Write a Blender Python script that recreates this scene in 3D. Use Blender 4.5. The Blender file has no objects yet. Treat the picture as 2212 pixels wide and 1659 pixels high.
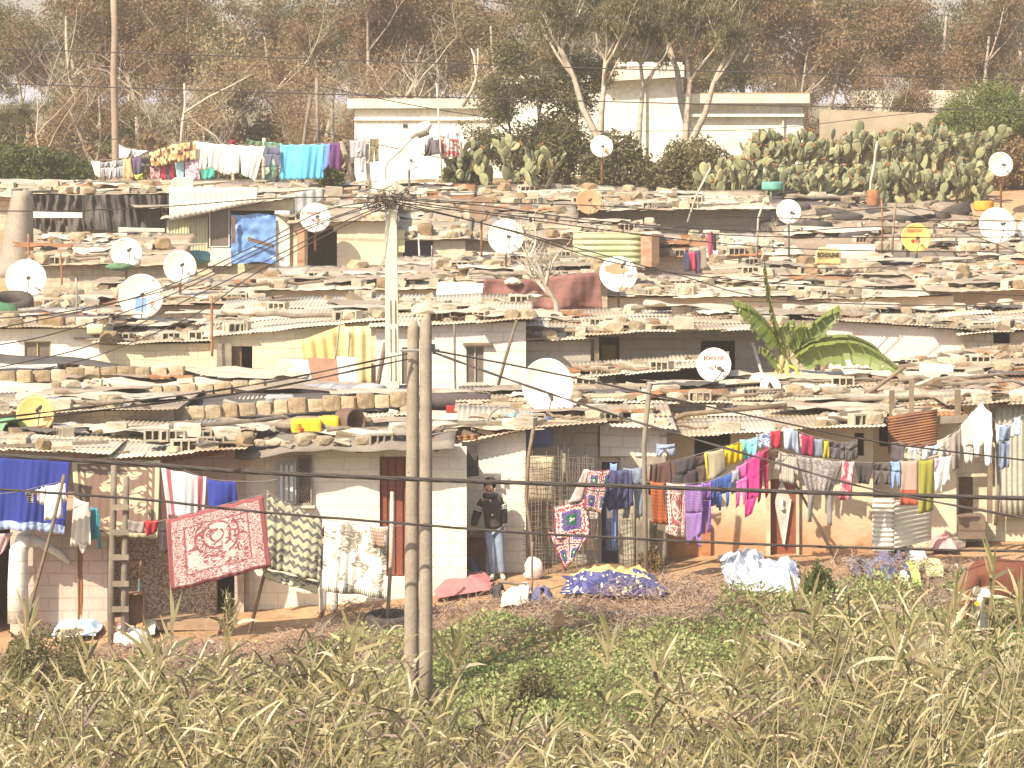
import bpy, bmesh, math, random
from mathutils import Vector, Matrix, noise
R = random.Random(11)
S = bpy.context.scene
COL = S.collection
# picture units: a point seen at (x, y) of a 2212x1659 survey grid and standing Y metres away
FO, CX, HY, CZ = 7539., 1106., 250.6, 8.
def at(x, y, Y): return Vector(((x-CX)*Y/FO, Y, CZ-(y-HY)*Y/FO))
def dm(d, Y): return d*Y/FO
def lerp(a, b, t): return a+(b-a)*t
def interp(tab, x):
    if x <= tab[0][0]: return tab[0][1]
    for (a, b), (c, d) in zip(tab, tab[1:]):
        if x <= c: return b+(d-b)*(x-a)/(c-a)
    return tab[-1][1]
ZF = [(-12, -.8), (-8.5, -.72), (-4, -.45), (0, .03), (3, .1), (9, .2), (14, .3)]
YF = [(-12, 58.3), (-4, 58.8), (0, 60), (3, 61), (6, 62.3), (14, 64)]
PR = [(-70, -9), (-25, -4.2), (-14, -2.5), (-8, -1.3), (-4, -.5), (-2, -.15), (0, 0), (4, .15), (40, 3.4), (44, 5.1), (48, 5.5), (52, 5.8), (60, 5.9), (120, 6.4), (500, 9.5), (1500, 14)]
def fold(X, Y): return Y-interp(YF, X)
def ground(X, Y):
    t = fold(X, Y)
    n = noise.noise(Vector((X*.35, Y*.35, 0)))*.08 + noise.noise(Vector((X*1.3, Y*1.3, 3)))*.03
    return interp(ZF, X)*max(0, min(1, 1-(t-10)/90)) + interp(PR, t) + n*(1 if t < 60 else 2)
def gy(x, y):
    """the point of the ground seen at survey position (x, y)"""
    lo, hi = 34., 75.
    for _ in range(40):
        m = (lo+hi)/2; p = at(x, y, m)
        if p.z > ground(p.x, p.y): lo = m
        else: hi = m
    return at(x, y, lo)

class MB:
    def __init__(s): s.v = []; s.f = []; s.uv = []; s.mi = []; s.cl = []
    def face(s, idx, uv=None, mi=0, c=.5): s.f.append(tuple(idx)); s.uv.append(uv); s.mi.append(mi); s.cl.append(c)
    def poly(s, pts, mi=0, uv=None, c=.5):
        b = len(s.v); s.v += [Vector(p) for p in pts]; s.face(range(b, b+len(pts)), uv, mi, c)
    def hexa(s, p, mi=0):   # p: 4 bottom (ccw), 4 top
        b = len(s.v); s.v += [Vector(q) for q in p]
        for f in ((3, 2, 1, 0), (4, 5, 6, 7), (0, 1, 5, 4), (1, 2, 6, 5), (2, 3, 7, 6), (3, 0, 4, 7)): s.face([b+i for i in f], None, mi)
    def box(s, c, d, m=None, mi=0):
        m = m or Matrix.Identity(3); c = Vector(c); x, y, z = d[0]/2, d[1]/2, d[2]/2
        s.hexa([c+m@Vector(q) for q in ((-x, -y, -z), (x, -y, -z), (x, y, -z), (-x, y, -z), (-x, -y, z), (x, -y, z), (x, y, z), (-x, y, z))], mi)
    def tube(s, pts, rad, n=6, mi=0, cap=True, c=.5):
        pts = [Vector(p) for p in pts]
        if not hasattr(rad, '__len__'): rad = [rad]*len(pts)
        b = len(s.v); up = None
        for i, p in enumerate(pts):
            d = (pts[min(i+1, len(pts)-1)]-pts[max(i-1, 0)]).normalized()
            if up is None: up = d.orthogonal().normalized()
            up = (up-d*up.dot(d)); up = up.normalized() if up.length > 1e-5 else d.orthogonal().normalized()
            w = d.cross(up)
            for k in range(n):
                a = 2*math.pi*k/n; s.v.append(p+(up*math.cos(a)+w*math.sin(a))*rad[i])
        for i in range(len(pts)-1):
            for k in range(n):
                k2 = (k+1) % n
                s.face((b+i*n+k, b+i*n+k2, b+(i+1)*n+k2, b+(i+1)*n+k), None, mi, c)
        if cap:
            s.face([b+k for k in range(n)][::-1], None, mi, c); s.face([b+(len(pts)-1)*n+k for k in range(n)], None, mi, c)
    def grid(s, fn, nu, nv, mi=0, u1=1., c=.5):
        b = len(s.v)
        for j in range(nv+1):
            for i in range(nu+1): s.v.append(Vector(fn(i/nu, j/nv)))
        for j in range(nv):
            for i in range(nu):
                a = b+j*(nu+1)+i
                s.face((a, a+nu+1, a+nu+2, a+1), [(i/nu, 1-j/nv), (i/nu, 1-(j+1)/nv), ((i+1)/nu, 1-(j+1)/nv), ((i+1)/nu, 1-j/nv)], mi, c)
    def lathe(s, prof, n=20, m=None, o=(0, 0, 0), mi=0):
        m = m or Matrix.Identity(3); o = Vector(o); b = len(s.v)
        for r, z in prof:
            for k in range(n):
                a = 2*math.pi*k/n; s.v.append(o+m@Vector((r*math.cos(a), r*math.sin(a), z)))
        for i in range(len(prof)-1):
            for k in range(n):
                k2 = (k+1) % n; s.face((b+i*n+k, b+i*n+k2, b+(i+1)*n+k2, b+(i+1)*n+k), None, mi)
    def mesh(s, name, mats, smooth=False):
        me = bpy.data.meshes.new(name)
        me.from_pydata([tuple(p) for p in s.v], [], s.f)
        if any(u for u in s.uv):
            l = me.uv_layers.new(name='UVMap'); k = 0
            for f, u in zip(s.f, s.uv):
                for j in range(len(f)):
                    if u: l.data[k].uv = u[j]
                    k += 1
        if any(c != .5 for c in s.cl):
            a = me.attributes.new('tone', 'FLOAT', 'FACE'); a.data.foreach_set('value', s.cl)
        for m in (mats if isinstance(mats, (list, tuple)) else [mats]): me.materials.append(m)
        if any(s.mi): me.polygons.foreach_set('material_index', s.mi)
        if smooth: me.polygons.foreach_set('use_smooth', [True]*len(s.f))
        me.validate(); me.update()
        return me
    def build(s, name, mats, parent=None, smooth=False, origin=None):
        if origin is not None: s.v = [p-Vector(origin) for p in s.v]
        o = link(name, s.mesh(name, mats, smooth), parent)
        if origin is not None: o.location = origin
        return o
def link(name, me, parent=None, loc=None):
    o = bpy.data.objects.new(name, me); COL.objects.link(o)
    if parent: o.parent = parent
    if loc is not None: o.location = loc
    return o
LABELS = {}
def tag(o, label, cat, group=None, kind=None):
    if label: o['label'] = label
    if cat: o['category'] = cat
    if group: o['group'] = group
    if kind: o['kind'] = kind
    return o
def thing(name, label, cat, loc=(0, 0, 0), group=None):
    o = bpy.data.objects.new(name, None); COL.objects.link(o); o.location = loc
    o.empty_display_size = .1
    return tag(o, label, cat, group)
def local(parent, mb):
    """bring a mesh builder's world points into the frame of a thing standing unrotated at parent.location"""
    mb.v = [p-parent.location for p in mb.v]; return mb
def solid(o, t, off=0):
    m = o.modifiers.new('thick', 'SOLIDIFY'); m.thickness = t; m.offset = off; return o

# ---------------------------------------------------------------- materials
class NT:
    def __init__(s, name):
        s.m = bpy.data.materials.new(name); s.m.use_nodes = True; s.t = s.m.node_tree
        s.b = s.t.nodes['Principled BSDF']; s._tc = None
    def n(s, typ, props=None, **inp):
        o = s.t.nodes.new(typ)
        for k, v in (props or {}).items(): setattr(o, k, v)
        for k, v in inp.items(): s.put(o.inputs[k.replace('_', ' ')], v)
        return o
    def put(s, sock, v):
        if isinstance(v, bpy.types.NodeSocket): s.t.links.new(v, sock)
        elif isinstance(v, (tuple, list)) and len(v) == 3 and sock.type == 'RGBA': sock.default_value = (*v, 1)
        else: sock.default_value = v
    def tc(s, w='Object'):
        s._tc = s._tc or s.t.nodes.new('ShaderNodeTexCoord'); return s._tc.outputs[w]
    def math(s, op, a, b=0., c=0.):
        o = s.t.nodes.new('ShaderNodeMath'); o.operation = op
        s.put(o.inputs[0], a); s.put(o.inputs[1], b); s.put(o.inputs[2], c); return o.outputs[0]
    def mix(s, f, a, b, bt='MIX'):
        o = s.t.nodes.new('ShaderNodeMix'); o.data_type = 'RGBA'; o.blend_type = bt
        s.put(o.inputs[0], f); s.put(o.inputs[6], a); s.put(o.inputs[7], b); return o.outputs[2]
    def noise(s, scale, vec=None, detail=4, rough=.55, dist=0.):
        o = s.n('ShaderNodeTexNoise', Scale=scale, Detail=detail, Roughness=rough, Distortion=dist)
        s.put(o.inputs['Vector'], vec if vec is not None else s.tc()); return o.outputs['Fac']
    def step(s, x, a, b):
        o = s.t.nodes.new('ShaderNodeMapRange'); s.put(o.inputs[0], x); o.inputs[1].default_value = a; o.inputs[2].default_value = b; return o.outputs[0]
    def xyz(s, vec):
        o = s.t.nodes.new('ShaderNodeSeparateXYZ'); s.put(o.inputs[0], vec); return o.outputs
    def vec(s, x, y, z=0.):
        o = s.t.nodes.new('ShaderNodeCombineXYZ')
        for i, v in enumerate((x, y, z)): s.put(o.inputs[i], v)
        return o.outputs[0]
    def attr(s, name):
        o = s.t.nodes.new('ShaderNodeAttribute'); o.attribute_name = name; return o.outputs['Fac']
    def rnd(s): return s.n('ShaderNodeObjectInfo').outputs['Random']
    def bump(s, h, st=.3, d=.02):
        o = s.n('ShaderNodeBump', Strength=st, Distance=d, Height=h); s.t.links.new(o.outputs[0], s.b.inputs['Normal'])
    def done(s, col, rough=.85, metal=0., spec=.25):
        s.put(s.b.inputs['Base Color'], col); s.put(s.b.inputs['Roughness'], rough); s.b.inputs['Metallic'].default_value = metal
        s.b.inputs['Specular IOR Level'].default_value = spec; return s.m
MC = {}
def plain(c, c2=None, scale=4., rough=.85, bump=.25, spec=.2, metal=0., rnd=0., lo=.35, hi=.65):
    """a mottled surface of one substance"""
    key = ('p', c, c2, scale, rough, bump, spec, metal, rnd, lo)
    if key in MC: return MC[key]
    t = NT('mottled'); c2 = c2 or tuple(x*.72 for x in c)
    f = t.step(t.noise(scale), lo, hi)
    col = t.mix(f, c, c2); g = t.noise(scale*9, detail=3)
    col = t.mix(t.step(g, .3, .75), col, t.mix(.5, col, tuple(x*.55 for x in c2)))
    if rnd:
        col = t.mix(1., col, t.vec(*[t.math('ADD', 1-rnd, t.math('MULTIPLY', t.rnd(), 2*rnd))]*3), 'MULTIPLY')
    if bump: t.bump(t.math('ADD', t.noise(scale*2.2), t.math('MULTIPLY', g, .4)), bump, .03)
    MC[key] = t.done(col, rough, metal, spec); return MC[key]
def blockwall(c, c2, joint, bw=.45, bh=.21, paint=.5, stain=(.35, .25, .17), amount=.25, mort=.014, jm=.5):
    key = ('b', c, c2, joint, bw, bh, amount, jm)
    if key in MC: return MC[key]
    t = NT('blockwork'); p = t.xyz(t.tc())
    v = t.vec(t.math('ADD', p[0], p[1]), p[2]); w = t.n('ShaderNodeTexNoise', Scale=2.5); t.put(w.inputs['Vector'], t.tc())
    v2 = t.n('ShaderNodeVectorMath', {'operation': 'MULTIPLY_ADD'}); t.put(v2.inputs[0], w.outputs['Color']); v2.inputs[1].default_value = (.07, .05, 0); t.put(v2.inputs[2], v)
    b = t.n('ShaderNodeTexBrick', Scale=1., Mortar_Size=mort, Mortar_Smooth=.25, Brick_Width=bw, Row_Height=bh, Color1=(.9, .9, .9), Color2=(.6, .6, .6), Mortar=(.1, .1, .1))
    t.put(b.inputs['Vector'], v2.outputs[0])
    f = t.step(t.noise(1.6), .35, .65)
    base = t.mix(f, c, c2); base = t.mix(.12, base, t.mix(1., base, b.outputs['Color'], 'MULTIPLY'))
    m = t.math('MULTIPLY', t.math('MULTIPLY', b.outputs['Fac'], t.step(t.noise(2.2, detail=6), .38, .62)), jm)
    col = t.mix(m, base, joint)
    s = t.math('MULTIPLY', t.step(t.noise(1.1, detail=8, rough=.7), .52, .72), amount)
    col = t.mix(s, col, stain)
    col = t.mix(t.math('MULTIPLY', t.step(t.noise(26.), .5, .8), .35), col, joint)
    t.bump(t.math('SUBTRACT', t.math('ADD', t.math('MULTIPLY', t.noise(30.), .5), t.noise(3.)), t.math('MULTIPLY', b.outputs['Fac'], jm)), .5, .025)
    MC[key] = t.done(col, .9, 0, .1); return MC[key]
def plaster(c, c2, dirt, dz=1.2, bump=.4):
    """old plaster, raw earth showing through low down and in patches"""
    key = ('pl', c, c2, dirt)
    if key in MC: return MC[key]
    t = NT('old_plaster'); p = t.xyz(t.tc())
    f = t.step(t.noise(1.3, detail=6), .35, .65); col = t.mix(f, c, c2)
    low = t.step(t.math('ADD', p[2], t.math('MULTIPLY', t.noise(1.2, detail=6), 1.4)), dz+.45, dz-.25)
    pat = t.step(t.noise(.9, detail=8, rough=.7), .6, .68)
    col = t.mix(t.math('MAXIMUM', t.math('MULTIPLY', low, .85), t.math('MULTIPLY', pat, .6)), col, dirt)
    g = t.noise(22., detail=5, rough=.7)
    col = t.mix(t.math('MULTIPLY', t.step(g, .5, .75), .4), col, tuple(x*.45 for x in c2))
    t.bump(t.math('ADD', g, t.math('MULTIPLY', t.noise(4.), 2.)), bump, .03)
    MC[key] = t.done(col, .92, 0, .1); return MC[key]
def sheetmetal(c, c2, rust=.3, metal=.35, rough=.5):
    key = ('sm', c, c2, rust)
    if key in MC: return MC[key]
    t = NT('roof_sheet'); f = t.step(t.noise(1.1, detail=7), .35, .65); col = t.mix(f, c, c2)
    r = t.step(t.noise(2.3, detail=9, rough=.72), .72-rust*.5, .78-rust*.35)
    col = t.mix(t.math('MULTIPLY', r, .85), col, t.mix(t.noise(14.), (.2, .08, .03), (.36, .18, .08)))
    t.bump(t.noise(30.), .15, .01)
    MC[key] = t.done(col, t.math('ADD', rough, t.math('MULTIPLY', r, .35)), 0 if rust > .8 else metal*.5, .3); return MC[key]
def cloth(c, pat=None, c2=None, nu=4., nv=4., c3=None, rough=.9, w=.5):
    key = ('c', c, pat, c2, nu, nv, c3, w)
    if key in MC: return MC[key]
    t = NT('cloth'); uv = t.tc('UV'); q = t.xyz(uv); u, v = q[0], q[1]; c2 = c2 or tuple(x*.6 for x in c); c3 = c3 or c2
    sc = t.vec(t.math('MULTIPLY', u, nu), t.math('MULTIPLY', v, nv)); fr = lambda x: t.math('FRACT', x)
    lt = lambda a, b: t.math('LESS_THAN', a, b); gt = lambda a, b: t.math('GREATER_THAN', a, b)
    edge = t.math('MINIMUM', t.math('MINIMUM', u, t.math('SUBTRACT', 1., u)), t.math('MINIMUM', v, t.math('SUBTRACT', 1., v)))
    col = t.mix(0., c, c)
    if pat == 'stripe': col = t.mix(lt(fr(t.math('MULTIPLY', u, nu)), w), c, c2)
    elif pat == 'hoop': col = t.mix(lt(fr(t.math('MULTIPLY', v, nv)), w), c, c2)
    elif pat == 'check':
        col = t.mix(t.math('MULTIPLY', lt(fr(t.math('MULTIPLY', u, nu)), w), .7), c, c2); col = t.mix(t.math('MULTIPLY', lt(fr(t.math('MULTIPLY', v, nv)), w), .7), col, c3)
    elif pat == 'checker':
        k = t.n('ShaderNodeTexVoronoi', Scale=1.); t.put(k.inputs['Vector'], sc)
        fl = t.vec(t.math('FLOOR', t.math('MULTIPLY', u, nu)), t.math('FLOOR', t.math('MULTIPLY', v, nv)))
        h = t.n('ShaderNodeTexWhiteNoise', {'noise_dimensions': '2D'}); t.put(h.inputs['Vector'], fl)
        col = t.mix(gt(h.outputs['Value'], .45), c, c2); col = t.mix(gt(h.outputs['Value'], .78), col, c3)
    elif pat == 'zigzag':
        z = t.math('ABSOLUTE', t.math('SUBTRACT', fr(t.math('MULTIPLY', u, nu)), .5))
        band = fr(t.math('ADD', t.math('MULTIPLY', v, nv), t.math('MULTIPLY', z, .9)))
        col = t.mix(lt(band, w), c, c2)
        vo = t.n('ShaderNodeTexVoronoi', Scale=1.); t.put(vo.inputs['Vector'], t.vec(t.math('MULTIPLY', u, nu*1.6), t.math('MULTIPLY', v, nv*1.6)))
        fl = t.math('MULTIPLY', lt(vo.outputs['Distance'], .4), gt(fr(t.math('MULTIPLY', t.math('ADD', v, .1), 1.9)), .45)); col = t.mix(fl, col, c3)
    elif pat in ('ornate', 'rug', 'beasts'):
        n1 = t.noise(1., sc, 2, .4, 1.6)
        ring = gt(fr(t.math('MULTIPLY', n1, 7.)), .5)
        if pat == 'ornate':
            du = t.math('SUBTRACT', u, .5); dv = t.math('SUBTRACT', v, .62)
            rad = t.math('SQRT', t.math('ADD', t.math('POWER', du, 2.), t.math('MULTIPLY', t.math('POWER', dv, 2.), .6)))
            med = t.math('MULTIPLY', gt(fr(t.math('MULTIPLY', rad, 13.)), .72), gt(t.noise(2., sc), .45))
            scroll = t.math('MAXIMUM', t.math('MULTIPLY', ring, gt(t.noise(.7, sc), .47)), t.math('MULTIPLY', med, lt(rad, .26)))
            col = t.mix(scroll, c, c2)
            ba = t.math('MULTIPLY', lt(edge, .2), gt(edge, .055)); fine = gt(fr(t.math('MULTIPLY', t.noise(2.2, sc, 2, .4, 1.5), 6.)), .5)
            col = t.mix(ba, col, t.mix(fine, c2, c)); col = t.mix(lt(edge, .05), col, c2)
            col = t.mix(t.math('MULTIPLY', lt(edge, .185), gt(edge, .17)), col, c2)
        elif pat == 'rug':
            vo = t.n('ShaderNodeTexVoronoi', Scale=1.); t.put(vo.inputs['Vector'], sc)
            ro = t.math('MULTIPLY', gt(t.noise(.8, sc, 2, .4, .5), .5), gt(fr(t.math('MULTIPLY', n1, 6.)), .36))
            ro = t.math('MULTIPLY', ro, gt(edge, .15)); col = t.mix(ro, c, c2)
            col = t.mix(lt(edge, .055), col, c2)
            da = t.math('MULTIPLY', t.math('MULTIPLY', gt(edge, .09), lt(edge, .125)), lt(fr(t.math('MULTIPLY', t.math('ADD', u, v), 9.)), .55)); col = t.mix(da, col, c2)
        else:
            blob = gt(t.noise(.9, sc, 2, .5, .6), .55); st = gt(fr(t.math('ADD', t.math('MULTIPLY', v, nv*6), t.math('MULTIPLY', n1, 5.))), .5)
            leaf = t.math('MULTIPLY', ring, gt(t.noise(1.6, sc), .56))
            col = t.mix(t.math('MULTIPLY', blob, t.math('ADD', .45, t.math('MULTIPLY', st, .55))), c, c2); col = t.mix(t.math('MULTIPLY', leaf, .8), col, c3)
            col = t.mix(t.math('MULTIPLY', lt(v, .08), lt(fr(t.math('MULTIPLY', u, 30.)), .5)), col, c2)
    elif pat == 'crochet':
        du = t.math('ABSOLUTE', t.math('SUBTRACT', fr(t.math('MULTIPLY', u, nu)), .5)); dv = t.math('ABSOLUTE', t.math('SUBTRACT', fr(t.math('MULTIPLY', v, nv)), .5))
        r = t.math('MAXIMUM', du, dv); wn = t.n('ShaderNodeTexVoronoi', Scale=26.); t.put(wn.inputs['Vector'], uv); hue = wn.outputs['Color']
        r = t.math('ADD', r, t.math('MULTIPLY', t.math('SUBTRACT', t.xyz(hue)[0], .5), .07))
        rp = t.n('ShaderNodeValToRGB'); rp.color_ramp.interpolation = 'CONSTANT'; t.put(rp.inputs[0], t.math('MULTIPLY', r, 2.))
        cs = [(0, (.75, .7, .55)), (.1, (.02, .16, .08)), (.3, (.16, .1, .3)), (.56, (.75, .68, .55)), (.68, (.45, .03, .06)), (.8, (.72, .66, .55)), (.9, (.06, .05, .12)), (.96, (.4, .04, .06))]
        e = rp.color_ramp.elements; e[0].position = 0; e[0].color = (*cs[0][1], 1); e[1].position = cs[-1][0]; e[1].color = (*cs[-1][1], 1)
        for pp, cc in cs[1:-1]: x = e.new(pp); x.color = (*cc, 1)
        col = rp.outputs[0]; t.bump(wn.outputs['Distance'], .8, .02)
    elif pat in ('floral', 'dots'):
        vo = t.n('ShaderNodeTexVoronoi', Scale=1., Randomness=1. if pat == 'floral' else .15); t.put(vo.inputs['Vector'], sc)
        col = t.mix(lt(vo.outputs['Distance'], w*.75), c, c2)
        if pat == 'floral': col = t.mix(gt(t.xyz(vo.outputs['Color'])[0], .72), col, c3)
    elif pat == 'hem': col = t.mix(lt(v, w), c, c2)
    elif pat == 'band': col = t.mix(t.math('MULTIPLY', lt(fr(t.math('MULTIPLY', u, 1.)), .93), gt(u, .8)), t.mix(lt(t.math('ABSOLUTE', t.math('SUBTRACT', u, .16)), .05), c, c2), c2)
    elif pat == 'blotch': col = t.mix(t.step(t.noise(1., sc, 5, .6), .47, .54), c, c2)
    fz = t.noise(60., uv, 2); col = t.mix(t.math('MULTIPLY', t.step(fz, .4, .7), .22), col, t.mix(1., col, (.5, .5, .5), 'MULTIPLY'))
    if pat != 'crochet': t.bump(t.noise(9., uv, 4), .15, .02)
    MC[key] = t.done(col, rough, 0, .1); t.b.inputs['Sheen Weight'].default_value = .05; return MC[key]
def leafmat(cols, rough=.6, trans=.35, rnd=.25, spec=.2):
    """leaves: each leaf its own tint"""
    t = NT('leaf'); rp = t.n('ShaderNodeValToRGB'); e = rp.color_ramp.elements
    fac = t.attr('tone')
    if rnd: fac = t.math('ADD', t.math('MULTIPLY', fac, 1-rnd), t.math('MULTIPLY', t.rnd(), rnd))
    t.put(rp.inputs[0], fac)
    e[0].position = 0; e[0].color = (*cols[0], 1); e[1].position = 1; e[1].color = (*cols[-1], 1)
    for i, c in enumerate(cols[1:-1], 1): x = e.new(i/(len(cols)-1)); x.color = (*c, 1)
    t.done(rp.outputs[0], rough, 0, spec)
    tr = t.n('ShaderNodeBsdfTranslucent'); t.put(tr.inputs['Color'], rp.outputs[0])
    mx = t.n('ShaderNodeMixShader'); mx.inputs[0].default_value = trans
    t.t.links.new(t.b.outputs[0], mx.inputs[1]); t.t.links.new(tr.outputs[0], mx.inputs[2])
    t.t.links.new(mx.outputs[0], t.t.nodes['Material Output'].inputs['Surface']); return t.m
WOOD = plain((.27, .2, .135), (.18, .13, .09), 6, .9, .3, rnd=.2)
GREYWOOD = plain((.28, .23, .175), (.19, .155, .12), 5, .9, .3, rnd=.15)
STONE = plain((.45, .365, .255), (.28, .21, .13), 3, .95, .6, rnd=.28)
CONC = plain((.5, .445, .35), (.36, .31, .235), 5, .95, .35, rnd=.22)
RUBBER = plain((.045, .04, .038), (.09, .075, .065), 5, .85, .3)
METAL = plain((.42, .42, .42), (.3, .29, .28), 6, .45, .1, .4, .4)
RUST = plain((.27, .1, .045), (.36, .19, .09), 7, .9, .3)
DARK = plain((.05, .042, .04), (.08, .065, .06), 5, .6, .2)
CABLE = plain((.05, .042, .04), (.075, .06, .055), 9, .6, .1)
SKIN = plain((.5, .3, .2), (.44, .255, .165), 8, .6, .05)
# ---------------------------------------------------------------- camera, sun, sky
cam = bpy.data.objects.new('camera', bpy.data.cameras.new('camera')); COL.objects.link(cam)
cam.location = (0, 0, CZ); cam.rotation_euler = (math.pi/2, 0, 0)
cam.data.sensor_width = 36; cam.data.lens = FO/2212*36; cam.data.shift_y = -(829.5-HY)/2212; cam.data.clip_end = 4000; cam.data.clip_start = 1
S.camera = cam
SUN = Vector((.80, 1., -1.22)).normalized()
el = math.asin(-SUN.z); az = math.atan2(-SUN.x, -SUN.y)
sl = bpy.data.lights.new('sun', 'SUN'); sl.energy = 4.6; sl.angle = math.radians(.5); sl.color = (1, .89, .71)
so = bpy.data.objects.new('sun', sl); COL.objects.link(so); so.rotation_euler = SUN.to_track_quat('-Z', 'Y').to_euler(); so.location = (-30, 20, 60)
W = bpy.data.worlds.new('World'); S.world = W; W.use_nodes = True
sk = W.node_tree.nodes.new('ShaderNodeTexSky'); sk.sky_type = 'NISHITA'; sk.sun_disc = False; sk.sun_elevation = el; sk.sun_rotation = az
sk.dust_density = 3; sk.air_density = 1.2
bg = W.node_tree.nodes['Background']; W.node_tree.links.new(sk.outputs[0], bg.inputs['Color']); bg.inputs['Strength'].default_value = .105
S.view_settings.view_transform = 'Standard'; S.view_settings.look = 'None'; S.view_settings.exposure = .98; S.view_settings.gamma = 1
S.cycles.max_bounces = 6; S.cycles.transparent_max_bounces = 8; S.cycles.use_denoising = True

# ---------------------------------------------------------------- ground
xs = sorted(set([-900, -500, -250, -120, -70, -45, -32] + [-26+.5*i for i in range(105)] + [32, 45, 70, 120, 250, 500, 900]))
ys = sorted(set([-40, -15, 5, 15, 22, 28] + [32+.5*i for i in range(80)] + [72+2*i for i in range(36)] + [150, 170, 200, 260, 350, 500, 800, 1400]))
g = MB(); nx = len(xs)
for y in ys:
    for x in xs: g.v.append(Vector((x, y, ground(x, y))))
for j in range(len(ys)-1):
    for i in range(nx-1): g.face((j*nx+i, j*nx+i+1, (j+1)*nx+i+1, (j+1)*nx+i))
t = NT('earth'); p = t.tc(); col = t.mix(t.step(t.noise(.5, p, 8, .65), .35, .65), (.46, .3, .17), (.34, .2, .11))
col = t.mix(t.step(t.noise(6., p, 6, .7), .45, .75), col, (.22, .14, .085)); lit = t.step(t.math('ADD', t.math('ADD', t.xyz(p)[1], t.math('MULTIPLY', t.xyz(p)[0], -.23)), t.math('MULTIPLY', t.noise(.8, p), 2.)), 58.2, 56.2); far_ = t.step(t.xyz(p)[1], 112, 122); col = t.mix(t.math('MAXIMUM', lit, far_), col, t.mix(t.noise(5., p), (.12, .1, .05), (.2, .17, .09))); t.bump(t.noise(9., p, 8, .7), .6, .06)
tag(g.build('ground', t.done(col, .95, 0, .1), smooth=True), None, None, kind='structure')
h = MB()
h.grid(lambda u, v: (lerp(-700, 700, u), 1150+v*250, 8+v*(15+12*noise.noise(Vector((u*5, 0, 2)))+3*noise.noise(Vector((u*21, 1, 2))))), 90, 3)
tag(h.build('hills', plain((.34, .37, .5), (.28, .31, .43), .02, 1, 0), smooth=True), None, None, kind='structure')  # pale blue of distance haze is painted into the hill colour

# ---------------------------------------------------------------- trees
BARK = plain((.56, .49, .39), (.36, .28, .21), 3, .9, .3); DBARK = plain((.2, .14, .1), (.12, .085, .06), 4, .95, .4)
LB = leafmat([(.13, .07, .04), (.2, .115, .06), (.28, .18, .09), (.22, .17, .085), (.33, .24, .125)], trans=.3, rnd=.35)
LO = leafmat([(.06, .065, .024), (.11, .105, .042), (.18, .16, .07), (.24, .19, .09)], trans=.3, rnd=.3)
LG = leafmat([(.05, .07, .018), (.09, .115, .03), (.14, .16, .045)], trans=.3, rnd=.2)
LGB = leafmat([(.09, .12, .03), (.15, .18, .05), (.21, .23, .08)], trans=.3, rnd=.1)
LS = leafmat([(.3, .2, .11), (.42, .3, .16), (.5, .38, .2)], trans=.3, rnd=.2)
def leaf(mb, p, L, w, down, rr):
    d = Vector((rr.gauss(0, 1), rr.gauss(0, 1), rr.gauss(0, 1)-down)).normalized(); s = d.cross(Vector((rr.gauss(0, 1), rr.gauss(0, 1), rr.gauss(0, 1)))).normalized()*w*.5
    q = p+d*L
    mb.poly((p, p+d*L*.45+s, q, p+d*L*.45-s), c=max(0, min(.999, rr.gauss(.5, .26))))
def grow_tree(seed, h, spread, nleaf, L=.24, w=.07, down=.8, bare=.35, forks=3, twig=True, r0=.16, lean=0., cl=.5, low=.18):
    rr = random.Random(seed); tr = MB(); cr = MB(); tips = []
    def limb(p, d, ln, r, lv):
        pts = [p]; rad = [r]; n = 5; dd = d.copy()
        for i in range(n):
            dd = (dd+Vector((rr.gauss(0, .13), rr.gauss(0, .13), rr.gauss(.05, .08)))).normalized(); pts.append(pts[-1]+dd*ln/n); rad.append(lerp(r, r*.45, (i+1)/n))
        tr.tube(pts, rad, 6 if lv < 2 else 4 if lv < 3 else 3, cap=False)
        if lv >= 2: tips.extend(pts[2:])
        if lv >= forks: return
        for k in range(rr.randint(3, 4) if lv else rr.randint(6, 8)):
            f = rr.uniform(bare if lv == 0 else .35, 1); q = pts[min(n, int(f*n+.5))]
            a = rr.uniform(0, 6.28); out = Vector((math.cos(a), math.sin(a), 0)); up = rr.uniform(.35, 1.2) if lv < 2 else rr.uniform(-.4, .8)
            limb(q, (out*spread+Vector((0, 0, up))+d*.3).normalized(), ln*rr.uniform(.38, .58), r*rr.uniform(.35, .5)*(1.15-f*.4), lv+1)
    limb(Vector((0, 0, -.4)), Vector((lean, 0, 1)).normalized(), h*.78, r0, 0)
    if nleaf:
        tips = [q for q in tips if q.z > h*low] or tips
        for i in range(nleaf):
            q = tips[rr.randrange(len(tips))]
            leaf(cr, q+Vector((rr.gauss(0, cl*.6), rr.gauss(0, cl*.6), rr.gauss(-.1, cl*.6))), L*rr.uniform(.6, 1.3), w, down, rr)
    return tr, cr
TM = {}
def tree_kind(key, bark, lf, **k):
    t_, c_ = grow_tree(**k); TM[key] = (t_.mesh('trunk', bark, True), c_.mesh('crown', lf) if c_.f else None)
tree_kind('b0', BARK, LB, seed=1, h=11, spread=.7, nleaf=13000, bare=.25)
tree_kind('b1', BARK, LB, seed=2, h=11, spread=.9, nleaf=12000, bare=.2)
tree_kind('o0', BARK, LO, seed=3, h=11, spread=.7, nleaf=12500, bare=.22)
tree_kind('o1', BARK, LO, seed=4, h=11, spread=.95, nleaf=12000, bare=.25)
tree_kind('t0', BARK, LB, seed=5, h=8, spread=1.0, nleaf=2600, bare=.2, r0=.09, L=.2)
tree_kind('t1', BARK, LS, seed=6, h=8, spread=.9, nleaf=1900, bare=.2, r0=.09, L=.2)
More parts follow.
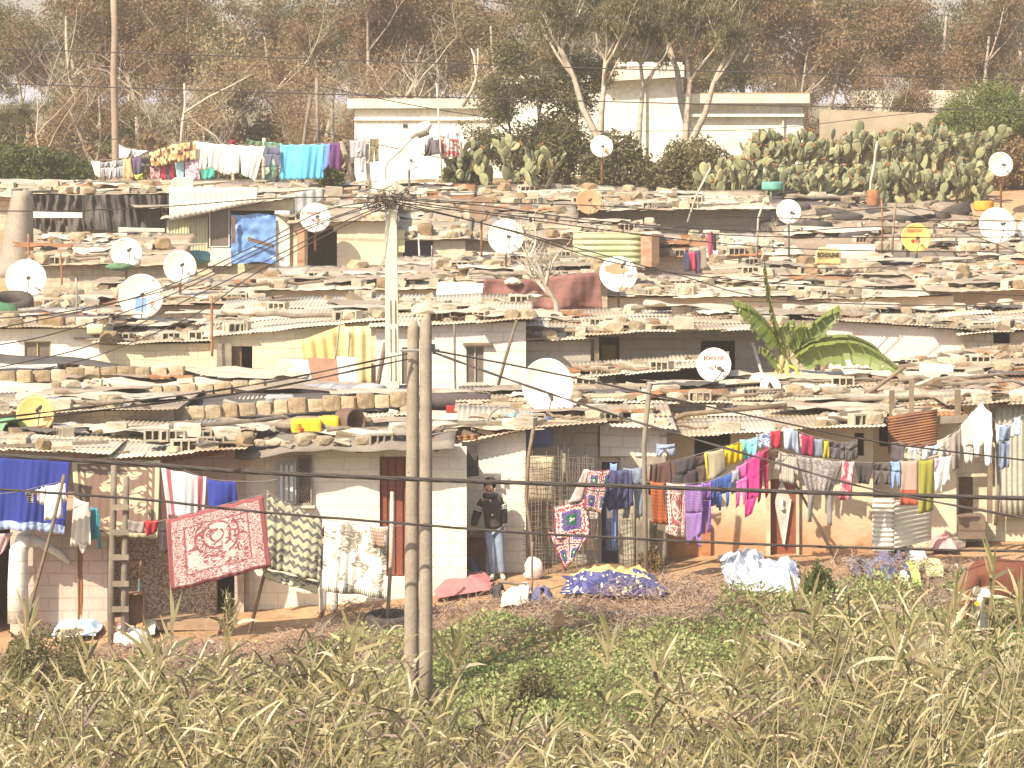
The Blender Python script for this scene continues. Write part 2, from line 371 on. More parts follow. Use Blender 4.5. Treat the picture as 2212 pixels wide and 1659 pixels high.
tree_kind('e0', BARK, LO, seed=7, h=9.5, spread=.75, nleaf=6500, bare=.8, low=.55, r0=.25, L=.3, w=.06, down=2.2, cl=.35)
tree_kind('e1', BARK, LO, seed=8, h=9.5, spread=.7, nleaf=5500, bare=.82, low=.58, r0=.23, lean=.1, L=.3, w=.06, down=2.2, cl=.35)
tree_kind('s0', DBARK, LO, seed=9, h=4.6, spread=1.0, nleaf=9500, bare=.12, r0=.1, L=.13, w=.07, down=.2, cl=.4)
def tree(key, x, Y, ytop, name, label, group='trees on the rise behind the shanties', rz=None, sx=1.):
    X = (x-CX)*Y/FO; z0 = ground(X, Y); zt = CZ-(ytop-HY)*Y/FO
    t_, c_ = TM[key]; top = max(v.co.z for v in t_.vertices)
    o = thing(name, label, 'tree', (X, Y, z0), group); s = (zt-z0)/top
    o.scale = (s*sx, s*sx, s); o.rotation_euler.z = R.uniform(0, 6.28) if rz is None else rz
    link('trunk', t_, o)
    if c_: link('crown', c_, o)
    return o
HUE = {'b0': 'reddish brown', 'b1': 'rusty brown', 'o0': 'olive green', 'o1': 'dull olive'}
bk = [(-60, 'o0', -40), (60, 'o1', 30), (150, 'b0', -60), (215, 'b1', -10), (300, 'o1', -90), (400, 'b0', 20), (470, 'o0', -70), (560, 'b1', 10), (640, 'b1', 60), (700, 'o1', -20), (790, 'b0', -60), (880, 'b1', -70),
      (960, 'b0', -40), (1055, 'b1', 30), (1130, 'o0', 10), (1210, 'o1', -80), (1300, 'o0', -60), (1390, 'o1', -120), (1490, 'b0', -80), (1600, 'o0', -130), (1690, 'b1', -90), (1790, 'o1', -30), (1870, 'b0', -50),
      (1960, 'b1', 0), (2050, 'o1', 25), (2130, 'b0', 0), (2200, 'o1', -40), (2280, 'b1', -40)]
PLACE = [(120, 'above the green bush'), (260, 'behind the tall pole'), (520, 'behind the upper clothesline'), (760, 'beside the white house'), (1090, 'behind the white house wall'), (1480, 'behind the white house'), (1760, 'beyond the white house end'), (2000, 'behind the cactus thicket'), (9999, 'beyond the round green bush')]
ORD = 'first second third fourth fifth sixth seventh eighth ninth tenth eleventh twelfth thirteenth fourteenth fifteenth sixteenth seventeenth eighteenth nineteenth twentieth'.split()
def ordinal(i): return ORD[i] if i < 20 else ('twenty-' if i < 29 else 'thirty-' if i < 39 else 'forty-' if i < 49 else 'fifty-')+ORD[(i+1) % 10-1] if (i+1) % 10 else {30: 'thirtieth', 40: 'fortieth', 50: 'fiftieth'}.get(i+1, 'sixtieth')
for i, (x, k, yt) in enumerate(bk):
    pl = next(n for m, n in PLACE if x < m)
    tree(k, x, 138+(i*7 % 5)*3.5, yt-(25 if x < 80 else 70), 'eucalyptus_tree', f'tall {HUE[k]} tree {pl}, {ordinal(i)} in the back row', sx=1.15)
THIN = [(95, 't0', 170, 126), (205, 'b1', 150, 129), (395, 't0', 90, 127), (500, 't1', 60, 128), (590, 't0', 120, 126), (690, 't1', 110, 128), (730, 't0', 180, 126), (830, 't0', 120, 131), (930, 't0', 90, 131), (1025, 't1', 100, 132), (25, 'o1', 190, 130), (300, 't0', 160, 128), (1860, 't0', 110, 130), (1960, 'b1', 140, 131), (2060, 't0', 150, 130), (1760, 't0', 150, 131), (450, 't1', 180, 124), (640, 't0', 200, 124)]
XS_ = [q[0] for q in THIN]
for i, (x, k, yt, Y) in enumerate(THIN):
    tree(k, x, Y, yt, 'thin_tree', f"{'sparse straw-leaved' if k == 't1' else 'thin twiggy brown' if k == 't0' else 'low leafy'} tree with pale limbs {next(n for m, n in PLACE if x < m)}, {ordinal(sorted(XS_).index(x))} along", 'thin trees before the tall ones', sx=1.25)
for i, (x, k, yt, lb) in enumerate([(1300, 'e0', -60, 'pale thin-trunked eucalyptus just behind the round white dish'), (1333, 'e1', -120, 'straight speckled eucalyptus beside the pale thin-trunked one'), (1385, 'e0', -40, 'smooth eucalyptus leaning over the raised white block'), (1452, 'e1', -90, 'brown eucalyptus before the raised block corner'), (1487, 'e0', -70, 'dark slim eucalyptus with drooping leaves at the raised block edge'), (1525, 'e1', -150, 'thick slanting eucalyptus trunk before the right white wall')]):
    tree(k, x, 111.6+i*.25, yt, 'eucalyptus_tree', lb, 'eucalypts before the white house', sx=1.)
tree('s0', 1185, 112.6, 85, 'olive_tree', 'dark bushy tree standing against the white house wall', None, 1., 1.25)
tree('s0', 1225, 113.4, 135, 'olive_tree', 'dark leafy tree just right of the dark bushy one', None, 4.4, 1.1)
tree('s0', 1112, 112.8, 160, 'olive_tree', 'low dusty olive bush tree left of the dark bushy one', None, 3., 1.2)
for i, x in enumerate(range(-90, 2330, 78)):
    k = ('b0', 'o1', 'b1', 'o0', 'b1')[i % 5]; tree(k, x+R.uniform(-25, 25), 168+(i % 3)*7, 20+R.uniform(-40, 55), 'eucalyptus_tree', f'distant {HUE[k]} tree filling gaps in the wood, {ordinal(i)} in the hindmost row', 'far trees closing the wood', sx=1.3)
# pale bare trunks
def bare(name, label, segs, Y, mat, cat='tree', group=None):
    o = thing(name, label, cat, at(*segs[0][0][0], Y), group); mb = MB()
    for pts, w0, w1 in segs:
        n = len(pts)
        mb.tube([at(x, y, Y+.25*math.sin(i*2.1+x)) for i, (x, y) in enumerate(pts)], [dm(lerp(w0, w1, i/(n-1)), Y)/2 for i in range(n)], 5)
    local(o, mb).build('trunk', mat, o, True); return o
PALE = plain((.62, .56, .46), (.42, .35, .27), 4, .9, .2)
bare('bare_tree', 'white forked dead trunk above the white house roof', [([(1000, 230), (1022, 190), (1030, 165), (1024, 120), (1018, 105)], 9, 4), ([(1030, 165), (1033, 130), (1032, 105)], 5, 3), ([(1032, 178), (1055, 160), (1080, 140)], 5, 2)], 121, PALE)
bare('bare_tree', 'white bent trunk left of the twin laundry poles', [([(390, 330), (394, 270), (400, 225), (398, 180)], 8, 4), ([(396, 245), (450, 210), (500, 185), (545, 160)], 6, 2)], 121, PALE)
def branchy(name, label, base, top, Y, w, seed, cat='tree', group=None, n1=7, mat=None, droop=0.):
    rr = random.Random(seed); b = at(*base, Y); tp = at(*top, Y); o = thing(name, label, cat, b, group); mb = MB()
    def go(p, d, ln, r, lv):
        pts = [p]; rad = [r]; dd = d.copy()
        for i in range(4):
            dd = (dd+Vector((rr.gauss(0, .16), rr.gauss(0, .16), rr.gauss(.03, .12)))).normalized(); pts.append(pts[-1]+dd*ln/4); rad.append(r*(1-.14*(i+1)))
        mb.tube(pts, rad, 5 if lv < 2 else 3, cap=False)
        if lv < 3:
            for k in range(n1 if lv == 0 else 4):
                a = rr.uniform(0, 6.28); out = Vector((math.cos(a), .6*math.sin(a), rr.uniform(.1, 1.)-droop)).normalized()
                go(pts[rr.randint(1, 4)], (dd*.5+out).normalized(), ln*rr.uniform(.45, .75), r*rr.uniform(.45, .6), lv+1)
    go(b, (tp-b).normalized(), (tp-b).length*.55, dm(w, Y)/2, 0)
    local(o, mb).build('trunk', mat or PALE, o, True); return o
branchy('fig_tree', 'bare grey fig tree spreading before the maroon cloth wall', (1205, 690), (1222, 400), 80.5, 14, 5, n1=6)
branchy('fig_sapling', 'thin bare sapling left of the grey fig tree', (1160, 600), (1120, 500), 81, 6, 6, n1=5)
branchy('bare_shrub', 'leafless shrub sprouting behind the banana plant', (1815, 800), (1845, 590), 76, 8, 8, n1=8)
branchy('bare_shrub', 'leafless twig bush on the rubble roof before the hut door', (1645, 560), (1700, 470), 84, 4, 9, n1=5)
def bush(name, label, x0, x1, y0, y1, Y, lf, n, L=.16, cat='bush', group=None, depth=None, bark=None):
    c = at((x0+x1)/2, y1, Y); rx = dm(x1-x0, Y)/2; hz = dm(y1-y0, Y); rr = random.Random(int(x0*7+y0)); o = thing(name, label, cat, c, group); ry = depth or rx*.7
    cr = MB(); tr = MB(); lumps = [(Vector((rr.uniform(-.75, .75)*rx, rr.uniform(-.8, .8)*ry, rr.uniform(.15, .75)*hz)), rr.uniform(.22, .42)) for _ in range(26)]
    for q, s in lumps[:12]: tr.tube([Vector((q.x*.2, q.y*.2, -.2)), q*.6, q], [.03, .02, .008], 4)
    for i in range(n):
        q, s = lumps[rr.randrange(26)]; d = Vector((rr.gauss(0, 1), rr.gauss(0, 1), rr.gauss(0, 1))).normalized()*rr.uniform(.55, 1.05)
        p = q+Vector((d.x*rx*s, d.y*ry*s, d.z*hz*s*.8)); p.z = max(0, p.z); p.z *= max(.25, 1-abs(p.x/rx)**2.2*.6)
        leaf(cr, p, L*rr.uniform(.6, 1.3), L*.45, .1, rr)
    tr.build('stems', bark or DBARK, o); cr.build('foliage', lf, o); return o
bush('bush', 'round dark green bush at the upper left below the trees', -90, 200, 305, 392, 112, LG, 9000)
bush('bush', 'big bright green bush at the far right behind the cactus', 2000, 2330, 160, 330, 119, LGB, 26000, .12)
bush('bush', 'small green bush under the heap of drying clothes', 955, 1060, 318, 395, 109, LG, 3500)
bush('bush', 'dusty undergrowth beneath the dark bushy tree', 1080, 1265, 225, 400, 112, LO, 8000)
bush('bush', 'tangled undergrowth below the eucalypt trunks', 1245, 1440, 270, 420, 111, LO, 9000)
bush('bush', 'brown-green scrub between eucalypts and cactus', 1400, 1600, 290, 415, 110.5, LO, 8500)
bush('bush', 'dry brown scrub beside the far right dish', 2120, 2300, 280, 410, 112, LB, 4500)
bush('bush', 'small leafy pot-like shrub before the blue sheet', 683, 738, 352, 398, 106.5, LG, 1400, .2)
bush('bush', 'dark thorn bush at the lower left yard edge', -60, 215, 1335, 1560, 54.5, LO, 16000, .075, depth=1.3)
bush('bush', 'dark shrub clump left of the twin wooden poles', 640, 780, 1375, 1500, 54.2, LG, 7000, .07)
bush('bush', 'low olive shrub right of the twin wooden poles', 1090, 1210, 1430, 1560, 53, LO, 6000, .07)
bush('bush', 'green weed bush beside the crumpled white sheets', 1735, 1800, 1205, 1300, 58.5, LG, 2600, .07)

for i, x in enumerate([90, 205, 330, 505, 655, 742, 868, 925, 1890]):
    j = random.Random(i+300); branchy('slender_tree', f"slender pale-barked tree trunk {next(n for m, n in PLACE if x < m)}, {ordinal(i)} along the wood's edge", (x, 400), (x+j.uniform(-30, 30), j.uniform(-40, 110)), 123+j.uniform(0, 8), j.uniform(4.5, 8), 400+i, 'tree', 'slender trunks along the wood edge', n1=4, mat=BARK)
SCB = [(x, 235+R.uniform(-30, 25), 142+R.uniform(0, 9)) for x in range(-60, 2300, 105)]+[(x, 300+R.uniform(-40, 25), 125+R.uniform(0, 14)) for x in range(-60, 2300, 74)]
for i, (x, yt, Y) in enumerate(SCB): bush('scrub_bush', f'{"tall" if Y > 141 else "low"} dry {"rusty" if i % 3 else "olive"} scrub among the tree trunks, {ordinal(sorted(q[0] for q in SCB if (q[2] > 141) == (Y > 141)).index(x))} from the left', x-85, x+85, yt, 400, Y, LB if i % 3 else LO, 7000 if Y > 141 else 3200, .23, group='scrub under the trees')

# ---------------------------------------------------------------- prickly pears
PAD = leafmat([(.07, .075, .055), (.16, .17, .095), (.24, .245, .13), (.31, .295, .16), (.4, .34, .19)], .75, .0, 0, .25); FRUIT = plain((.4, .12, .06), (.3, .2, .06), 9, .6, .1)
def cactus(label, x, y, Y, n, size, seed, w=1.):
    rr = random.Random(seed); b = at(x, y, Y); o = thing('prickly_pear', label, 'cactus', b, 'prickly pears on the bank'); pm = MB(); fm = MB()
    def pad(p, d, f, L):
        s = d.cross(f).normalized(); f = s.cross(d).normalized(); b0 = len(pm.v); tn = max(.02, min(.98, rr.gauss(.5, .2))); rings = [(-1, .12), (-.8, .5), (-.4, .85), (.1, 1), (.55, .86), (.85, .5), (1, .05)]; W_ = L*rr.uniform(.3, .38)
        for z, r in rings:
            for k in range(8):
                a = 6.283*k/8; pm.v.append(p+d*L*(z*.5+.5)+s*W_*r*math.cos(a)+f*L*.045*(r**.5)*math.sin(a))
        for i in range(6):
            for k in range(8): pm.face((b0+i*8+k, b0+i*8+(k+1) % 8, b0+(i+1)*8+(k+1) % 8, b0+(i+1)*8+k), None, 0, max(.01, min(.99, tn-(.3 if rr.random() < .12 else 0))))
        return p+d*L, s, W_
    todo = []
    for i in range(max(3, n//9)):
        a = rr.uniform(-1, 1); todo.append((Vector((a*size*w, rr.uniform(-.5, .5)*size, rr.uniform(-.15, .1))), Vector((rr.gauss(0, .3), rr.gauss(0, .2), 1)).normalized(), 0))
    k = 0
    while todo and k < n:
        p, d, lv = todo.pop(0); a = rr.uniform(-1.1, 1.1); f = Vector((math.sin(a*1.25), -math.cos(a*1.25), rr.uniform(-.3, .4))); L = rr.uniform(.27, .46)*(1 if lv else 1.25)
        tip, s, W_ = pad(p, d, f, L); k += 1
        if lv < (8 if n > 140 else 6 if n > 90 else 4):
            for q in range(rr.choice((1, 2, 2, 3))):
                e = rr.uniform(-.8, .8); todo.append((p+d*L*(1-.25*abs(e))+s*W_*e, (d*.5+s*e*.9+Vector((rr.gauss(0, .3), rr.gauss(-.1, .3), .55))).normalized(), lv+1))
        if rr.random() < .12:
            for q in range(3): pm.tube([tip+s*W_*(q-1)*.5, tip+s*W_*(q-1)*.55+d*.07], [.02, .028], 5, 1)
    pm.build('pads', [PAD, FRUIT], o, True)
cactus('pale prickly pear beside the heap of drying clothes', 1062, 396, 108, 62, 1.0, 1)
cactus('small prickly pear at the foot of the dark bushy tree', 1140, 400, 107.5, 26, .6, 2)
for i, (x, y, Y, n, s, lb) in enumerate([(1600, 415, 108, 105, 1.1, 'prickly pear nearest the eucalypts'), (1690, 420, 108, 150, 1.3, 'prickly pear above the green basin'), (1700, 370, 111.5, 165, 1.3, 'dark tall prickly pear against the end of the white house'), (1800, 425, 108, 150, 1.3, 'prickly pear around the white leaning stick'), (1810, 375, 111.5, 165, 1.4, 'prickly pear below the old beige wall'), (1910, 425, 108.2, 165, 1.3, 'prickly pear behind the leaning stick'), (1930, 365, 111.5, 180, 1.4, 'tall prickly pear with raised single pads'), (2020, 420, 108.4, 180, 1.3, 'broad prickly pear before the big green bush'), (2040, 360, 111.7, 180, 1.5, 'pale prickly pear touching the green bush'), (2110, 425, 109, 60, .9, 'prickly pear beside the far right dish'), (1560, 420, 108, 25, .6, 'few low pads beside the scrub')]):
    cactus(lb, x, y+(25 if Y < 110 else 5), Y, int(n*(1.2 if Y < 110 else 1.5)), s, 20+i)

# ---------------------------------------------------------------- white house on the rise
WHITE = plain((.86, .82, .7), (.66, .6, .49), .9, .9, .25, lo=.5, hi=.8); CREAMW = plain((.74, .69, .56), (.6, .54, .42), 1.5, .9, .2)
wh = thing('white_house', 'long white flat-roofed house with a raised middle block under the trees', 'house', at(1250, 420, 122))
def slab(part, x0, x1, y0, y1, Y0, Y1, mat, par=wh, y0b=None):
    mb = MB(); a = at(x0, y1, Y0); b = at(x1, y0, Y0); zb = at(x1, y0b if y0b else y0, Y0).z
    mb.hexa([(a.x, Y0, a.z), (b.x, Y0, a.z if not y0b else a.z+zb-b.z), (b.x, Y1, a.z), (a.x, Y1, a.z), (a.x, Y0, b.z), (b.x, Y0, zb), (b.x, Y1, zb), (a.x, Y1, b.z)])
    return local(par, mb).build(part, mat, par)
slab('wall', 766, 1100, 236, 470, 122, 128, WHITE); slab('roof_slab', 750, 1110, 213, 234, 121.75, 128.4, CREAMW)
slab('wall', 1098, 1476, 170, 470, 121.7, 129, WHITE); slab('roof_slab', 1082, 1300, 164, 182, 121.35, 129.4, CREAMW, y0b=158); slab('roof_slab', 1298, 1478, 150, 176, 121.15, 129.6, CREAMW, y0b=140); slab('parapet', 1330, 1474, 134, 143, 124, 124.3, WHITE)
slab('wall', 1474, 1735, 224, 470, 122.4, 128, WHITE); slab('roof_slab', 1400, 1749, 203, 223, 121.9, 128.6, CREAMW); slab('moulding', 1474, 1737, 246, 252, 122.15, 122.38, WHITE); slab('moulding', 764, 1098, 257, 260, 121.9, 121.98, WHITE)
slab('drain_pipe', 1392, 1395, 180, 420, 121.55, 121.65, CREAMW); slab('vent', 1218, 1226, 200, 206, 121.66, 121.69, DARK); slab('vent', 870, 880, 268, 275, 121.96, 121.99, DARK); slab('drain_pipe', 1690, 1693, 226, 420, 122.26, 122.35, CREAMW)
slab('roof_rim', 1474, 1749, 200, 203, 121.92, 122.2, plain((.5, .33, .2)))
ow = thing('old_wall', 'weathered beige wall behind the cactus thicket', 'wall', at(1920, 330, 120)); slab('wall', 1772, 2120, 236, 420, 120, 120.4, plaster((.44, .36, .26), (.34, .28, .2), (.42, .33, .24), -9), ow, y0b=248)
dh = thing('ruined_house', 'pale wall glimpsed through leaves behind the old beige wall', 'house', at(2000, 330, 133)); slab('wall', 1860, 2110, 195, 420, 133, 137, CREAMW, dh)
# ---------------------------------------------------------------- shanties
WBLK = blockwall((.83, .75, .61), (.75, .67, .54), (.5, .41, .32), amount=.55, stain=(.5, .39, .29), jm=.25); PBLK = blockwall((.56, .42, .35), (.5, .39, .33), (.3, .22, .18), amount=.5)
GBLK = blockwall((.43, .39, .33), (.35, .315, .27), (.24, .21, .18), amount=.15, jm=.7); CBLK = blockwall((.66, .57, .41), (.56, .48, .35), (.38, .3, .22))
LBLK = blockwall((.72, .67, .6), (.63, .58, .52), (.4, .35, .3)); OCHRE = plaster((.66, .54, .38), (.58, .46, .31), (.43, .21, .1), 1.12)
PLGREY = plaster((.5, .43, .34), (.41, .35, .28), (.3, .23, .17), -9); PLCREAM = plaster((.68, .59, .43), (.56, .48, .35), (.38, .29, .2), -9)
PINK = plaster((.78, .66, .57), (.72, .6, .52), (.5, .33, .28), -9); RUBWALL = blockwall((.56, .48, .36), (.44, .36, .26), (.28, .21, .15), .27, .17, mort=.03)
SH1 = sheetmetal((.54, .47, .37), (.41, .35, .27), .25); SH2 = sheetmetal((.45, .36, .26), (.34, .265, .185), .36); SH3 = sheetmetal((.6, .52, .4), (.47, .4, .3), .2); SHR = sheetmetal((.25, .12, .07), (.2, .09, .055), .9)
TARP = plain((.075, .065, .062), (.11, .095, .085), 1.4, .7, .35, spec=.3); TARPG = plain((.36, .3, .23), (.27, .22, .165), 1.2, .8, .4); SACK = plain((.66, .59, .47), (.52, .46, .36), 1.5, .8, .5)
BROWNTARP = plain((.36, .28, .2), (.27, .2, .145), .9, .85, .35)
ROOFS = {}
class Roof: pass
def house(key, name, label, x0, x1, Y, e0, e1, depth, b0, b1, wall, roof=(SH1, SH2, SH3), oh=.45, holes=(), kind='sheet', group='shanty houses', base=None, sidex=0.):
    """a hut: front wall with its openings, side and back walls, and a weighed-down roof; e = eave height, b = back edge height as seen"""
    X0, X1 = (x0-CX)*Y/FO, (x1-CX)*Y/FO; r = Roof(); ROOFS[key] = r
    zf0, zf1 = at(x0, e0, Y-oh).z, at(x1, e1, Y-oh).z; zb0, zb1 = at(x0, b0, Y+depth).z, at(x1, b1, Y+depth).z
    r.X0, r.X1, r.Y0, r.Y1 = X0-.12, X1+.12, Y-oh, Y+depth
    def f(u, v): return Vector((lerp(r.X0, r.X1, u), lerp(r.Y0, r.Y1, v), lerp(lerp(zf0, zf1, u), lerp(zb0, zb1, u), v)))
    r.f = f; r.w = X1-X0; r.d = depth+oh; r.label = label
    def zat(X, YY): return f((X-r.X0)/(r.X1-r.X0), (YY-r.Y0)/(r.Y1-r.Y0)).z-.05
    zg = min(ground(X0, Y), ground(X1, Y), ground(X0, Y+depth))-.3
    o = thing(name, label, 'house', ((X0+X1)/2, Y, ground((X0+X1)/2, Y)), group); r.o = o
    mb = MB(); th = .16; rects = [((hx0-CX)*Y/FO, (hx1-CX)*Y/FO, at(0, hy1, Y).z, at(0, hy0, Y).z) for hx0, hx1, hy0, hy1 in [q[:4] for q in holes]]
    cx = sorted({X0, X1} | {q for rc in rects for q in rc[:2] if X0 < q < X1}); cz = sorted({zg} | {q for rc in rects for q in rc[2:] if q > zg})
    def inside(x, z): return any(a < x < b and c < z < d for a, b, c, d in rects)
    for a, b in zip(cx, cx[1:]):
        for k, z in enumerate(cz):
            last = k == len(cz)-1; za = zat(a, Y) if last else cz[k+1]; zb = zat(b, Y) if last else cz[k+1]
            if not last and inside((a+b)/2, (z+cz[k+1])/2): continue
            mb.poly(((a, Y, z), (b, Y, z), (b, Y, zb), (a, Y, za))); mb.poly(((a, Y+th, za), (b, Y+th, zb), (b, Y+th, z), (a, Y+th, z)))
    for a, b, c, d in rects:
        mb.poly(((a, Y, c), (a, Y+th, c), (a, Y+th, d), (a, Y, d))); mb.poly(((b, Y, d), (b, Y+th, d), (b, Y+th, c), (b, Y, c)))
        mb.poly(((a, Y, d), (a, Y+th, d), (b, Y+th, d), (b, Y, d))); mb.poly(((a, Y, c), (b, Y, c), (b, Y+th, c), (a, Y+th, c)))
    YB = Y+depth-.05
    for xa, xb in ((X0, X0+th), (X1-th, X1)):
        mb.hexa([(xa, Y+.002, zg), (xb, Y+.002, zg), (xb, YB, zg), (xa, YB, zg), (xa, Y+.002, zat(xa, Y)-.01), (xb, Y+.002, zat(xb, Y)-.01), (xb, YB, zat(xb, YB)), (xa, YB, zat(xa, YB))])
    mb.hexa([(X0+th, YB-th, zg), (X1-th, YB-th, zg), (X1-th, YB, zg), (X0+th, YB, zg), (X0+th, YB-th, zat(X0, YB)-.01), (X1-th, YB-th, zat(X1, YB)-.01), (X1-th, YB, zat(X1, YB)-.02), (X0+th, YB, zat(X0, YB)-.02)])
    local(o, mb).build('wall', wall, o)
    rb = MB(); rr = random.Random(key); mats = list(roof)
    if kind == 'sheet':
        near = Y < 78; nxs = max(1, round(r.w/.9)); nys = max(1, round(r.d/2.))
        for i in range(nxs):
            for j in range(nys):
                u0, u1 = i/nxs-.012, (i+1)/nxs+.012; v0 = j/nys-(rr.uniform(0, .1)/r.d if j == 0 else .04)+rr.uniform(-.1, .06)/r.d; v1 = (j+1)/nys+.03
                dz = j*.012+rr.uniform(0, .022); per = .078; nseg = int((u1-u0)*r.w/per*(4 if near else 3) if near else 8); tl = rr.uniform(-.03, .04)
                def fn(u, v, u0=u0, u1=u1, v0=v0, v1=v1, dz=dz, tl=tl, ph=rr.random()):
                    q = f(lerp(u0, u1, u), lerp(v0, v1, v)); X = (u1-u0)*u*r.w
                    q.z += dz+tl*(u-.5)+(.0105 if near else .009)*math.sin(X/per*6.283+ph*6)+.05*noise.noise(Vector((q.x*.9, q.y*.7, 5+i)))*(1-v*.4); return q
                rb.grid(fn, max(6, nseg), 3, rr.randrange(len(mats)))
    else:
        def fn(u, v):
            q = f(u, v); q.z += .12*noise.noise(Vector((q.x*.8, q.y*.8, 1)))+.045*noise.noise(Vector((q.x*3.1, q.y*3, 2))); q.y += .18*noise.noise(Vector((q.x*1.1, 0, v*.2))) if v < .01 else 0
            if v < .04: q.z -= .1
            return q
        rb.grid(fn, int(r.w/.16)+4, int(r.d/.22)+4)
    ro = local(o, rb).build('roof', mats, o, smooth=True); solid(ro, .012, 1)
    return o
def panel(o, part, x0, x1, y0, y1, Y, mat, th=.04, label=None):
    mb = MB(); a = at(x0, y1, Y); b = at(x1, y0, Y); mb.box(((a.x+b.x)/2, Y, (a.z+b.z)/2), (b.x-a.x, th, b.z-a.z))
    p = local(o, mb).build(part, mat, o)
    if label: p['label'] = label
    return p
def sub(par, part, x0, x1, y0, y1, Y, mat, th=.03):
    mb = MB(); a = at(x0, y1, Y); b = at(x1, y0, Y); mb.box(((a.x+b.x)/2, Y, (a.z+b.z)/2), (b.x-a.x, th, b.z-a.z))
    l = par.parent.location if par.parent else par.location
    mb.v = [p-l for p in mb.v]; return mb.build(part, mat, par)
def corr_panel(o, part, x0, x1, y0, y1, Y, mat, per=.09, horiz=False, amp=.02, jag=0., y0b=None, y1b=None, dY=0., xb=0):
    mb = MB(); W_ = dm(x1-x0, Y); H_ = dm(y1-y0, Y); n = int((H_ if horiz else W_)/per*4)+4; y0b = y0 if y0b is None else y0b; y1b = y1 if y1b is None else y1b
    def fn(u, v):
        jj = jag*noise.noise(Vector((u*6, v*5, x0)))*(1 if v < .01 or v > .99 else 0)
        q = at(lerp(x0, x1, u)+xb*v, lerp(lerp(y0, y0b, u), lerp(y1, y1b, u), v)+jj, Y); q.y += amp*math.sin((v*H_ if horiz else u*W_)/per*6.283)+dY*u+.03*noise.noise(Vector((u*3, v*3, x0))); return q
    mb.grid(fn, 6 if horiz else n, n if horiz else 6)
    p = local(o, mb).build(part, mat, o, smooth=True); solid(p, .01); return p
WOODD = plain((.2, .12, .075), (.14, .085, .055), 5, .85, .3); REDD = plain((.27, .085, .05), (.21, .07, .045), 3, .7, .2); BLUED = plain((.035, .042, .085), (.05, .055, .1), 4, .7, .2)
BLUEG = plain((.5, .52, .52), (.42, .44, .44), 4, .6, .1); GLASS = plain((.12, .1, .09), (.2, .16, .13), 2, .2, 0, spec=.6); FRAME = plain((.78, .75, .68), (.66, .62, .55), 5, .7, .1)
def window(o, x0, x1, y0, y1, Y, bars=1, fr=FRAME, gl=GLASS):
    g_ = panel(o, 'window', x0, x1, y0, y1, Y+.06, gl, .02); w = 2.2
    for a in ((x0, x1, y0, y0+w), (x0, x1, y1-w, y1), (x0, x0+w, y0+w, y1-w), (x1-w, x1, y0+w, y1-w)): sub(g_, 'frame', *a, Y+.03, fr, .05)
    for b in range(bars): xm = lerp(x0, x1, (b+1)/(bars+1)); sub(g_, 'mullion', xm-1.2, xm+1.2, y0+w, y1-w, Y+.03, fr, .04)
    return g_
# front row
a1 = house('A1', 'block_hut', 'rough block hut behind the hanging blue blanket', -70, 232, 58.4, 968, 976, 4.2, 925, 925, PBLK, oh=.6, holes=[(-70, 22, 1085, 1420)])
panel(a1, 'lintel', 98, 138, 1128, 1153, 58.3, LBLK, .14)
pl_ = MB(); pl_.tube([at(40, 1345, 57.9), at(38, 1260, 57.9), at(40, 1190, 57.9), at(52, 1165, 57.95), at(70, 1155, 58.1)], [.19, .17, .16, .14, .1], 9); pl_.tube([at(50, 1168, 57.95), at(85, 1172, 58.1), at(125, 1195, 58.25), at(150, 1215, 58.3)], [.1, .09, .07, .04], 7)
tag(pl_.build('pillar', LBLK, None, True, at(40, 1345, 57.9)), 'rounded whitewashed pillar with a broken arch before the block hut', 'pillar')
t = NT('pebble_mosaic'); vo = t.n('ShaderNodeTexVoronoi', Scale=52.); t.put(vo.inputs['Vector'], t.tc()); MOS = t.done(t.mix(t.step(t.xyz(vo.outputs['Color'])[0], .35, .6), (.2, .12, .09), (.55, .44, .32)), .8)
a2 = house('A2', 'mosaic_hut', 'hut with a brown pebble-mosaic wall behind the rose rug', 232, 527, 59.3, 992, 968, 3.4, 910, 912, PBLK, oh=1.3, holes=[(468, 540, 1225, 1345)])
panel(a2, 'mosaic_panel', 232, 467, 1150, 1346, 59.28, MOS, .05); corr_panel(a2, 'awning_sheet', 352, 480, 975, 1000, 58.7, SHR, y0b=968, y1b=985, dY=.3, per=.12); corr_panel(a2, 'door', 168, 240, 1160, 1370, 58.35, SHR, dY=.5); panel(a2, 'step', 235, 480, 1335, 1352, 58.5, plain((.42, .28, .18)), 1.)
a3 = house('A3', 'white_house', 'pinkish white block house with a red door and a grilled window', 528, 968, 59.5, 972, 958, 3.1, 918, 905, WBLK, (plain((.17, .145, .125), (.25, .21, .17), 2, .8, .4),), oh=.62, kind='tarp', holes=[(645, 672, 988, 1088), (820, 906, 986, 1246), (938, 966, 958, 975)])
panel(a3, 'wing_wall', 968.5, 1008, 965, 1262, 59.58, WBLK, .16)
panel(a3, 'door', 820, 906, 986, 1246, 59.62, REDD)
d3_ = [q for q in a3.children if q.name.startswith('door')][0]
for k in range(5): sub(d3_, 'board', 824+k*17, 836+k*17, 990, 1242, 59.585, REDD, .03)
pd = panel(a3, 'door_leaf', 874, 906, 1055, 1240, 59.4, REDD, .03); sub(pd, 'rail', 874, 906, 1140, 1150, 59.37, REDD, .03)
w_ = panel(a3, 'window', 645, 672, 988, 1088, 59.63, plain((.2, .1, .1), (.12, .07, .07)), .02); mb = MB()
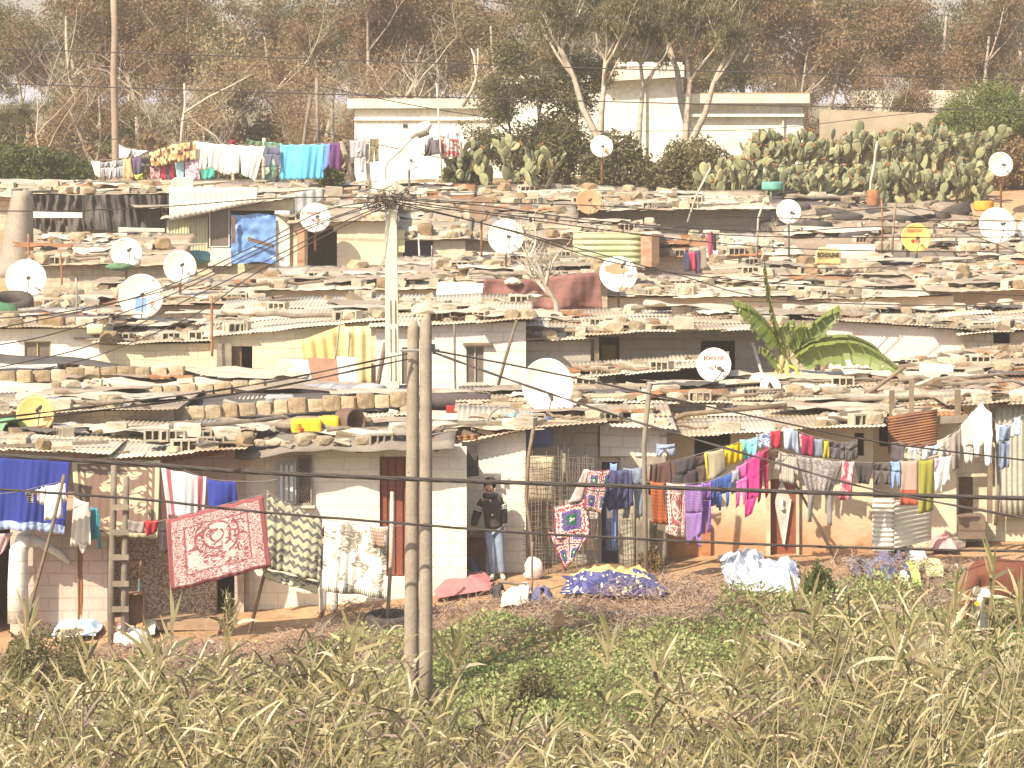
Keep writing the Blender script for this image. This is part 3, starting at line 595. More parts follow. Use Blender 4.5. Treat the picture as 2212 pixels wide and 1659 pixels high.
for k in range(-8, 12):
    for s_ in (1, -1):
        x_, y_ = (645+k*5, 990); x2, y2 = (645+k*5+s_*60, 990+110)
        t0 = [(645-x_)/(x2-x_), (672-x_)/(x2-x_)]; a_, b_ = sorted(t0); a_, b_ = max(0, a_), min(.89, b_)
        if b_ > a_: mb.tube([at(lerp(x_, x2, a_), lerp(y_, y2, a_), 59.56), at(lerp(x_, x2, b_), lerp(y_, y2, b_), 59.56)], .007, 3)
mb.v = [q-a3.location for q in mb.v]; mb.build('grille', plain((.5, .42, .36)), w_)
for q in ((643, 674, 984, 989), (643, 674, 1087, 1092), (643, 646, 989, 1087), (671, 674, 989, 1087)): sub(w_, 'frame', *q, 59.46, plain((.35, .27, .24)), .1)
sh = panel(a3, 'shutter', 597, 640, 998, 1088, 59.38, BLUEG, .04)
for k in range(3): sub(sh, 'louvre', 605+k*11, 611+k*11, 1004, 1082, 59.34, FRAME, .05)
panel(a3, 'ledge', 640, 680, 1092, 1097, 59.44, WBLK, .12); panel(a3, 'brick_stub', 770, 781, 967, 978, 59.46, RUST, .1)
a4 = house('A4', 'white_shed', 'white block wall and roof behind the standing man', 1000, 1136, 60.7, 955, 925, 3.6, 880, 885, WBLK, oh=.25, holes=[(1138, 1139, 1200, 1201)])
corr_panel(a4, 'eave_sheet', 935, 1032, 945, 958, 59.6, SHR, y0b=943, y1b=953, dY=.4, per=.12, amp=.03)
bd = MB(); bd.grid(lambda u, v: at(lerp(998, 1032, u)-6*v*(1-u)+3*v, lerp(955, 1031-u*3, v), 60.2+.03*math.sin(v*5)), 3, 6)
q_ = bd.build('hanging_board', DARK, None, False, at(1015, 955, 60.2)); solid(q_, .03); tag(q_, 'dark warped sheet hanging at the white wall corner above the man', 'board')
a5 = house('A5', 'wire_shed', 'patched shed of chicken wire and old boards right of the man', 1132, 1292, 61.6, 925, 912, 2.6, 885, 880, GBLK, (SH2, SHR, SH1), oh=.9)
corr_panel(a5, 'old_board', 1128, 1196, 985, 1085, 60.75, plain((.55, .46, .33), (.42, .34, .24), 4), per=1, amp=.03, jag=6); panel(a5, 'shelf_board', 1205, 1290, 1080, 1120, 60.95, LBLK, .05)
mb = MB()
for k in range(30):
    x_ = 1134+k*5.1+R.uniform(-2, 2); mb.tube([at(x_, 985+R.uniform(-20, 20), 60.6), at(x_+R.uniform(-5, 5), 1100, 60.58), at(x_+R.uniform(-7, 7), 1245, 60.6)], .006, 3)
for k in range(24):
    y_ = 990+k*10.5+R.uniform(-3, 3); mb.tube([at(1130, y_, 60.6), at(1180, y_+R.uniform(-6, 6), 60.57), at(1230, y_+R.uniform(-6, 6), 60.6), at(1285, y_+R.uniform(-6, 6), 60.6)], .006, 3)
local(a5, mb).build('wire_mesh', plain((.3, .24, .18)), a5)
a6 = house('A6', 'patched_shed', 'shed walled with cement sheets and a dark blue door', 1280, 1442, 61.7, 915, 925, 3, 880, 872, PLGREY, oh=.4, holes=[(1287, 1336, 998, 1238)])
panel(a6, 'door', 1287, 1336, 998, 1238, 61.8, BLUED); panel(a6, 'plinth', 1296, 1440, 918, 985, 61.62, LBLK, .1)
for i, (p0, p1, p2, p3, m_) in enumerate([(1340, 1392, 975, 1225, PLGREY), (1392, 1440, 985, 1238, GREYWOOD), (1338, 1372, 1070, 1232, CONC), (1374, 1412, 1120, 1242, GREYWOOD)]): corr_panel(a6, 'wall_sheet', p0, p1, p2, p3, 61.6-i*.05, m_, per=.3, amp=.012, jag=8)
a7 = house('A7', 'ochre_house', 'ochre plaster house with earth showing low on its wall', 1440, 1886, 62.4, 946, 918, 4.2, 868, 866, OCHRE, (SH1, SH3, SH2), oh=.75, holes=[(1664, 1720, 1035, 1205), (1500, 1578, 930, 1000), (1846, 1884, 935, 985)])
d7 = panel(a7, 'door', 1664, 1720, 1035, 1205, 62.5, REDD)
mb = MB(); ps = [at(x_, y_, 62.44) for x_, y_ in ((1688, 1036), (1707, 1075), (1692, 1180), (1673, 1085))]; mb.hexa([p for p in ps]+[p+Vector((0, .03, 0)) for p in ps]); mb.v = [q-a7.location for q in mb.v]; mb.build('diamond_panel', plain((.6, .56, .5)), d7)
mb = MB(); mb.tube([at(1708, 1078, 62.42), at(1693, 1180, 62.42)], .02, 5); mb.tube([at(1690, 1080, 62.42), at(1688, 1092, 62.41), at(1691, 1100, 62.42)], .045, 6); mb.v = [q-a7.location for q in mb.v]; mb.build('metal_trim', FRAME, d7)
for q in ((1655, 1664, 1000, 1205), (1720, 1726, 1030, 1205)): panel(a7, 'jamb', *q, 62.36, plain((.68, .56, .4)), .08)
panel(a7, 'red_panel', 1440, 1535, 1130, 1225, 62.34, plain((.38, .13, .07), (.5, .25, .1), 7), .06)
a8 = house('A8', 'washing_hut', 'hut behind the rusty sheet and pale corrugated screen', 1880, 2066, 63.2, 902, 895, 3.5, 858, 850, PLCREAM, (SH2, SH1, SHR), oh=.5, holes=[(1890, 1920, 915, 965)])
sc_ = thing('corrugated_screen', 'low pale corrugated metal screen under the olive and red towels', 'screen', at(1885, 1190, 61.6)); SHP = sheetmetal((.68, .62, .52), (.6, .54, .44), .06)
corr_panel(sc_, 'end_sheet', 1884, 1932, 1076, 1192, 61.6, SHP, .085, True); corr_panel(sc_, 'long_sheet', 1932, 2022, 1082, 1186, 61.6, SHP, .085, True, dY=.7, y1b=1176)
rs = thing('rusty_sheet', 'rusty red corrugated sheet fixed upright on the hut roof edge', 'metal sheet', at(1970, 980, 62.5)); corr_panel(rs, 'sheet', 1918, 2025, 900, 980, 62.5, sheetmetal((.19, .08, .05), (.15, .06, .04), .6), .05, True, .012, jag=10, y0b=884, y1b=960)
for q in ((1921, 1932, 843, 905), (1964, 1974, 820, 900), (2063, 2075, 842, 905)):
    mb = MB(); a = at(q[0], q[3], 62.7); b = at(q[1], q[2], 62.7); mb.box((a+b)/2, (b.x-a.x, .08, b.z-a.z)); tag(mb.build('wooden_post', WOOD, None, False, a), {1921: 'squared wooden post at the left of the rusty sheet', 1964: 'pale wooden post behind the middle of the rusty sheet', 2063: 'squared wooden post right of the rusty sheet'}[q[0]], 'post')
mb = MB(); mb.box(at(2055, 906, 62.6), (dm(75, 62.6), .05, dm(16, 62.6)), Matrix.Rotation(-.05, 3, 'Y')); tag(mb.build('grey_plank', GREYWOOD, None, False, at(2055, 906, 62.6)), 'grey plank crossing just right of the rusty sheet', 'plank')
a9 = house('A9', 'board_hut', 'hut with a narrow brown board door and grey corrugated side', 2052, 2290, 63.6, 872, 868, 4, 838, 835, CBLK, (SH1, TARPG, SH2), oh=.5, holes=[(2062, 2102, 1030, 1120)])
panel(a9, 'door', 2062, 2102, 1030, 1120, 63.68, WOODD); corr_panel(a9, 'wall_sheet', 2150, 2280, 880, 1115, 63.3, plain((.48, .45, .37), (.38, .36, .3), 2), .1, amp=.025, jag=6); panel(a9, 'post', 2133, 2143, 880, 1130, 63.3, WOOD, .12)
panel(a9, 'box_step', 2066, 2124, 1112, 1160, 63.2, plain((.22, .16, .12)), .6)
# roofs just behind the front row
a3b = house('A3b', 'tarp_roofed_hut', 'hut roofed with black sheeting behind the yellow jerrycans', 345, 885, 63.4, 940, 893, 5.2, 842, 838, GBLK, (SH3, SH1), oh=.4)
mb = MB(); rf = ROOFS['A3b']
def tarpfn(u, v):
    q = rf.f(lerp(-.04, 1.03, u), lerp(.12, 1., v)); q.z += .06+.05*noise.noise(Vector((q.x*1.3, q.y*1.2, 3))); return q
mb.grid(tarpfn, 60, 30); q_ = mb.build('roof_tarp', TARP, None, True, rf.f(.5, .5)); solid(q_, .01); tag(q_, 'black sheeting weighed down by a row of brown stones', 'tarp')
house('A2b', 'long_hut', 'long low hut behind the round yellow dish', -70, 372, 63., 892, 882, 5.0, 852, 846, RUBWALL, (SH2, SH1, TARPG), oh=.4)
house('A1b', 'white_sheeted_hut', 'hut roofed with white sheeting beside the white house', -70, 560, 69, 848, 836, 4, 790, 806, CBLK, (SACK,), oh=.3, kind='tarp')
mb = MB(); mb.grid(lambda u, v: at(lerp(-40, 420, u), lerp(758, 800, u)+v*lerp(20, 6, u)+4*math.sin(u*11), 72.6-v*.8), 40, 6); q_ = mb.build('roof_tarp', TARP, None, True, at(200, 780, 72.4)); solid(q_, .02); tag(q_, 'long dark tarpaulin sagging below the white house wall', 'tarp')
house('A4b', 'plank_roof_hut', 'hut under the big white dish', 1000, 1260, 64.4, 885, 880, 5, 838, 835, PLGREY, (SH2, GREYWOOD, SH1), oh=.3)
house('A6b', 'lean_roof_hut', 'hut roofed in pale planks below the lettered white dish', 1250, 1560, 65, 868, 868, 3.8, 832, 832, GBLK, (SH3, SH1, GREYWOOD), oh=.3)
house('A7b', 'branch_roofed_hut', 'hut below the banana plant with branches on its roof', 1550, 1900, 66.4, 862, 858, 3.8, 822, 815, RUBWALL, (SH2, SH1, TARPG), oh=.3)
house('A8b', 'rust_roofed_hut', 'hut with a flat rust-brown roof patch right of the banana plant', 1890, 2290, 67, 848, 846, 4.6, 800, 792, PLGREY, (SHR, SH2, SH1), oh=.4)
# second row
b0 = house('B0', 'white_house', 'bright white house wall below the leftmost big dishes', -70, 214, 74.5, 708, 706, 5, 668, 668, plain((.84, .8, .72), (.76, .72, .64), 1.5, .9, .1), oh=.2, holes=[(52, 110, 737, 775)])
w_ = window(b0, 52, 110, 737, 775, 74.5, 1, plain((.55, .42, .15)))
b1 = house('B1', 'cream_block_hut', 'cream block hut behind the tall grey dish mast', 214, 466, 74, 742, 738, 5.2, 700, 692, CBLK, oh=.2)
b2 = house('B2', 'plank_hut', 'hut with dark plank front and yellow ridged sheets', 455, 828, 73.2, 728, 688, 6, 652, 640, CBLK, (SH1, SH3), oh=.2, holes=[(500, 545, 748, 800)])
panel(b2, 'door', 500, 522, 748, 802, 73.3, WOODD); panel(b2, 'plank', 468, 500, 742, 806, 73.1, GREYWOOD, .05)
YEL = plain((.66, .5, .2), (.56, .42, .2), 3, .8, .2); corr_panel(b2, 'ridged_sheet', 650, 745, 735, 830, 72.6, YEL, .23, amp=.05, y0b=700, xb=14); corr_panel(b2, 'ridged_sheet', 738, 802, 706, 838, 72.5, plain((.74, .62, .34), (.62, .5, .26)), .23, amp=.05, y0b=704)
b3 = house('B3', 'pale_block_house', 'pale lilac-shaded block house behind the twin wooden poles', 812, 1136, 72.4, 708, 690, 6.5, 640, 640, LBLK, (SH1, SH2, SH3), oh=.2, holes=[(1006, 1046, 748, 828), (866, 884, 748, 832)])
window(b3, 1006, 1046, 748, 828, 72.4, 1, plain((.5, .45, .38))); window(b3, 866, 884, 748, 832, 72.4, 0); panel(b3, 'lintel', 1000, 1062, 741, 746, 72.34, WOOD, .12); panel(b3, 'sill', 1002, 1052, 829, 834, 72.34, CONC, .16)
b4 = house('B4', 'grey_block_hut', 'grey block hut beneath the rusty ridged eave', 1100, 1276, 73, 738, 730, 5, 680, 678, GBLK, oh=.2)
b5 = house('B5', 'grey_block_house', 'long grey block house with a dark open doorway', 1276, 1640, 73.6, 720, 712, 5.5, 672, 668, GBLK, oh=1.1, holes=[(1514, 1588, 736, 850), (1290, 1338, 728, 850)])
panel(b5, 'post', 1284, 1294, 715, 800, 72.8, WOOD, .1); panel(b5, 'curtain', 1300, 1332, 745, 815, 73.9, plain((.4, .3, .06), (.3, .22, .05)), .03)
house('B5l', 'lean_to', 'open lean-to with a wavy metal roof below the grey block house', 1255, 1560, 69.6, 818, 788, 2.6, 785, 768, GBLK, (SH3, SH1), oh=.5, holes=[(1330, 1545, 795, 868)])
house('B6', 'stone_hut', 'stone hut behind the banana plant stems', 1640, 1760, 74, 705, 702, 4, 672, 670, RUBWALL, oh=.2)
b7 = house('B7', 'pink_house', 'pale pink plaster house right of the banana plant', 1750, 2086, 74.6, 686, 712, 4.5, 662, 672, PINK, (SH2, GREYWOOD, SH1), oh=.2)
panel(b7, 'white_door', 1790, 1882, 775, 838, 74.1, FRAME, .05); panel(b7, 'pink_shutter', 1740, 1790, 768, 812, 74.2, plain((.6, .36, .3)), .05)
b8 = house('B8', 'rubble_hut', 'rubble hut with a small dark window at the right edge', 2082, 2290, 74.2, 722, 706, 5, 668, 660, RUBWALL, oh=.2, holes=[(2146, 2182, 715, 742)])
house('B9', 'low_rubble_wall_hut', 'low hut of broken blocks in front of the pink wall', 1975, 2290, 71.4, 798, 778, 2.6, 778, 758, RUBWALL, (TARPG, SH2), oh=.2)
# third row
house('C0', 'low_hut', 'low hut below the leftmost big dish', -70, 190, 82, 668, 664, 4.5, 640, 636, CBLK, oh=.2); house('C1', 'low_hut', 'low hut below the rust-spotted dish', 180, 570, 82.5, 662, 655, 5, 612, 606, RUBWALL, (SH2, SH1, SHR), oh=.2)
house('C2', 'block_roofed_hut', 'hut behind the concrete pole with rows of blocks on its roof', 560, 1046, 83.2, 625, 622, 6, 580, 575, PLCREAM, oh=.2)
c3 = house('C3', 'cloth_fronted_hut', 'hut screened by a sagging maroon cloth', 1036, 1312, 83.4, 606, 600, 5, 572, 570, RUBWALL, (TARPG, SH2), oh=.2)
house('C4', 'low_hut', 'low hut behind the rust-ringed dish', 1300, 1700, 84, 640, 640, 5.5, 600, 596, PLCREAM, oh=.2); house('C5', 'plastered_hut', 'plaster hut behind the bare shrub and banana leaves', 1700, 2060, 84.4, 648, 636, 4.6, 606, 600, PLCREAM, oh=.2)
house('C6', 'low_hut', 'hut with a wavy eave over a dark gap at the far right', 2010, 2290, 85, 632, 622, 5, 585, 580, PLGREY, (SH3, SH2), oh=.8)
house('C7', 'rubble_roofed_hut', 'hut roofed with stones below the three left dishes', 60, 372, 88.5, 572, 570, 5, 512, 508, RUBWALL, (SH2, TARPG, SH1), oh=.2)
house('C8', 'rubble_roofed_hut', 'hut roofed with stones between dark arch and fig tree', 830, 1240, 88.5, 592, 588, 4.6, 556, 552, RUBWALL, (SH2, TARPG, SH1), oh=.2)
house('C9', 'rubble_roofed_hut', 'hut roofed with stones under the square yellow half dish', 1560, 1930, 89, 596, 592, 4.6, 566, 562, RUBWALL, (SH2, TARPG, SH1), oh=.2)
house('C10', 'rubble_roofed_hut', 'hut with brick piled roof at right below the yellow dish', 1900, 2290, 89.4, 592, 586, 4.4, 560, 556, RUBWALL, (SH2, SHR, SH1), oh=.2)
# fourth row
d1 = house('D1', 'tarp_walled_hut', 'hut walled with gathered black sheeting', 62, 372, 96, 420, 418, 6, 396, 392, GBLK, (SH2, SH1, TARPG), oh=.25)
mb = MB(); mb.grid(lambda u, v: at(lerp(66, 366, u), lerp(421, 421, u)+v*lerp(70, 96, u)+v*8*math.sin(u*9), 95.6)+Vector((0, .28*noise.noise(Vector((u*26+2*v*math.sin(u*7), v*1.6, 4)))+.12*noise.noise(Vector((u*60-3*v, v*2.5, 9))), 0)), 160, 10)
local(d1, mb).build('tarp_wall', TARP, d1, True)
d2 = house('D2', 'sheet_metal_hut', 'hut with a rusty white metal awning and a blue tarpaulin door', 362, 634, 95, 470, 425, 6, 398, 396, CBLK, oh=.3, holes=[(458, 494, 450, 530), (498, 592, 455, 570)])
corr_panel(d2, 'awning', 366, 556, 405, 478, 94.3, sheetmetal((.74, .7, .6), (.64, .6, .5), .1), .14, amp=.012, y1b=436, jag=3); corr_panel(d2, 'wall_sheet', 360, 450, 470, 572, 94.9, plain((.5, .49, .4), (.62, .56, .32), 2.5), .08); window(d2, 452, 496, 448, 534, 94.8, 0); panel(d2, 'pier', 594, 626, 455, 575, 94.8, LBLK, .2); panel(d2, 'wall_foot', 450, 500, 536, 574, 94.85, LBLK, .1)
mb = MB(); mb.grid(lambda u, v: at(lerp(499, 596, u), lerp(463, 568, v)+2*math.sin(u*8), 94.6)+Vector((0, .07*noise.noise(Vector((u*5, v*6, 0)))+.03*noise.noise(Vector((u*14, v*15, 0))), 0)), 24, 24); q_ = local(d2, mb).build('blue_tarp', plain((.12, .25, .56), (.2, .36, .68), 2, .35, .3, spec=.5), d2, True); panel(d2, 'batten', 500, 508, 468, 525, 94.4, WOODD, .04); corr_panel(d2, 'batten', 535, 592, 512, 519, 94.4, WOODD, 1, y0b=528, y1b=535)
d3 = house('D3', 'tank_hut', 'round-shouldered plaster hut with a dark open arch', 634, 842, 94, 480, 475, 5, 440, 428, PLCREAM, (SH2, SH1), oh=.2, holes=[(664, 728, 500, 575), (672, 720, 488, 501)])
corr_panel(d3, 'ridged_sheet', 638, 700, 415, 470, 93.4, sheetmetal((.42, .42, .43), (.3, .3, .3), .15), .25, amp=.05, y0b=408, y1b=430); panel(d3, 'plank', 642, 658, 492, 575, 93.8, plain((.5, .3, .18)), .08)
d4 = house('D4', 'small_hut', 'small hut with a purple-black window right of the concrete pole', 842, 1005, 94.6, 516, 518, 8, 432, 436, CBLK, (SH2, TARPG, RUBWALL), oh=.2, holes=[(870, 936, 520, 562)])
panel(d4, 'window', 870, 936, 520, 562, 94.72, plain((.04, .03, .05), (.09, .06, .1)), .02); panel(d4, 'yellow_sheet', 858, 874, 497, 545, 94.3, plain((.75, .66, .38)), .03)
house('D5', 'stone_roofed_hut', 'hut roofed with loose stones behind the fig tree', 1000, 1240, 95.5, 520, 515, 6, 452, 446, RUBWALL, (SH2, TARPG), oh=.2)
d6 = house('D6', 'green_metal_hut', 'hut of faded green ridged metal behind the fig tree', 1236, 1418, 94.8, 500, 506, 5, 480, 482, plain((.3, .24, .18)), oh=.2); corr_panel(d6, 'wall_sheet', 1238, 1384, 503, 576, 94.5, plain((.4, .44, .17), (.5, .49, .33), 2), .16, True, .03); panel(d6, 'brick_edge', 1384, 1410, 510, 576, 94.5, plain((.52, .38, .27), (.4, .2, .12), 6), .1); panel(d6, 'post', 1408, 1424, 505, 576, 94.4, WOODD, .1)
house('D7', 'shaded_block_hut', 'long block hut in shade under a low metal eave at the back', 1250, 1660, 102, 454, 452, 5, 416, 414, GBLK, oh=.9)
house('D8', 'white_block_hut', 'white block hut with red-edged roof behind the dark laundry', 1418, 1722, 96, 556, 548, 4.5, 508, 505, LBLK, (SACK, SHR, SH3), oh=.4)
d9 = house('D9', 'tyre_roofed_hut', 'big brown-roofed hut weighed down with old tyres', 1700, 2160, 96.5, 545, 545, 10, 436, 440, plain((.4, .34, .28), (.3, .25, .21), 3), (BROWNTARP,), oh=.3, kind='tarp'); panel(d9, 'white_fascia', 1785, 1890, 528, 556, 96.1, FRAME, .05); panel(d9, 'dark_sheet', 1930, 2072, 540, 592, 95.6, plain((.2, .165, .14), (.26, .21, .18), 2), .05)
house('D10', 'low_hut', 'low hut with a tilted dark roof at the far right', 2078, 2290, 94.6, 552, 545, 5, 508, 500, LBLK, (TARPG, SH2), oh=.3)
# top row
house('E1', 'low_hut', 'low hut roof strewn with blocks before the upper laundry', -70, 640, 103, 424, 428, 4, 390, 396, RUBWALL, (SH2, SH1, TARPG), oh=.3); house('E2', 'low_hut', 'low roof strewn with white sacks left of the fig tree', 640, 1010, 103, 436, 436, 5, 396, 398, RUBWALL, (SH2, SHR, SACK), oh=.3)
house('E3', 'low_hut', 'low roof piled with pale stones below the undergrowth', 990, 1400, 104, 446, 446, 5, 398, 408, RUBWALL, (SH2, SH3), oh=.3); house('E4', 'tarp_hut', 'low hut under crumpled dark sheets below the cactus', 1640, 1905, 106, 438, 440, 3, 416, 418, RUBWALL, (TARP,), oh=.3, kind='tarp')
for nm, lb, x0, x1, ya, yb, Y in (('sagging_sack', 'grey dusty plaster gable at the far left of the black sheeting', -20, 68, 412, 600, 93), ):
    mb = MB(); mb.grid(lambda u, v: at(lerp(lerp(30, -10, v), lerp(68, 70, v), u), lerp(ya, yb, v), Y-.3*math.sin(u*3.1)), 8, 12); q_ = mb.build('gable_wall', plain((.36, .31, .26), (.28, .24, .2), 2), None, True, at(30, 600, Y)); solid(q_, .1); tag(q_, lb, 'wall')
mb = MB(); mb.grid(lambda u, v: at(lerp(1046, 1300, u), lerp(lerp(602, 592, u)+4*math.sin(u*5), 668, v), 82.6)+Vector((0, .12*math.sin(u*14+v*2)*(.3+v)+.06*noise.noise(Vector((u*16, v*3, 2))), 0)), 60, 8); q_ = mb.build('maroon_cloth', plain((.28, .14, .115), (.21, .1, .085), 1.5, .9, .4), None, True, at(1170, 600, 82.6)); solid(q_, .02); tag(q_, 'long maroon cloth screening the hut behind the fig tree', 'cloth')
# ---------------------------------------------------------------- loose weights on the roofs
STM = []; rr = random.Random(3)
for i in range(9):
    bm = bmesh.new(); bmesh.ops.create_icosphere(bm, subdivisions=2, radius=.5); sc_ = (rr.uniform(.8, 1.3), rr.uniform(.7, 1.), rr.uniform(.45, .75)); of = Vector((i*7.3, 1, 2))
    for v in bm.verts:
        d = 1+.35*noise.noise(v.co*2.2+of)+.16*noise.noise(v.co*6+of); c = v.co*d; q = Vector([max(-.36, min(.36, x)) for x in c]); v.co = Vector((q.x*sc_[0], q.y*sc_[1], q.z*sc_[2]))
    me = bpy.data.meshes.new('stone'); bm.to_mesh(me); bm.free()
    me.materials.append([STONE, plain((.54, .46, .34), (.38, .3, .21), 3, .95, .6, rnd=.15), plain((.36, .25, .15), (.23, .16, .09), 3, .95, .6, rnd=.2)][i % 3]); STM.append(me)
STD = ['rough tan stone', 'pale crumbly stone', 'rough brown stone']
def hollow():
    mb = MB(); L, H, D = .42, .2, .2; w = .03
    xs = [-L/2, -L/2+w, -w*2.2, -w*1.2, w*1.2+0, w*2.2, L/2-w, L/2]; xs = [-.21, -.178, -.07, -.045, .045, .07, .178, .21]
    for i in range(7):
        a, b = xs[i], xs[i+1]
        if i % 2 == 0: mb.box(((a+b)/2, 0, 0), (b-a, D, H))
        else: mb.box(((a+b)/2, 0, H/2-.014), (b-a-.004, D-.006, .026)); mb.box(((a+b)/2, 0, -H/2+.014), (b-a-.004, D-.006, .026)); mb.box(((a+b)/2, D/2-.02, 0), (b-a-.004, .02, H-.06))
    return mb.mesh('hollow_block', [CONC])
def chipped(L, D, H, mat, seed):
    bm = bmesh.new(); bmesh.ops.create_cube(bm, size=1); bmesh.ops.subdivide_edges(bm, edges=bm.edges[:], cuts=4, use_grid_fill=True); of = Vector((seed*5, 0, 0))
    for v in bm.verts:
        n = noise.noise(v.co*3+of)*.11+noise.noise(v.co*8+of)*.05; c = v.co*(1+n); c -= v.co.normalized()*max(0, v.co.length-(.58 if seed in (4, 5, 9) else .72))*.45; v.co = Vector((c.x*L, c.y*D, c.z*H))
    me = bpy.data.meshes.new('block'); bm.to_mesh(me); bm.free(); me.materials.append(mat); return me
HB = [hollow()]; SB = [chipped(.42, .2, .2, CONC, 1), chipped(.4, .22, .2, plain((.6, .55, .45), (.48, .42, .33), 4, .95, .4, rnd=.15), 2), chipped(.34, .24, .19, CONC, 3)]
OLDB = [chipped(.44, .27, .25, plain((.5, .42, .31), (.36, .28, .19), 5, .95, .6, rnd=.2), 9), chipped(.46, .26, .27, plain((.41, .31, .2), (.29, .21, .13), 5, .95, .6, rnd=.2), 4), chipped(.4, .26, .26, plain((.46, .37, .25), (.33, .25, .16), 5, .95, .6, rnd=.2), 5)]
def plank(L, W_, T, mat, seed):
    mb = MB(); mb.grid(lambda u, v: (lerp(-L/2, L/2, u), lerp(-W_/2, W_/2, v), .03*math.sin(u*3+seed)), 6, 1); mb2 = MB()
    mb2.box((0, 0, 0), (L, W_, T)); return mb2.mesh('plank', mat)
def branch(L, r, seed, mat):
    q = random.Random(seed); mb = MB(); pts = [Vector((lerp(-L/2, L/2, i/7), .1*q.gauss(0, .5), .04*q.gauss(0, 1))) for i in range(8)]; mb.tube(pts, [r*lerp(1, .6, i/7) for i in range(8)], 6); return mb.mesh('branch', mat, True)
PLK = [plank(1.3, .13, .03, GREYWOOD, 1), plank(1.8, .1, .05, plain((.55, .48, .36), (.42, .35, .25), 5, .9, .2, rnd=.15), 2), plank(.9, .2, .025, WOOD, 3), plank(2.4, .07, .06, GREYWOOD, 4)]; BRN = [branch(1.8, .045, 1, WOOD), branch(2.6, .06, 2, GREYWOOD), branch(1.2, .035, 3, WOOD)]
def sheetpiece(seed, mat, L=.9, W_=.6):
    mb = MB(); mb.grid(lambda u, v: ((u-.5)*L*(1+.15*math.sin(v*5+seed)), (v-.5)*W_*(1+.2*math.sin(u*4+seed)), .09*noise.noise(Vector((u*3+seed, v*3, 0)))+.03*noise.noise(Vector((u*9, v*9, seed)))), 12, 9); return mb.mesh('sheet_scrap', mat, True)
SCR = [(sheetpiece(1, SACK), 'crumpled white sack'), (sheetpiece(2, TARPG), 'grey sheeting scrap'), (sheetpiece(3, SH2, 1.3, .5), 'bent metal scrap'), (sheetpiece(4, SHR, 1., .5), 'rusty metal scrap'), (sheetpiece(5, TARP, 1.2, .7), 'black sheeting scrap'), (sheetpiece(6, plain((.68, .61, .49)), 1.1, .35), 'white board scrap')]
BIG = [(sheetpiece(11, SH3, 2.6, 1.3), 'big pale loose sheet'), (sheetpiece(12, SH2, 2.2, 1.1), 'big brown loose sheet'), (sheetpiece(13, TARPG, 2.4, 1.4), 'big grey loose sheet'), (sheetpiece(14, SH1, 3., 1.), 'long dull loose sheet'), (sheetpiece(15, SHR, 1.8, 1.), 'big rusty loose sheet'), (sheetpiece(16, SACK, 2., 1.2), 'big white loose sheet')]
PENDING = {}
def rest(name, me, desc, cat, place, p, rz, s=1., tilt=(0, 0), grp=None):
    o = link(name, me); lo = min(v.co.z for v in me.vertices); sc = s if hasattr(s, '__len__') else (s, s, s); o.scale = sc
    o.rotation_euler = (tilt[0], tilt[1], rz); o.location = p-Vector((0, 0, lo*sc[2]*.8)); o['category'] = cat; o['group'] = grp or f'{name.replace("_", " ")}s lying on the roofs'; PENDING.setdefault((desc, place), []).append(o); return o
def finish_labels():
    for (desc, place), os_ in PENDING.items():
        os_.sort(key=lambda o: o.location.x/o.location.y)
        for i, o in enumerate(os_): o['label'] = f'{desc} {place}' if len(os_) == 1 else f'{desc}, {ordinal(i)} from left {place}'
RP = {'A1': 'roof over the blue blanket', 'A2': 'roof over the rose rug', 'A3': 'roof over the red door', 'A4': 'roof over the standing man', 'A5': 'wire shed roof', 'A6': 'cement shed roof', 'A7': 'ochre house roof', 'A8': 'roof above the rusty sheet', 'A9': 'roof at far lower right', 'A3b': 'black sheeted roof', 'A2b': 'roof behind the round yellow dish', 'A1b': 'white sheeted roof', 'A4b': 'roof under the biggest dish', 'A6b': 'plank roof below the lettered dish', 'A7b': 'roof below the banana plant', 'A8b': 'rust-patched roof', 'B0': 'roof of the small bright white house', 'B1': 'roof behind the grey dish mast', 'B2': 'roof over the yellow ridged sheets', 'B3': 'roof of the pale block house', 'B4': 'roof left of the grey block house', 'B5': 'grey block house roof', 'B5l': 'lean-to roof', 'B6': 'stone hut roof', 'B7': 'pink house roof', 'B8': 'roof over small dark window', 'B9': 'low wall below the pink house', 'C0': 'roof under the leftmost dish', 'C1': 'roof behind the rust-spotted dish', 'C2': 'roof behind the concrete pole', 'C3': 'roof behind the maroon cloth', 'C4': 'roof behind the rust-ringed dish', 'C5': 'roof behind the banana leaf tip', 'C6': 'wavy eaved roof at far right', 'C7': 'roof in front of the black sheeting', 'C8': 'roof below the purple-black window', 'C9': 'roof around the half yellow dish', 'C10': 'roof below the round yellow dish mast', 'D1': 'roof over the black sheeting', 'D2': 'roof over the white awning', 'D3': 'tank hut roof', 'D4': 'stony roof by the concrete pole', 'D5': 'roof between brown dish and fig tree', 'D6': 'green ridged hut roof', 'D7': 'long back roof', 'D8': 'red-edged white roof', 'D9': 'tyre roof', 'D10': 'tilted dark roof', 'E1': 'roof before the upper laundry', 'E2': 'sack strewn top roof', 'E3': 'stone piled top roof', 'E4': 'roof below the cactus'}
NB = {k: (9, 5, 4, 4) for k in RP}   # stones, blocks, timber, scraps
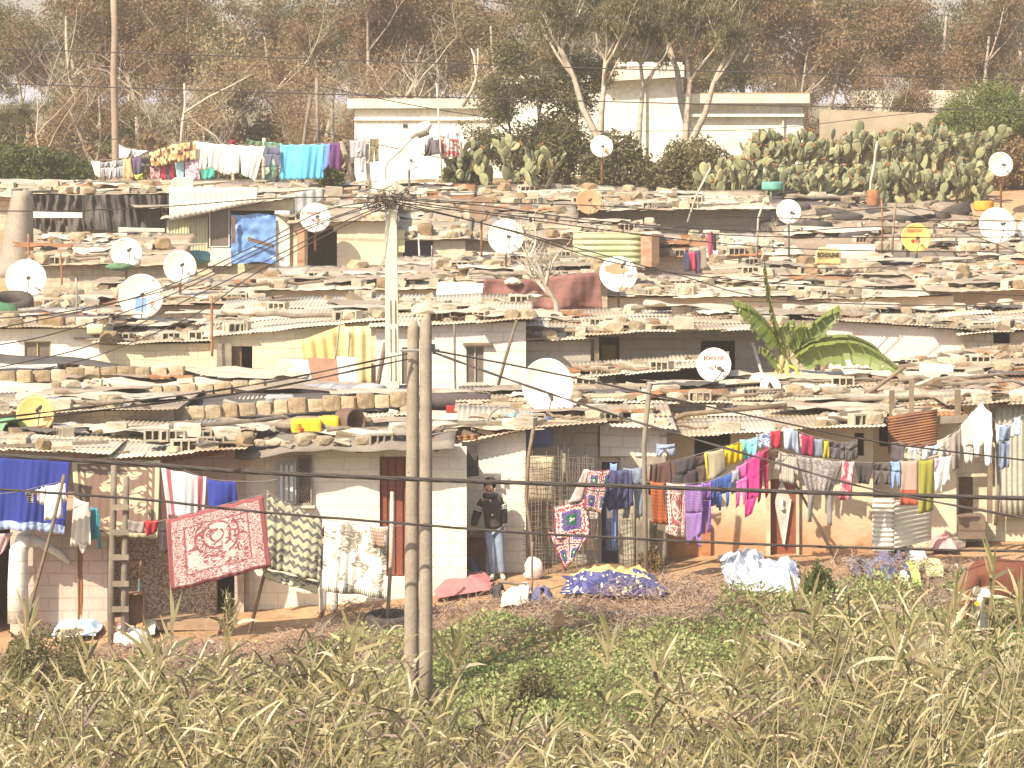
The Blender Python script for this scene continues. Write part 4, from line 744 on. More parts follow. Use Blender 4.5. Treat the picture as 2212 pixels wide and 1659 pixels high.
NB.update(A1=(1, 3, 2, 2), A2=(5, 3, 6, 3), A3=(3, 1, 3, 1), A3b=(0, 0, 2, 1), A4=(3, 3, 3, 2), A5=(2, 2, 4, 1), A6=(3, 3, 4, 2), A7=(5, 4, 5, 2), A8=(3, 2, 4, 1), A9=(3, 3, 4, 2), A2b=(6, 6, 4, 3), A1b=(3, 2, 1, 2), B3=(10, 7, 2, 1), B2=(4, 9, 3, 1), B5l=(1, 3, 1, 0), C2=(6, 13, 3, 4), C7=(14, 5, 4, 4), C8=(12, 7, 3, 3), D4=(13, 2, 3, 2), D5=(14, 2, 3, 2), E3=(18, 6, 3, 5), E1=(8, 14, 3, 2), E2=(6, 3, 4, 6), D9=(2, 4, 1, 1), D8=(3, 9, 2, 2), E4=(3, 2, 2, 1), B6=(3, 3, 1, 1), D6=(2, 2, 1, 1), D2=(3, 6, 1, 1), D3=(3, 3, 1, 1), A8b=(4, 3, 9, 2), A7b=(4, 4, 8, 2), A6b=(4, 4, 6, 2), A4b=(4, 3, 6, 2))
rr = random.Random(21); RUB = MB()
for key, (ns, nb, nt, nc) in NB.items():
    r = ROOFS[key]; pl = RP[key]; tilt = math.atan2(r.f(.5, 1).z-r.f(.5, 0).z, r.d); far = r.Y0 > 78
    def spot(front):
        best = None
        for q in range(3):
            v = rr.uniform(.03, .14) if front else rr.uniform(.12, .93); p = Vector(r.f(rr.uniform(.02, .98), v)); s = noise.noise(Vector((p.x*.55, p.y*.5, 31)))
            if best is None or s > best[0]: best = (s, p, v)
        return best[1], best[2]
    for i in range(nc):
        p, v = spot(False); me, ds = rr.choice(SCR); rest('scrap', me, ds, 'scrap', 'on '+pl, p+Vector((0, 0, .05)), rr.uniform(-.6, .6), rr.uniform(.7, 1.3), (tilt, 0), 'scraps lying on the roofs')
    for i in range(2 if r.w > 3 else 1):
        p, v = spot(False); me, ds = BIG[rr.randrange(len(BIG))]; rest('loose_sheet', me, ds, 'sheet', 'on '+pl, p+Vector((0, 0, .05+.02*i)), rr.gauss(0, .2), rr.uniform(.75, 1.15), (tilt, rr.gauss(0, .03)), 'loose sheets on the roofs')
    for i in range(nt):
        p, v = spot(i % 3 == 0)
        if rr.random() < .6: rest('plank', rr.choice(PLK), 'weathered plank', 'plank', 'on '+pl, p+Vector((0, 0, .04)), rr.gauss(0, .5), rr.uniform(.7, 1.2), (tilt, 0))
        else: rest('branch', rr.choice(BRN), 'crooked branch', 'branch', 'on '+pl, p+Vector((0, 0, .04)), rr.gauss(0, .5), rr.uniform(.7, 1.2), (tilt, 0), 'branches lying on the roofs')
    for i in range(ns):
        fr = i % 2 == 0; p, v = spot(fr); k = rr.randrange(9); s = rr.uniform(.3, .62)*(1.12 if far else .9); rest('stone', STM[k], STD[k % 3], 'stone', ('at front of ' if fr else 'at back of ')+pl, p, rr.uniform(0, 6.28), s, (tilt, 0))
    for i in range(nb):
        fr = i % 2 == 0; p, v = spot(fr); a = rr.gauss(0, .35)+(math.pi/2 if rr.random() < .18 else 0); s = rr.uniform(.92, 1.12)
        if rr.random() < .55: rest('concrete_block', HB[0], 'hollow concrete block', 'block', ('at front of ' if fr else 'at back of ')+pl, p, a, s, (tilt+(math.pi if 0 else 0), 0))
        else: rest('concrete_block', rr.choice(SB), 'solid concrete block', 'block', ('at front of ' if fr else 'at back of ')+pl, p, a, s, (tilt, 0))
    for i in range(int(r.w*r.d*(4.6 if far else 3.4))):
        v = rr.uniform(.01, .98); p = Vector(r.f(rr.random(), v)); s = rr.uniform(.03, .19)*(1.3 if far else 1)
        if noise.noise(Vector((p.x*.55, p.y*.5, 31)))+.35*noise.noise(Vector((p.x*2, p.y*2, 1))) < rr.uniform(-.12, .12): continue
        me = STM[rr.randrange(9)] if False else None; a = rr.uniform(0, 6.3); ex, ey, ez = s*rr.uniform(.7, 2.4), s*rr.uniform(.6, 1.2), s*rr.uniform(.25, .8)
        RUB.box(p+Vector((0, 0, ez*.3+.02)), (ex, ey, ez), Matrix.Rotation(rr.gauss(0, .5), 3, 'Z')@Matrix.Rotation(rr.gauss(0, .25), 3, 'Y')@Matrix.Rotation(rr.gauss(0, .25), 3, 'X'), rr.choice((0, 0, 1, 1, 2, 3, 3)))
tag(RUB.build('rubble', [STONE, CONC, WOOD, plain((.52, .45, .34), (.4, .33, .24), 5)]), None, None, kind='stuff')
# rows of brown stones laid end to end
def stonerow(name, place, x0, x1, y0, y1, Y0, Y1, n, s=1.):
    for i in range(n):
        u = (i+.5)/n; p = at(lerp(x0, x1, u), lerp(y0, y1, u), lerp(Y0, Y1, u)); rest('brown_stone', OLDB[rr.choice((0, 1, 1, 2, 2))], 'square brown stone', 'stone', place, p+Vector((0, rr.gauss(0, .03), 0)), rr.gauss(0, .12), (s*rr.uniform(.9, 1.12)*abs(dm(x1-x0, Y0))/n/.44/s, s, s*rr.uniform(.9, 1.1)), (0, rr.gauss(0, .03)), 'brown stones laid in rows on the roofs')
stonerow('', 'in front row on black sheeted roof', 335, 880, 908, 875, 63.4, 63.8, 15); stonerow('', 'in back row on black sheeted roof', 240, 575, 862, 846, 67.5, 67.8, 9, .95); stonerow('', 'in row on white sheeted roof', 0, 400, 826, 812, 70.3, 70.8, 11, .95)
for x, y, Y, k, s in [(340, 950, 58.4, 'h', 1), (372, 951, 58.4, 'h', 1), (405, 940, 58.5, 's', 1.1), (432, 952, 58.5, 'h', 1), (462, 952, 58.6, 'h', 1), (490, 948, 58.6, 's', 1.1), (535, 935, 59.2, 't', .5), (560, 947, 59.1, 'b', .4), (588, 945, 59.1, 'b', .42), (618, 946, 59.1, 'b', .38), (655, 945, 59.1, 't', .5), (700, 943, 59.1, 't', .48), (745, 945, 59.1, 'b', .4), (786, 943, 59.1, 't', .55), (838, 938, 59.3, 'b', .5), (868, 936, 59.3, 's', 1)]:
    p = at(x, y+(9 if k in 'bt' else 0), Y); pl = 'at eave between rose rug and red door'
    if k == 'h': rest('concrete_block', HB[0], 'hollow concrete block', 'block', pl, p, rr.gauss(0, .1), s)
    elif k == 's': rest('concrete_block', SB[1], 'pale solid block', 'block', pl, p, rr.gauss(.3, .3), s)
    else: q = rr.choice((1, 4, 7) if k == 'b' else (0, 3, 6)); rest('stone', STM[q], STD[q % 3], 'stone', pl, p-Vector((0, 0, .06)), rr.uniform(0, 6), s*.7)
# ---------------------------------------------------------------- dishes
DW = plain((.82, .78, .67), (.66, .6, .48), 2.2, .55, .06, spec=.3, lo=.42, hi=.8); DY = plain((.72, .5, .12), (.66, .46, .13), 1.5, .5, .05, spec=.4); DO = plain((.74, .47, .17), (.68, .42, .16), 2, .55, .08); DB = plain((.2, .13, .09), (.26, .17, .11), 3, .8, .15); DR = plain((.42, .23, .12), (.52, .32, .18), 2.5, .85, .2); REDP = plain((.45, .05, .05)); BLUEP = plain((.16, .26, .5), (.2, .32, .56)); INK = plain((.1, .08, .05))
def textmesh(body, size, bold=.0):
    cu = bpy.data.curves.new('lettering', 'FONT'); cu.body = body; cu.size = size; cu.align_x = 'CENTER'; cu.align_y = 'CENTER'; cu.offset = bold; cu.resolution_u = 2; cu.space_character = 1.12
    o = bpy.data.objects.new('tmp', cu); COL.objects.link(o); dg = bpy.context.evaluated_depsgraph_get(); me = bpy.data.meshes.new_from_object(o.evaluated_get(dg)); bpy.data.objects.remove(o); return me
def dish(x, y, r, Y, mat, label, mast=60, nx=0., nz=.3, arm=(.15, -.2), patches=(), text=(), mastmat=RUST, mw=5, ry=1., back=None):
    n = Vector((nx, -1, nz)).normalized(); rt = Vector((0, 0, 1)).cross(n)*-1; rt = n.cross(Vector((0, 0, 1))).normalized()*-1; up = n.cross(rt).normalized(); up = up if up.z > 0 else -up; rt = up.cross(n).normalized(); M = Matrix((rt, up, n)).transposed()
    jr = random.Random(x*3+y); nx += jr.uniform(-.11, .11); nz += jr.uniform(-.08, .1); n = Vector((nx, -1, nz)).normalized(); rt = n.cross(Vector((0, 0, 1))).normalized()*-1; up = n.cross(rt).normalized(); up = up if up.z > 0 else -up; rt = up.cross(n).normalized(); M = Matrix((rt, up, n)).transposed(); m = dm(r, Y); K = .22/m; c = at(x, y, Y); base = at(x, y+mast, Y+.18); o = thing('satellite_dish', label, 'satellite dish', (base.x, base.y, base.z), 'satellite dishes on the roofs')
    W2 = lambda a, b, h: c+M@Vector((a, b*ry, h))
    mb = MB(); prof = [(m*i/9, K*(m*i/9)**2-.24*m*.8) for i in range(10)]; off = -.24*m*.8
    mb.lathe([(max(.001, a), b) for a, b in prof]+[(m, prof[-1][1]-.03), (m*.5, K*(m*.5)**2+off-.035), (.001, off-.03)], 40, M@Matrix.Diagonal((1, ry, 1)), c)
    local(o, mb).build('reflector', mat, o, True); h = lambda a, b: K*(a*a+b*b)+off
    a0 = W2(0, -m*.96, h(0, m)); tipp = W2(arm[0]*m, arm[1]*m, m*.62)
    mb = MB(); mb.tube([a0, W2(arm[0]*m*.6, -m*.72, m*.3), tipp], .016, 5); local(o, mb).build('arm', METAL, o)
    mb = MB(); d = (c-tipp).normalized(); mb.tube([tipp-d*.05, tipp, tipp+d*.06, tipp+d*.11], [.025, .035, .035, .05], 8); local(o, mb).build('receiver', DARK if mat not in (DB,) else FRAME, o, True)
    mb = MB(); bk_ = W2(0, 0, off-.03); mb.tube([base-Vector((0, 0, .15)), Vector((base.x, base.y, bk_.z-.1)), Vector((base.x, base.y, bk_.z+.12))], dm(mw, Y)/2, 8); local(o, mb).build('mast', mastmat, o, True)
    mb = MB(); mb.tube([Vector((base.x, base.y, bk_.z)), bk_+n*.015], .06, 6); local(o, mb).build('bracket', METAL, o)
    if mat is DW: patches = list(patches)+[(.88*math.cos(q), .88*math.sin(q), jr.uniform(.03, .07), jr.uniform(.03, .08), DR, 'o') for q in [jr.uniform(0, 6.3) for _ in range(2)]]
    for (px, py, w, hh, pm, kind) in patches:
        mb = MB()
        if kind == 'rect': mb.grid(lambda u, v: W2(px*m+(u-.5)*w*m, py*m+(.5-v)*hh*m, h(px*m+(u-.5)*w*m, py*m+(.5-v)*hh*m)+.006), 8, 8)
        else:
            N = 22; ctr = W2(px*m, py*m, h(px*m, py*m)+.006); ring = [];
            for k in range(N):
                a = 6.283*k/N; q = 1+.22*noise.noise(Vector((math.cos(a)*2, math.sin(a)*2, px*9))); ring.append((px*m+w*m*math.cos(a)*q, py*m+hh*m*math.sin(a)*q))
            for k in range(N):
                a, b = ring[k], ring[(k+1) % N]; am, bm_ = ((a[0]+px*m)/2, (a[1]+py*m)/2), ((b[0]+px*m)/2, (b[1]+py*m)/2); P = lambda t: W2(t[0], t[1], h(*t)+.006); mb.poly((ctr, P(am), P(bm_))); mb.poly((P(am), P(a), P(b), P(bm_)))
        local(o, mb).build('patch' if kind == 'rect' else 'mark' if pm in (REDP, INK) else 'rust_spot', pm, o)
    for (s_, px, py, size, tm) in text:
        me = textmesh(s_, size*m, .004*m)
        for v in me.vertices: a, b = v.co.x+px*m, v.co.y*1.5+py*m; v.co = W2(a, b, h(a, b)+.012)-o.location
        me.materials.clear(); me.materials.append(tm); link('lettering', me, o)
    return o
dish(56, 602, 44, 80.5, DW, 'large white dish at the far left with a shadow stripe', 62, .12, .3, (.2, -.15)); dish(273, 546, 34, 87, DW, 'white dish over the green rag, below the black sheeting', 50, .1, .3, (.2, .1)); dish(305, 640, 48.5, 78, DW, 'white dish with a blue patch and rust spots on a thick grey pipe', 150, .1, .22, (.1, .05), [(-.02, -.36, .5, .62, BLUEP, 'rect'), (.5, -.3, .12, .1, DR, 'o'), (.88, .12, .08, .08, DR, 'o'), (.78, -.28, .06, .05, DR, 'o')], (), METAL, 14); dish(389, 576, 35.5, 84, DW, 'white dish on a red pipe beside the rust-spotted dish', 70, .12, .25, (.15, .05), mw=6)
dish(681, 470, 33, 93, DW, 'white dish with small red lettering before the dark arch', 60, .1, .25, (.2, -.1), [(.05, -.12, .3, .13, REDP, 'o')], [('ECHOSTAR', -.1, .32, .15, REDP), ('HD', .08, -.12, .22, FRAME)]); dish(884, 342, 27, 106, DW, 'white dish beside the street lamp before the white house', 55, .05, .25, (.2, -.4), mastmat=METAL); dish(1040, 450, 28.5, 91.5, DB, 'dark brown dish left of the fig tree', 120, .05, .3, (.2, .1), [(0, .25, .34, .06, DR, 'o')]); dish(1093, 511, 39, 86, DW, 'big plain white dish at the top of the fig sapling', 80, .1, .2, (.2, -.1))
dish(1272, 436, 28, 99.5, DR, 'rust-orange dish on the stone piled roof', 40, .1, .3, (.05, .0), mw=4); dish(1300, 316, 24.5, 108.5, DW, 'round white dish among the eucalypt trunks', 70, .05, .2, (.1, -.2), [(.45, -.4, .25, .3, DR, 'o')]); dish(1336, 592, 41, 80, DW, 'white dish with a brown rust ring beside the maroon cloth', 60, .05, .35, (.25, .35), [(-.05, .32, .62, .27, DR, 'o'), (.2, -.8, .35, .1, DR, 'o')])
dish(1183, 833, 56, 63., DW, 'biggest plain white dish right of the twin poles', 80, .12, .2, (.05, -.55), ry=1.07); dish(1542, 788, 37.5, 67.5, DW, 'white dish with large red lettering and a red oval', 55, .02, .25, (.5, -.45), [(0, -.13, .26, .13, REDP, 'o')], [('ECHOLINK', 0, .4, .22, REDP), ('HD', 0, -.13, .25, FRAME)]); dish(1640, 829, 24, 69, DW, 'small white dish at the foot of the banana plant', 40, -.3, .2, (.4, .3)); dish(1664, 834, 22, 68.3, DW, 'second small white dish overlapping the first by the banana plant', 40, -.1, .2, (0, .1))
dish(1704, 457, 27, 94, DW, 'white dish on a thin bent pipe left of the tyre roof', 90, .05, .2, (.25, -.3), mastmat=METAL); dish(1979, 514, 32.5, 92, DY, 'round yellow dish with red lettering on a pale pipe', 90, .0, .3, (.05, -.15), [(-.2, -.18, .12, .14, REDP, 'o'), (.2, -.18, .12, .14, REDP, 'o')], [('ECHOSTAR', -.05, .5, .18, REDP), ('HD', 0, -.18, .26, REDP)], METAL, 7); dish(2155, 487, 41, 93, DW, 'large white dish at the right end of the tyre roof', 70, .15, .3, (.2, -.1)); dish(2162, 355, 27, 106.5, DW, 'white dish on a reddish pole before the cactus at far right', 90, .05, .15, (.15, -.15)); dish(2230, 499, 32, 93.5, DW, 'white dish half cut off by the right picture edge', 60, .1, .3, (.2, -.1))
dish(76, 895, 41, 61.5, DO, 'orange-yellow dish at lower left on a red conical foot', 50, .1, .25, (.3, .25), mw=14); dish(1760, 812, 27, 72, plain((.4, .38, .34), (.3, .28, .25), 2, .7, .1), 'grey dish turned upwards seen edge-on behind the banana stems', 40, .3, 2.2, (.1, .0))
def halfdish(label, x0, x1, y0, y1, Y, mat, txt):
    o = thing('half_dish', label, 'dish panel', at((x0+x1)/2, y1, Y), 'satellite dishes on the roofs'); mb = MB(); w = dm(x1-x0, Y); h = dm(y1-y0, Y)
    f = lambda a, b: Vector((a, .1-.25*(a/w)**2-.3*b, b))
    mb.grid(lambda u, v: f((u-.5)*w*(1 if v > .4 else math.sqrt(1-((.4-v)/.4)**2*.55)), (1-v)*h), 14, 8); solid(mb.build('reflector', mat, o, True), .03)
    if txt:
        me = textmesh(txt, h*.235, .008)
        for v in me.vertices: q = f(v.co.x, v.co.y*1.4+h*.55); v.co = q+Vector((0, -.04, 0))
        me.materials.clear(); me.materials.append(INK); link('lettering', me, o)
halfdish('pale yellow half dish with dark lettering lying on a stone roof', 1762, 1816, 534, 572, 88.5, DY if 0 else plain((.78, .66, .3), (.72, .6, .3), 2), 'ECHOLINK'); halfdish('white half dish used as a cap on the awning hut roof', 370, 418, 384, 410, 97, DW, '')
# ---------------------------------------------------------------- tyres
def tyremesh():
    mb = MB(); mb.lathe([(.2, -.09), (.26, -.115), (.33, -.1), (.345, -.06), (.345, .06), (.33, .1), (.26, .115), (.2, .09), (.19, 0), (.2, -.09)], 26); return mb.mesh('tyre', RUBBER, True)
TY = tyremesh(); tyres = [(1795, 465, 1.3, 'flat tyre at the left of the tyre roof upper row'), (1830, 474, 1.4, 'tyre overlapping the left upper tyre'), (1896, 462, 1.1, 'tyre just right of the thin pole on the tyre roof'), (1943, 478, 1.2, 'tyre touching the top of the yellow dish'), (2062, 462, 1.5, 'big tilted tyre with open hole at the tyre roof top'), (2023, 470, 1.2, 'flat tyre between the yellow dish and the tilted tyre'), (1726, 450, 1., 'tyre behind the right edge of the bent-pipe dish'), (1668, 489, 1.1, 'tyre at the left end of the lower tyre row'), (1765, 490, 1.3, 'flat tyre in the lower row beside the thin post'), (1732, 490, 1., 'dark tyre left of the flat lower row one'), (1848, 515, 1.4, 'long flattened tyre at the front edge of the tyre roof'), (2085, 525, 1.2, 'half buried tyre under the large right dish')]
for i, (x, y, s, lb) in enumerate(tyres):
    Yt = lerp(106, 97, (y-440)/100); p = at(x, y, Yt); r9 = ROOFS['D9']; u = (p.x-r9.X0)/(r9.X1-r9.X0); v = (p.y-r9.Y0)/(r9.Y1-r9.Y0); q = Vector(r9.f(u, v)); o = link('tyre', TY); o.scale = (s, s, s*1.2); o.location = at(x, y, Yt); o.rotation_euler = (.42 if i == 4 else .1, .05*(-1)**i, i); tag(o, lb, 'tyre', 'old tyres on the big roof')
for p, s, lb, rx in ((at(24, 664, 79.5), 1.5, 'old tyre at the far left beside the green net', .3), (gy(838, 1352), 1.1, 'worn tyre lying at the yard edge left of the twin poles', .15)):
    o = link('tyre', TY); o.scale = (s, s, s); o.location = p+Vector((0, 0, .08)); o.rotation_euler = (rx, 0, 0); tag(o, lb, 'tyre')
# ---------------------------------------------------------------- poles
def pole(name, label, pts, Y, w, mat=WOOD, cat='pole', n=8, group=None, w1=None, Y1=None, drop=0):
    mb = MB(); k = len(pts)-1; P = [at(x, y, lerp(Y, Y if Y1 is None else Y1, i/max(1, k))) for i, (x, y) in enumerate(pts)]
    if drop: P[0] = P[0]-Vector((0, 0, drop))
    if len(P) == 2 and name != 'concrete_pole':
        a, b = P; P = [a+(b-a)*i/6+Vector((noise.noise(Vector((a.x, i*.7, 0)))*dm(w, Y)*.35, 0, 0))*(0 < i < 6) for i in range(7)]
    m = len(P)-1; mb.tube(P, [dm(lerp(w, w1 or w, i/m), Y)/2 for i in range(m+1)], n); return tag(mb.build(name, mat, None, True, P[0]), label, cat, group)
PW = plain((.36, .3, .23), (.27, .22, .17), 3, .85, .25)
tp = thing('utility_pole', 'thick grey wooden utility pole, the left of the twin pair in front', 'utility pole', at(888, 1500, 53.6), 'twin wooden poles'); mb = MB()
def woodpole(root, xb, xt, yb, yt, Y, w0, w1, lean=0):
    mb = MB(); P = [at(lerp(xb, xt, i/12), lerp(yb, yt, i/12), Y) for i in range(13)]; P[0] -= Vector((0, 0, .6)); mb.tube(P+[P[-1]+Vector((.01, 0, .06)), P[-1]+Vector((.03, 0, .14))], [dm(lerp(w0, w1, i/12), Y)/2 for i in range(13)]+[dm(w1, Y)/2.4, .02], 14)
    for k in range(6):
        j = random.Random(k*3+xb); q = P[2+k]+Vector((j.uniform(-.06, .06), -dm(lerp(w0, w1, (2+k)/12), Y)/2+.035, j.uniform(-.2, .25))); mb.tube([q, q+Vector((0, -.02, .0))], [.02, .012], 6, 1)
    local(root, mb).build('shaft', [PW, plain((.23, .18, .13))], root, True)
woodpole(tp, 888, 893, 1480, 712, 53.7, 33, 26); mb = MB(); mb.tube([at(866, 757, 53.5), at(882, 757, 53.45), at(905, 757, 53.45)], .02, 6); local(tp, mb).build('bolt', METAL, tp)
tp2 = thing('utility_pole', 'thick grey wooden utility pole, the right of the twin pair in front', 'utility pole', at(918, 1480, 53.7), 'twin wooden poles'); woodpole(tp2, 920, 920, 1470, 698, 53.42, 30, 26); mb = MB(); mb.tube([at(925, 757, 53.6), at(950, 757, 53.6)], .02, 6); mb.tube([at(936, 743, 53.6), at(938, 765, 53.6)], .03, 6); local(tp2, mb).build('bracket', METAL, tp2)
CP = plain((.68, .61, .48), (.6, .53, .41), 3, .85, .15); cp = thing('concrete_pole', 'square pale concrete utility pole carrying a tangle of wires', 'utility pole', at(848, 860, 68)); mb = MB(); a, b = at(848, 900, 68), at(844, 393, 68); wa, wb = dm(31, 68)/2, dm(23, 68)/2
mb.hexa([(a.x-wa, a.y-.16, a.z), (a.x+wa, a.y-.16, a.z), (a.x+wa, a.y+.16, a.z), (a.x-wa, a.y+.16, a.z), (b.x-wb, b.y-.11, b.z), (b.x+wb, b.y-.11, b.z), (b.x+wb, b.y+.11, b.z), (b.x-wb, b.y+.11, b.z)]); local(cp, mb).build('shaft', CP, cp)
mb = MB()
for k in range(3):
    ya, yb = 645+k*62, 695+k*62; q0, q1 = at(846+k*.6, ya, 67.83), at(846.5+k*.6, yb, 67.82); w = dm(5, 68)
    for s_ in (-1, 1): mb.tube([q0+Vector((s_*w, 0, 0)), q1+Vector((s_*w, 0, 0))], .018, 4)
local(cp, mb).build('ribs', CP, cp)
mb = MB(); q = random.Random(4)
for k in range(26):
    c = at(838+q.gauss(0, 33), 430+q.gauss(0, 9), 67.75); pts = [c+Vector((.16*math.cos(i*1.1+k)*q.uniform(.4, 1.2), q.uniform(-.12, .1), .12*math.sin(i*1.1+k)*q.uniform(.4, 1.2))) for i in range(6)]; mb.tube(pts, .009, 4)
for k in range(12): c = at(800+k*8+q.gauss(0, 5), 425+q.gauss(0, 8), 67.7); mb.tube([c, c+Vector((.05, 0, .03))], .03, 6)
local(cp, mb).build('wire_tangle', CABLE, cp, True)
pole('power_pole', 'tall thin brown power pole against the trees at upper left', [(252, 420), (244, -30)], 113, 17, plain((.36, .27, .2), (.28, .21, .16), 3), w1=14, drop=2)
lp = thing('street_lamp', 'white street lamp on a crooked pipe before the white house', 'street lamp', at(833, 400, 104)); mb = MB(); mb.tube([at(832, 400, 104)-Vector((0, 0, 1)), at(831, 362, 104), at(836, 350, 104), at(862, 326, 104), at(892, 294, 104)], dm(7, 104)/2, 7); local(lp, mb).build('pipe', FRAME, lp, True)
mb = MB(); mb.tube([at(888, 298, 104), at(898, 284, 103.9), at(918, 276, 103.8), at(930, 266, 103.8)], [.05, .16, .2, .09], 10); local(lp, mb).build('lamp_head', FRAME, lp, True); mb = MB(); mb.tube([at(903, 291, 103.85), at(922, 282, 103.75)], [.12, .15], 8); local(lp, mb).build('lamp_shade', GREYWOOD, lp, True)
for i, (nm, lb, pts, Y, w, mt) in enumerate([
    ('laundry_pole', 'tall crooked grey laundry pole before the bright blue sheet', [(652, 392), (653, 330), (664, 250), (671, 210)], 105.5, 8, GREYWOOD), ('laundry_pole', 'tall bent pole with a pale tip right of the blue sheet', [(702, 380), (690, 330), (686, 270), (684, 168)], 106, 8, GREYWOOD), ('forked_post', 'stout forked post beside the purple cloth', [(765, 392), (752, 350), (735, 305)], 105, 12, PW), ('wooden_post', 'short pale post between white sheets and navy shorts', [(570, 395), (571, 298)], 105.6, 9, PALE), ('wooden_post', 'stub post under the navy shorts', [(597, 392), (598, 358)], 105.4, 10, WOOD), ('wooden_post', 'bent post right of the grey drying shirt', [(798, 405), (795, 370), (793, 310)], 104.8, 9, PALE), ('wooden_post', 'broken grey trunk stump behind the laundry poles', [(719, 310), (717, 236)], 107, 8, GREYWOOD), ('reed_pole', 'thin tall reed pole before the white house wall', [(955, 400), (952, 330), (943, 180)], 107, 4, PALE),
    ('leaning_stick', 'white leaning stick in front of the cactus', [(1876, 435), (1895, 305)], 106.8, 6, PALE), ('leaning_stick', 'long pale stick leaning by the shaded back hut', [(1485, 480), (1505, 420), (1535, 362)], 100.5, 5, PALE), ('leaning_stick', 'thin crooked stick left of the tyre roof', [(1634, 570), (1638, 470), (1652, 430)], 94.5, 5, PALE), ('roof_post', 'thin rusty post through the tyre roof', [(1904, 580), (1906, 470), (1796+108, 430)], 95.3, 4, RUST), ('roof_post', 'slim post with pale top left of the yellow dish', [(1925, 585), (1928, 520), (1934, 440)], 95, 6, WOOD),
    ('roof_post', 'speckled rusty post on the roof left of the plank hut', [(458, 770), (457, 640)], 72.8, 6, RUST), ('antenna_pole', 'thin grey antenna pole between the left dishes', [(167, 745), (164, 600)], 77, 4, METAL), ('antenna_pole', 'thin rusty antenna pole above the left dishes', [(134, 615), (131, 540)], 86, 4, RUST), ('roof_post', 'rusty post topped with a wire knot at upper left', [(62, 570), (61, 505)], 90, 5, RUST), ('roof_post', 'white pipe in front of the small purple-black window', [(906, 565), (905, 505)], 94, 4, FRAME), ('roof_post', 'thin pipe on the top roof right of the wires', [(932, 585), (933, 530)], 84, 3, METAL),
    ('wooden_prop', 'slim prop leaning against the pale block house', [(1068, 862), (1090, 780), (1116, 692)], 71.6, 7, WOOD), ('wooden_prop', 'thin dark pole before the pale block house', [(984, 860), (981, 700)], 71.2, 5, GREYWOOD), ('wooden_prop', 'brown slanted board right of the concrete pole foot', [(815, 835), (833, 740)], 71.8, 10, WOOD), ('pipe', 'thin pipe before the yellow ridged sheets', [(724, 780), (734, 690)], 72.2, 4, METAL), ('white_pipe', 'white waste pipe against the grey block house', [(1655, 830), (1625, 740)], 73, 7, FRAME),
    ('laundry_pole', 'forked grey laundry pole behind the hung jeans', [(1396, 1260), (1393, 1100), (1391, 960), (1403, 828)], 60.3, 11, GREYWOOD), ('laundry_pole', 'bent wooden pole at the wire shed left of the crochet blanket', [(1152, 1252), (1148, 1160), (1136, 1075), (1142, 985), (1152, 925)], 60.2, 8, WOOD), ('shed_post', 'grey shed post behind the chicken wire', [(1222, 1245), (1218, 1050), (1220, 925)], 60.95, 9, GREYWOOD), ('wooden_prop', 'pale stick prop right of the animal print blanket', [(836, 1350), (845, 1200), (847, 1062)], 57.6, 9, PALE), ('wooden_prop', 'dark slanted stick below the zigzag blanket', [(538, 1370), (575, 1225), (580, 1060)], 57.5, 8, WOOD),
    ('laundry_pole', 'long leaning pole below the small white shirt at lower left', [(0, 1530), (60, 1330), (110, 1150), (139, 1025)], 56.8, 8, WOOD), ('wooden_prop', 'thin bent prop crossing the ochre wall', [(1812, 1225), (1760, 1120), (1715, 1040), (1672, 985)], 61.4, 6, WOOD), ('laundry_pole', 'grey pole right of the white shirts at far right', [(2150, 1135), (2158, 1050), (2152, 930)], 61.6, 9, GREYWOOD), ('thin_stake', 'thin stake in the yard beside the pink-white bag', [(1148, 1285), (1150, 1170)], 58.8, 5, WOOD), ('roof_beam', 'long diagonal plank over the roofs below the banana leaf', [(1812, 895), (1955, 792)], 66.2, 9, WOOD), ('roof_beam', 'long pale beam along the ochre house roof', [(1400, 930), (1480, 895), (1700, 875)], 63.2, 11, WOOD), ('roof_beam', 'thick brown beam on the lean-to roof', [(1240, 800), (1300, 795), (1400, 793)], 70.5, 17, WOOD), ('roof_beam', 'pale round beam above the ochre house right end', [(1790, 902), (1870, 898), (1960, 880)], 63.4, 11, GREYWOOD), ('roof_beam', 'slim pale pole slanting over the rust-brown roof', [(1900, 862), (2015, 818)], 66.5, 8, PALE), ('roof_branch', 'long thin branch behind the yellow jerrycans', [(640, 942), (760, 925), (860, 905)], 62.6, 7, WOOD), ('broom_handle', 'orange-tipped stick leaning among roof boards', [(828, 940), (745, 887)], 62.3, 4, plain((.62, .4, .18)))]):
    pole(nm, lb, pts, Y, w, mt, 'pole' if 'beam' not in nm else 'beam', 7)
# ladder-like post at lower left
ld = thing('laddered_post', 'twin grey posts with cross slats like a ladder before the rose rug', 'post', at(240, 1390, 57.3)); 
for xs_ in ((240, 245), (268, 272)):
    mb = MB(); mb.tube([at(xs_[0], 1395, 57.3)-Vector((0, 0, .3)), at(xs_[0]+1, 1250, 57.3), at(xs_[1], 1100, 57.3), at(xs_[1]+1, 1005 if xs_[0] < 250 else 1030, 57.3)], [.055, .06, .055, .05], 7); local(ld, mb).build('upright', GREYWOOD, ld, True)
for k, y in enumerate((1090, 1144, 1198, 1255, 1310)): panel(ld, 'slat', 242, 278, y, y+12, 57.2, GREYWOOD, .03)
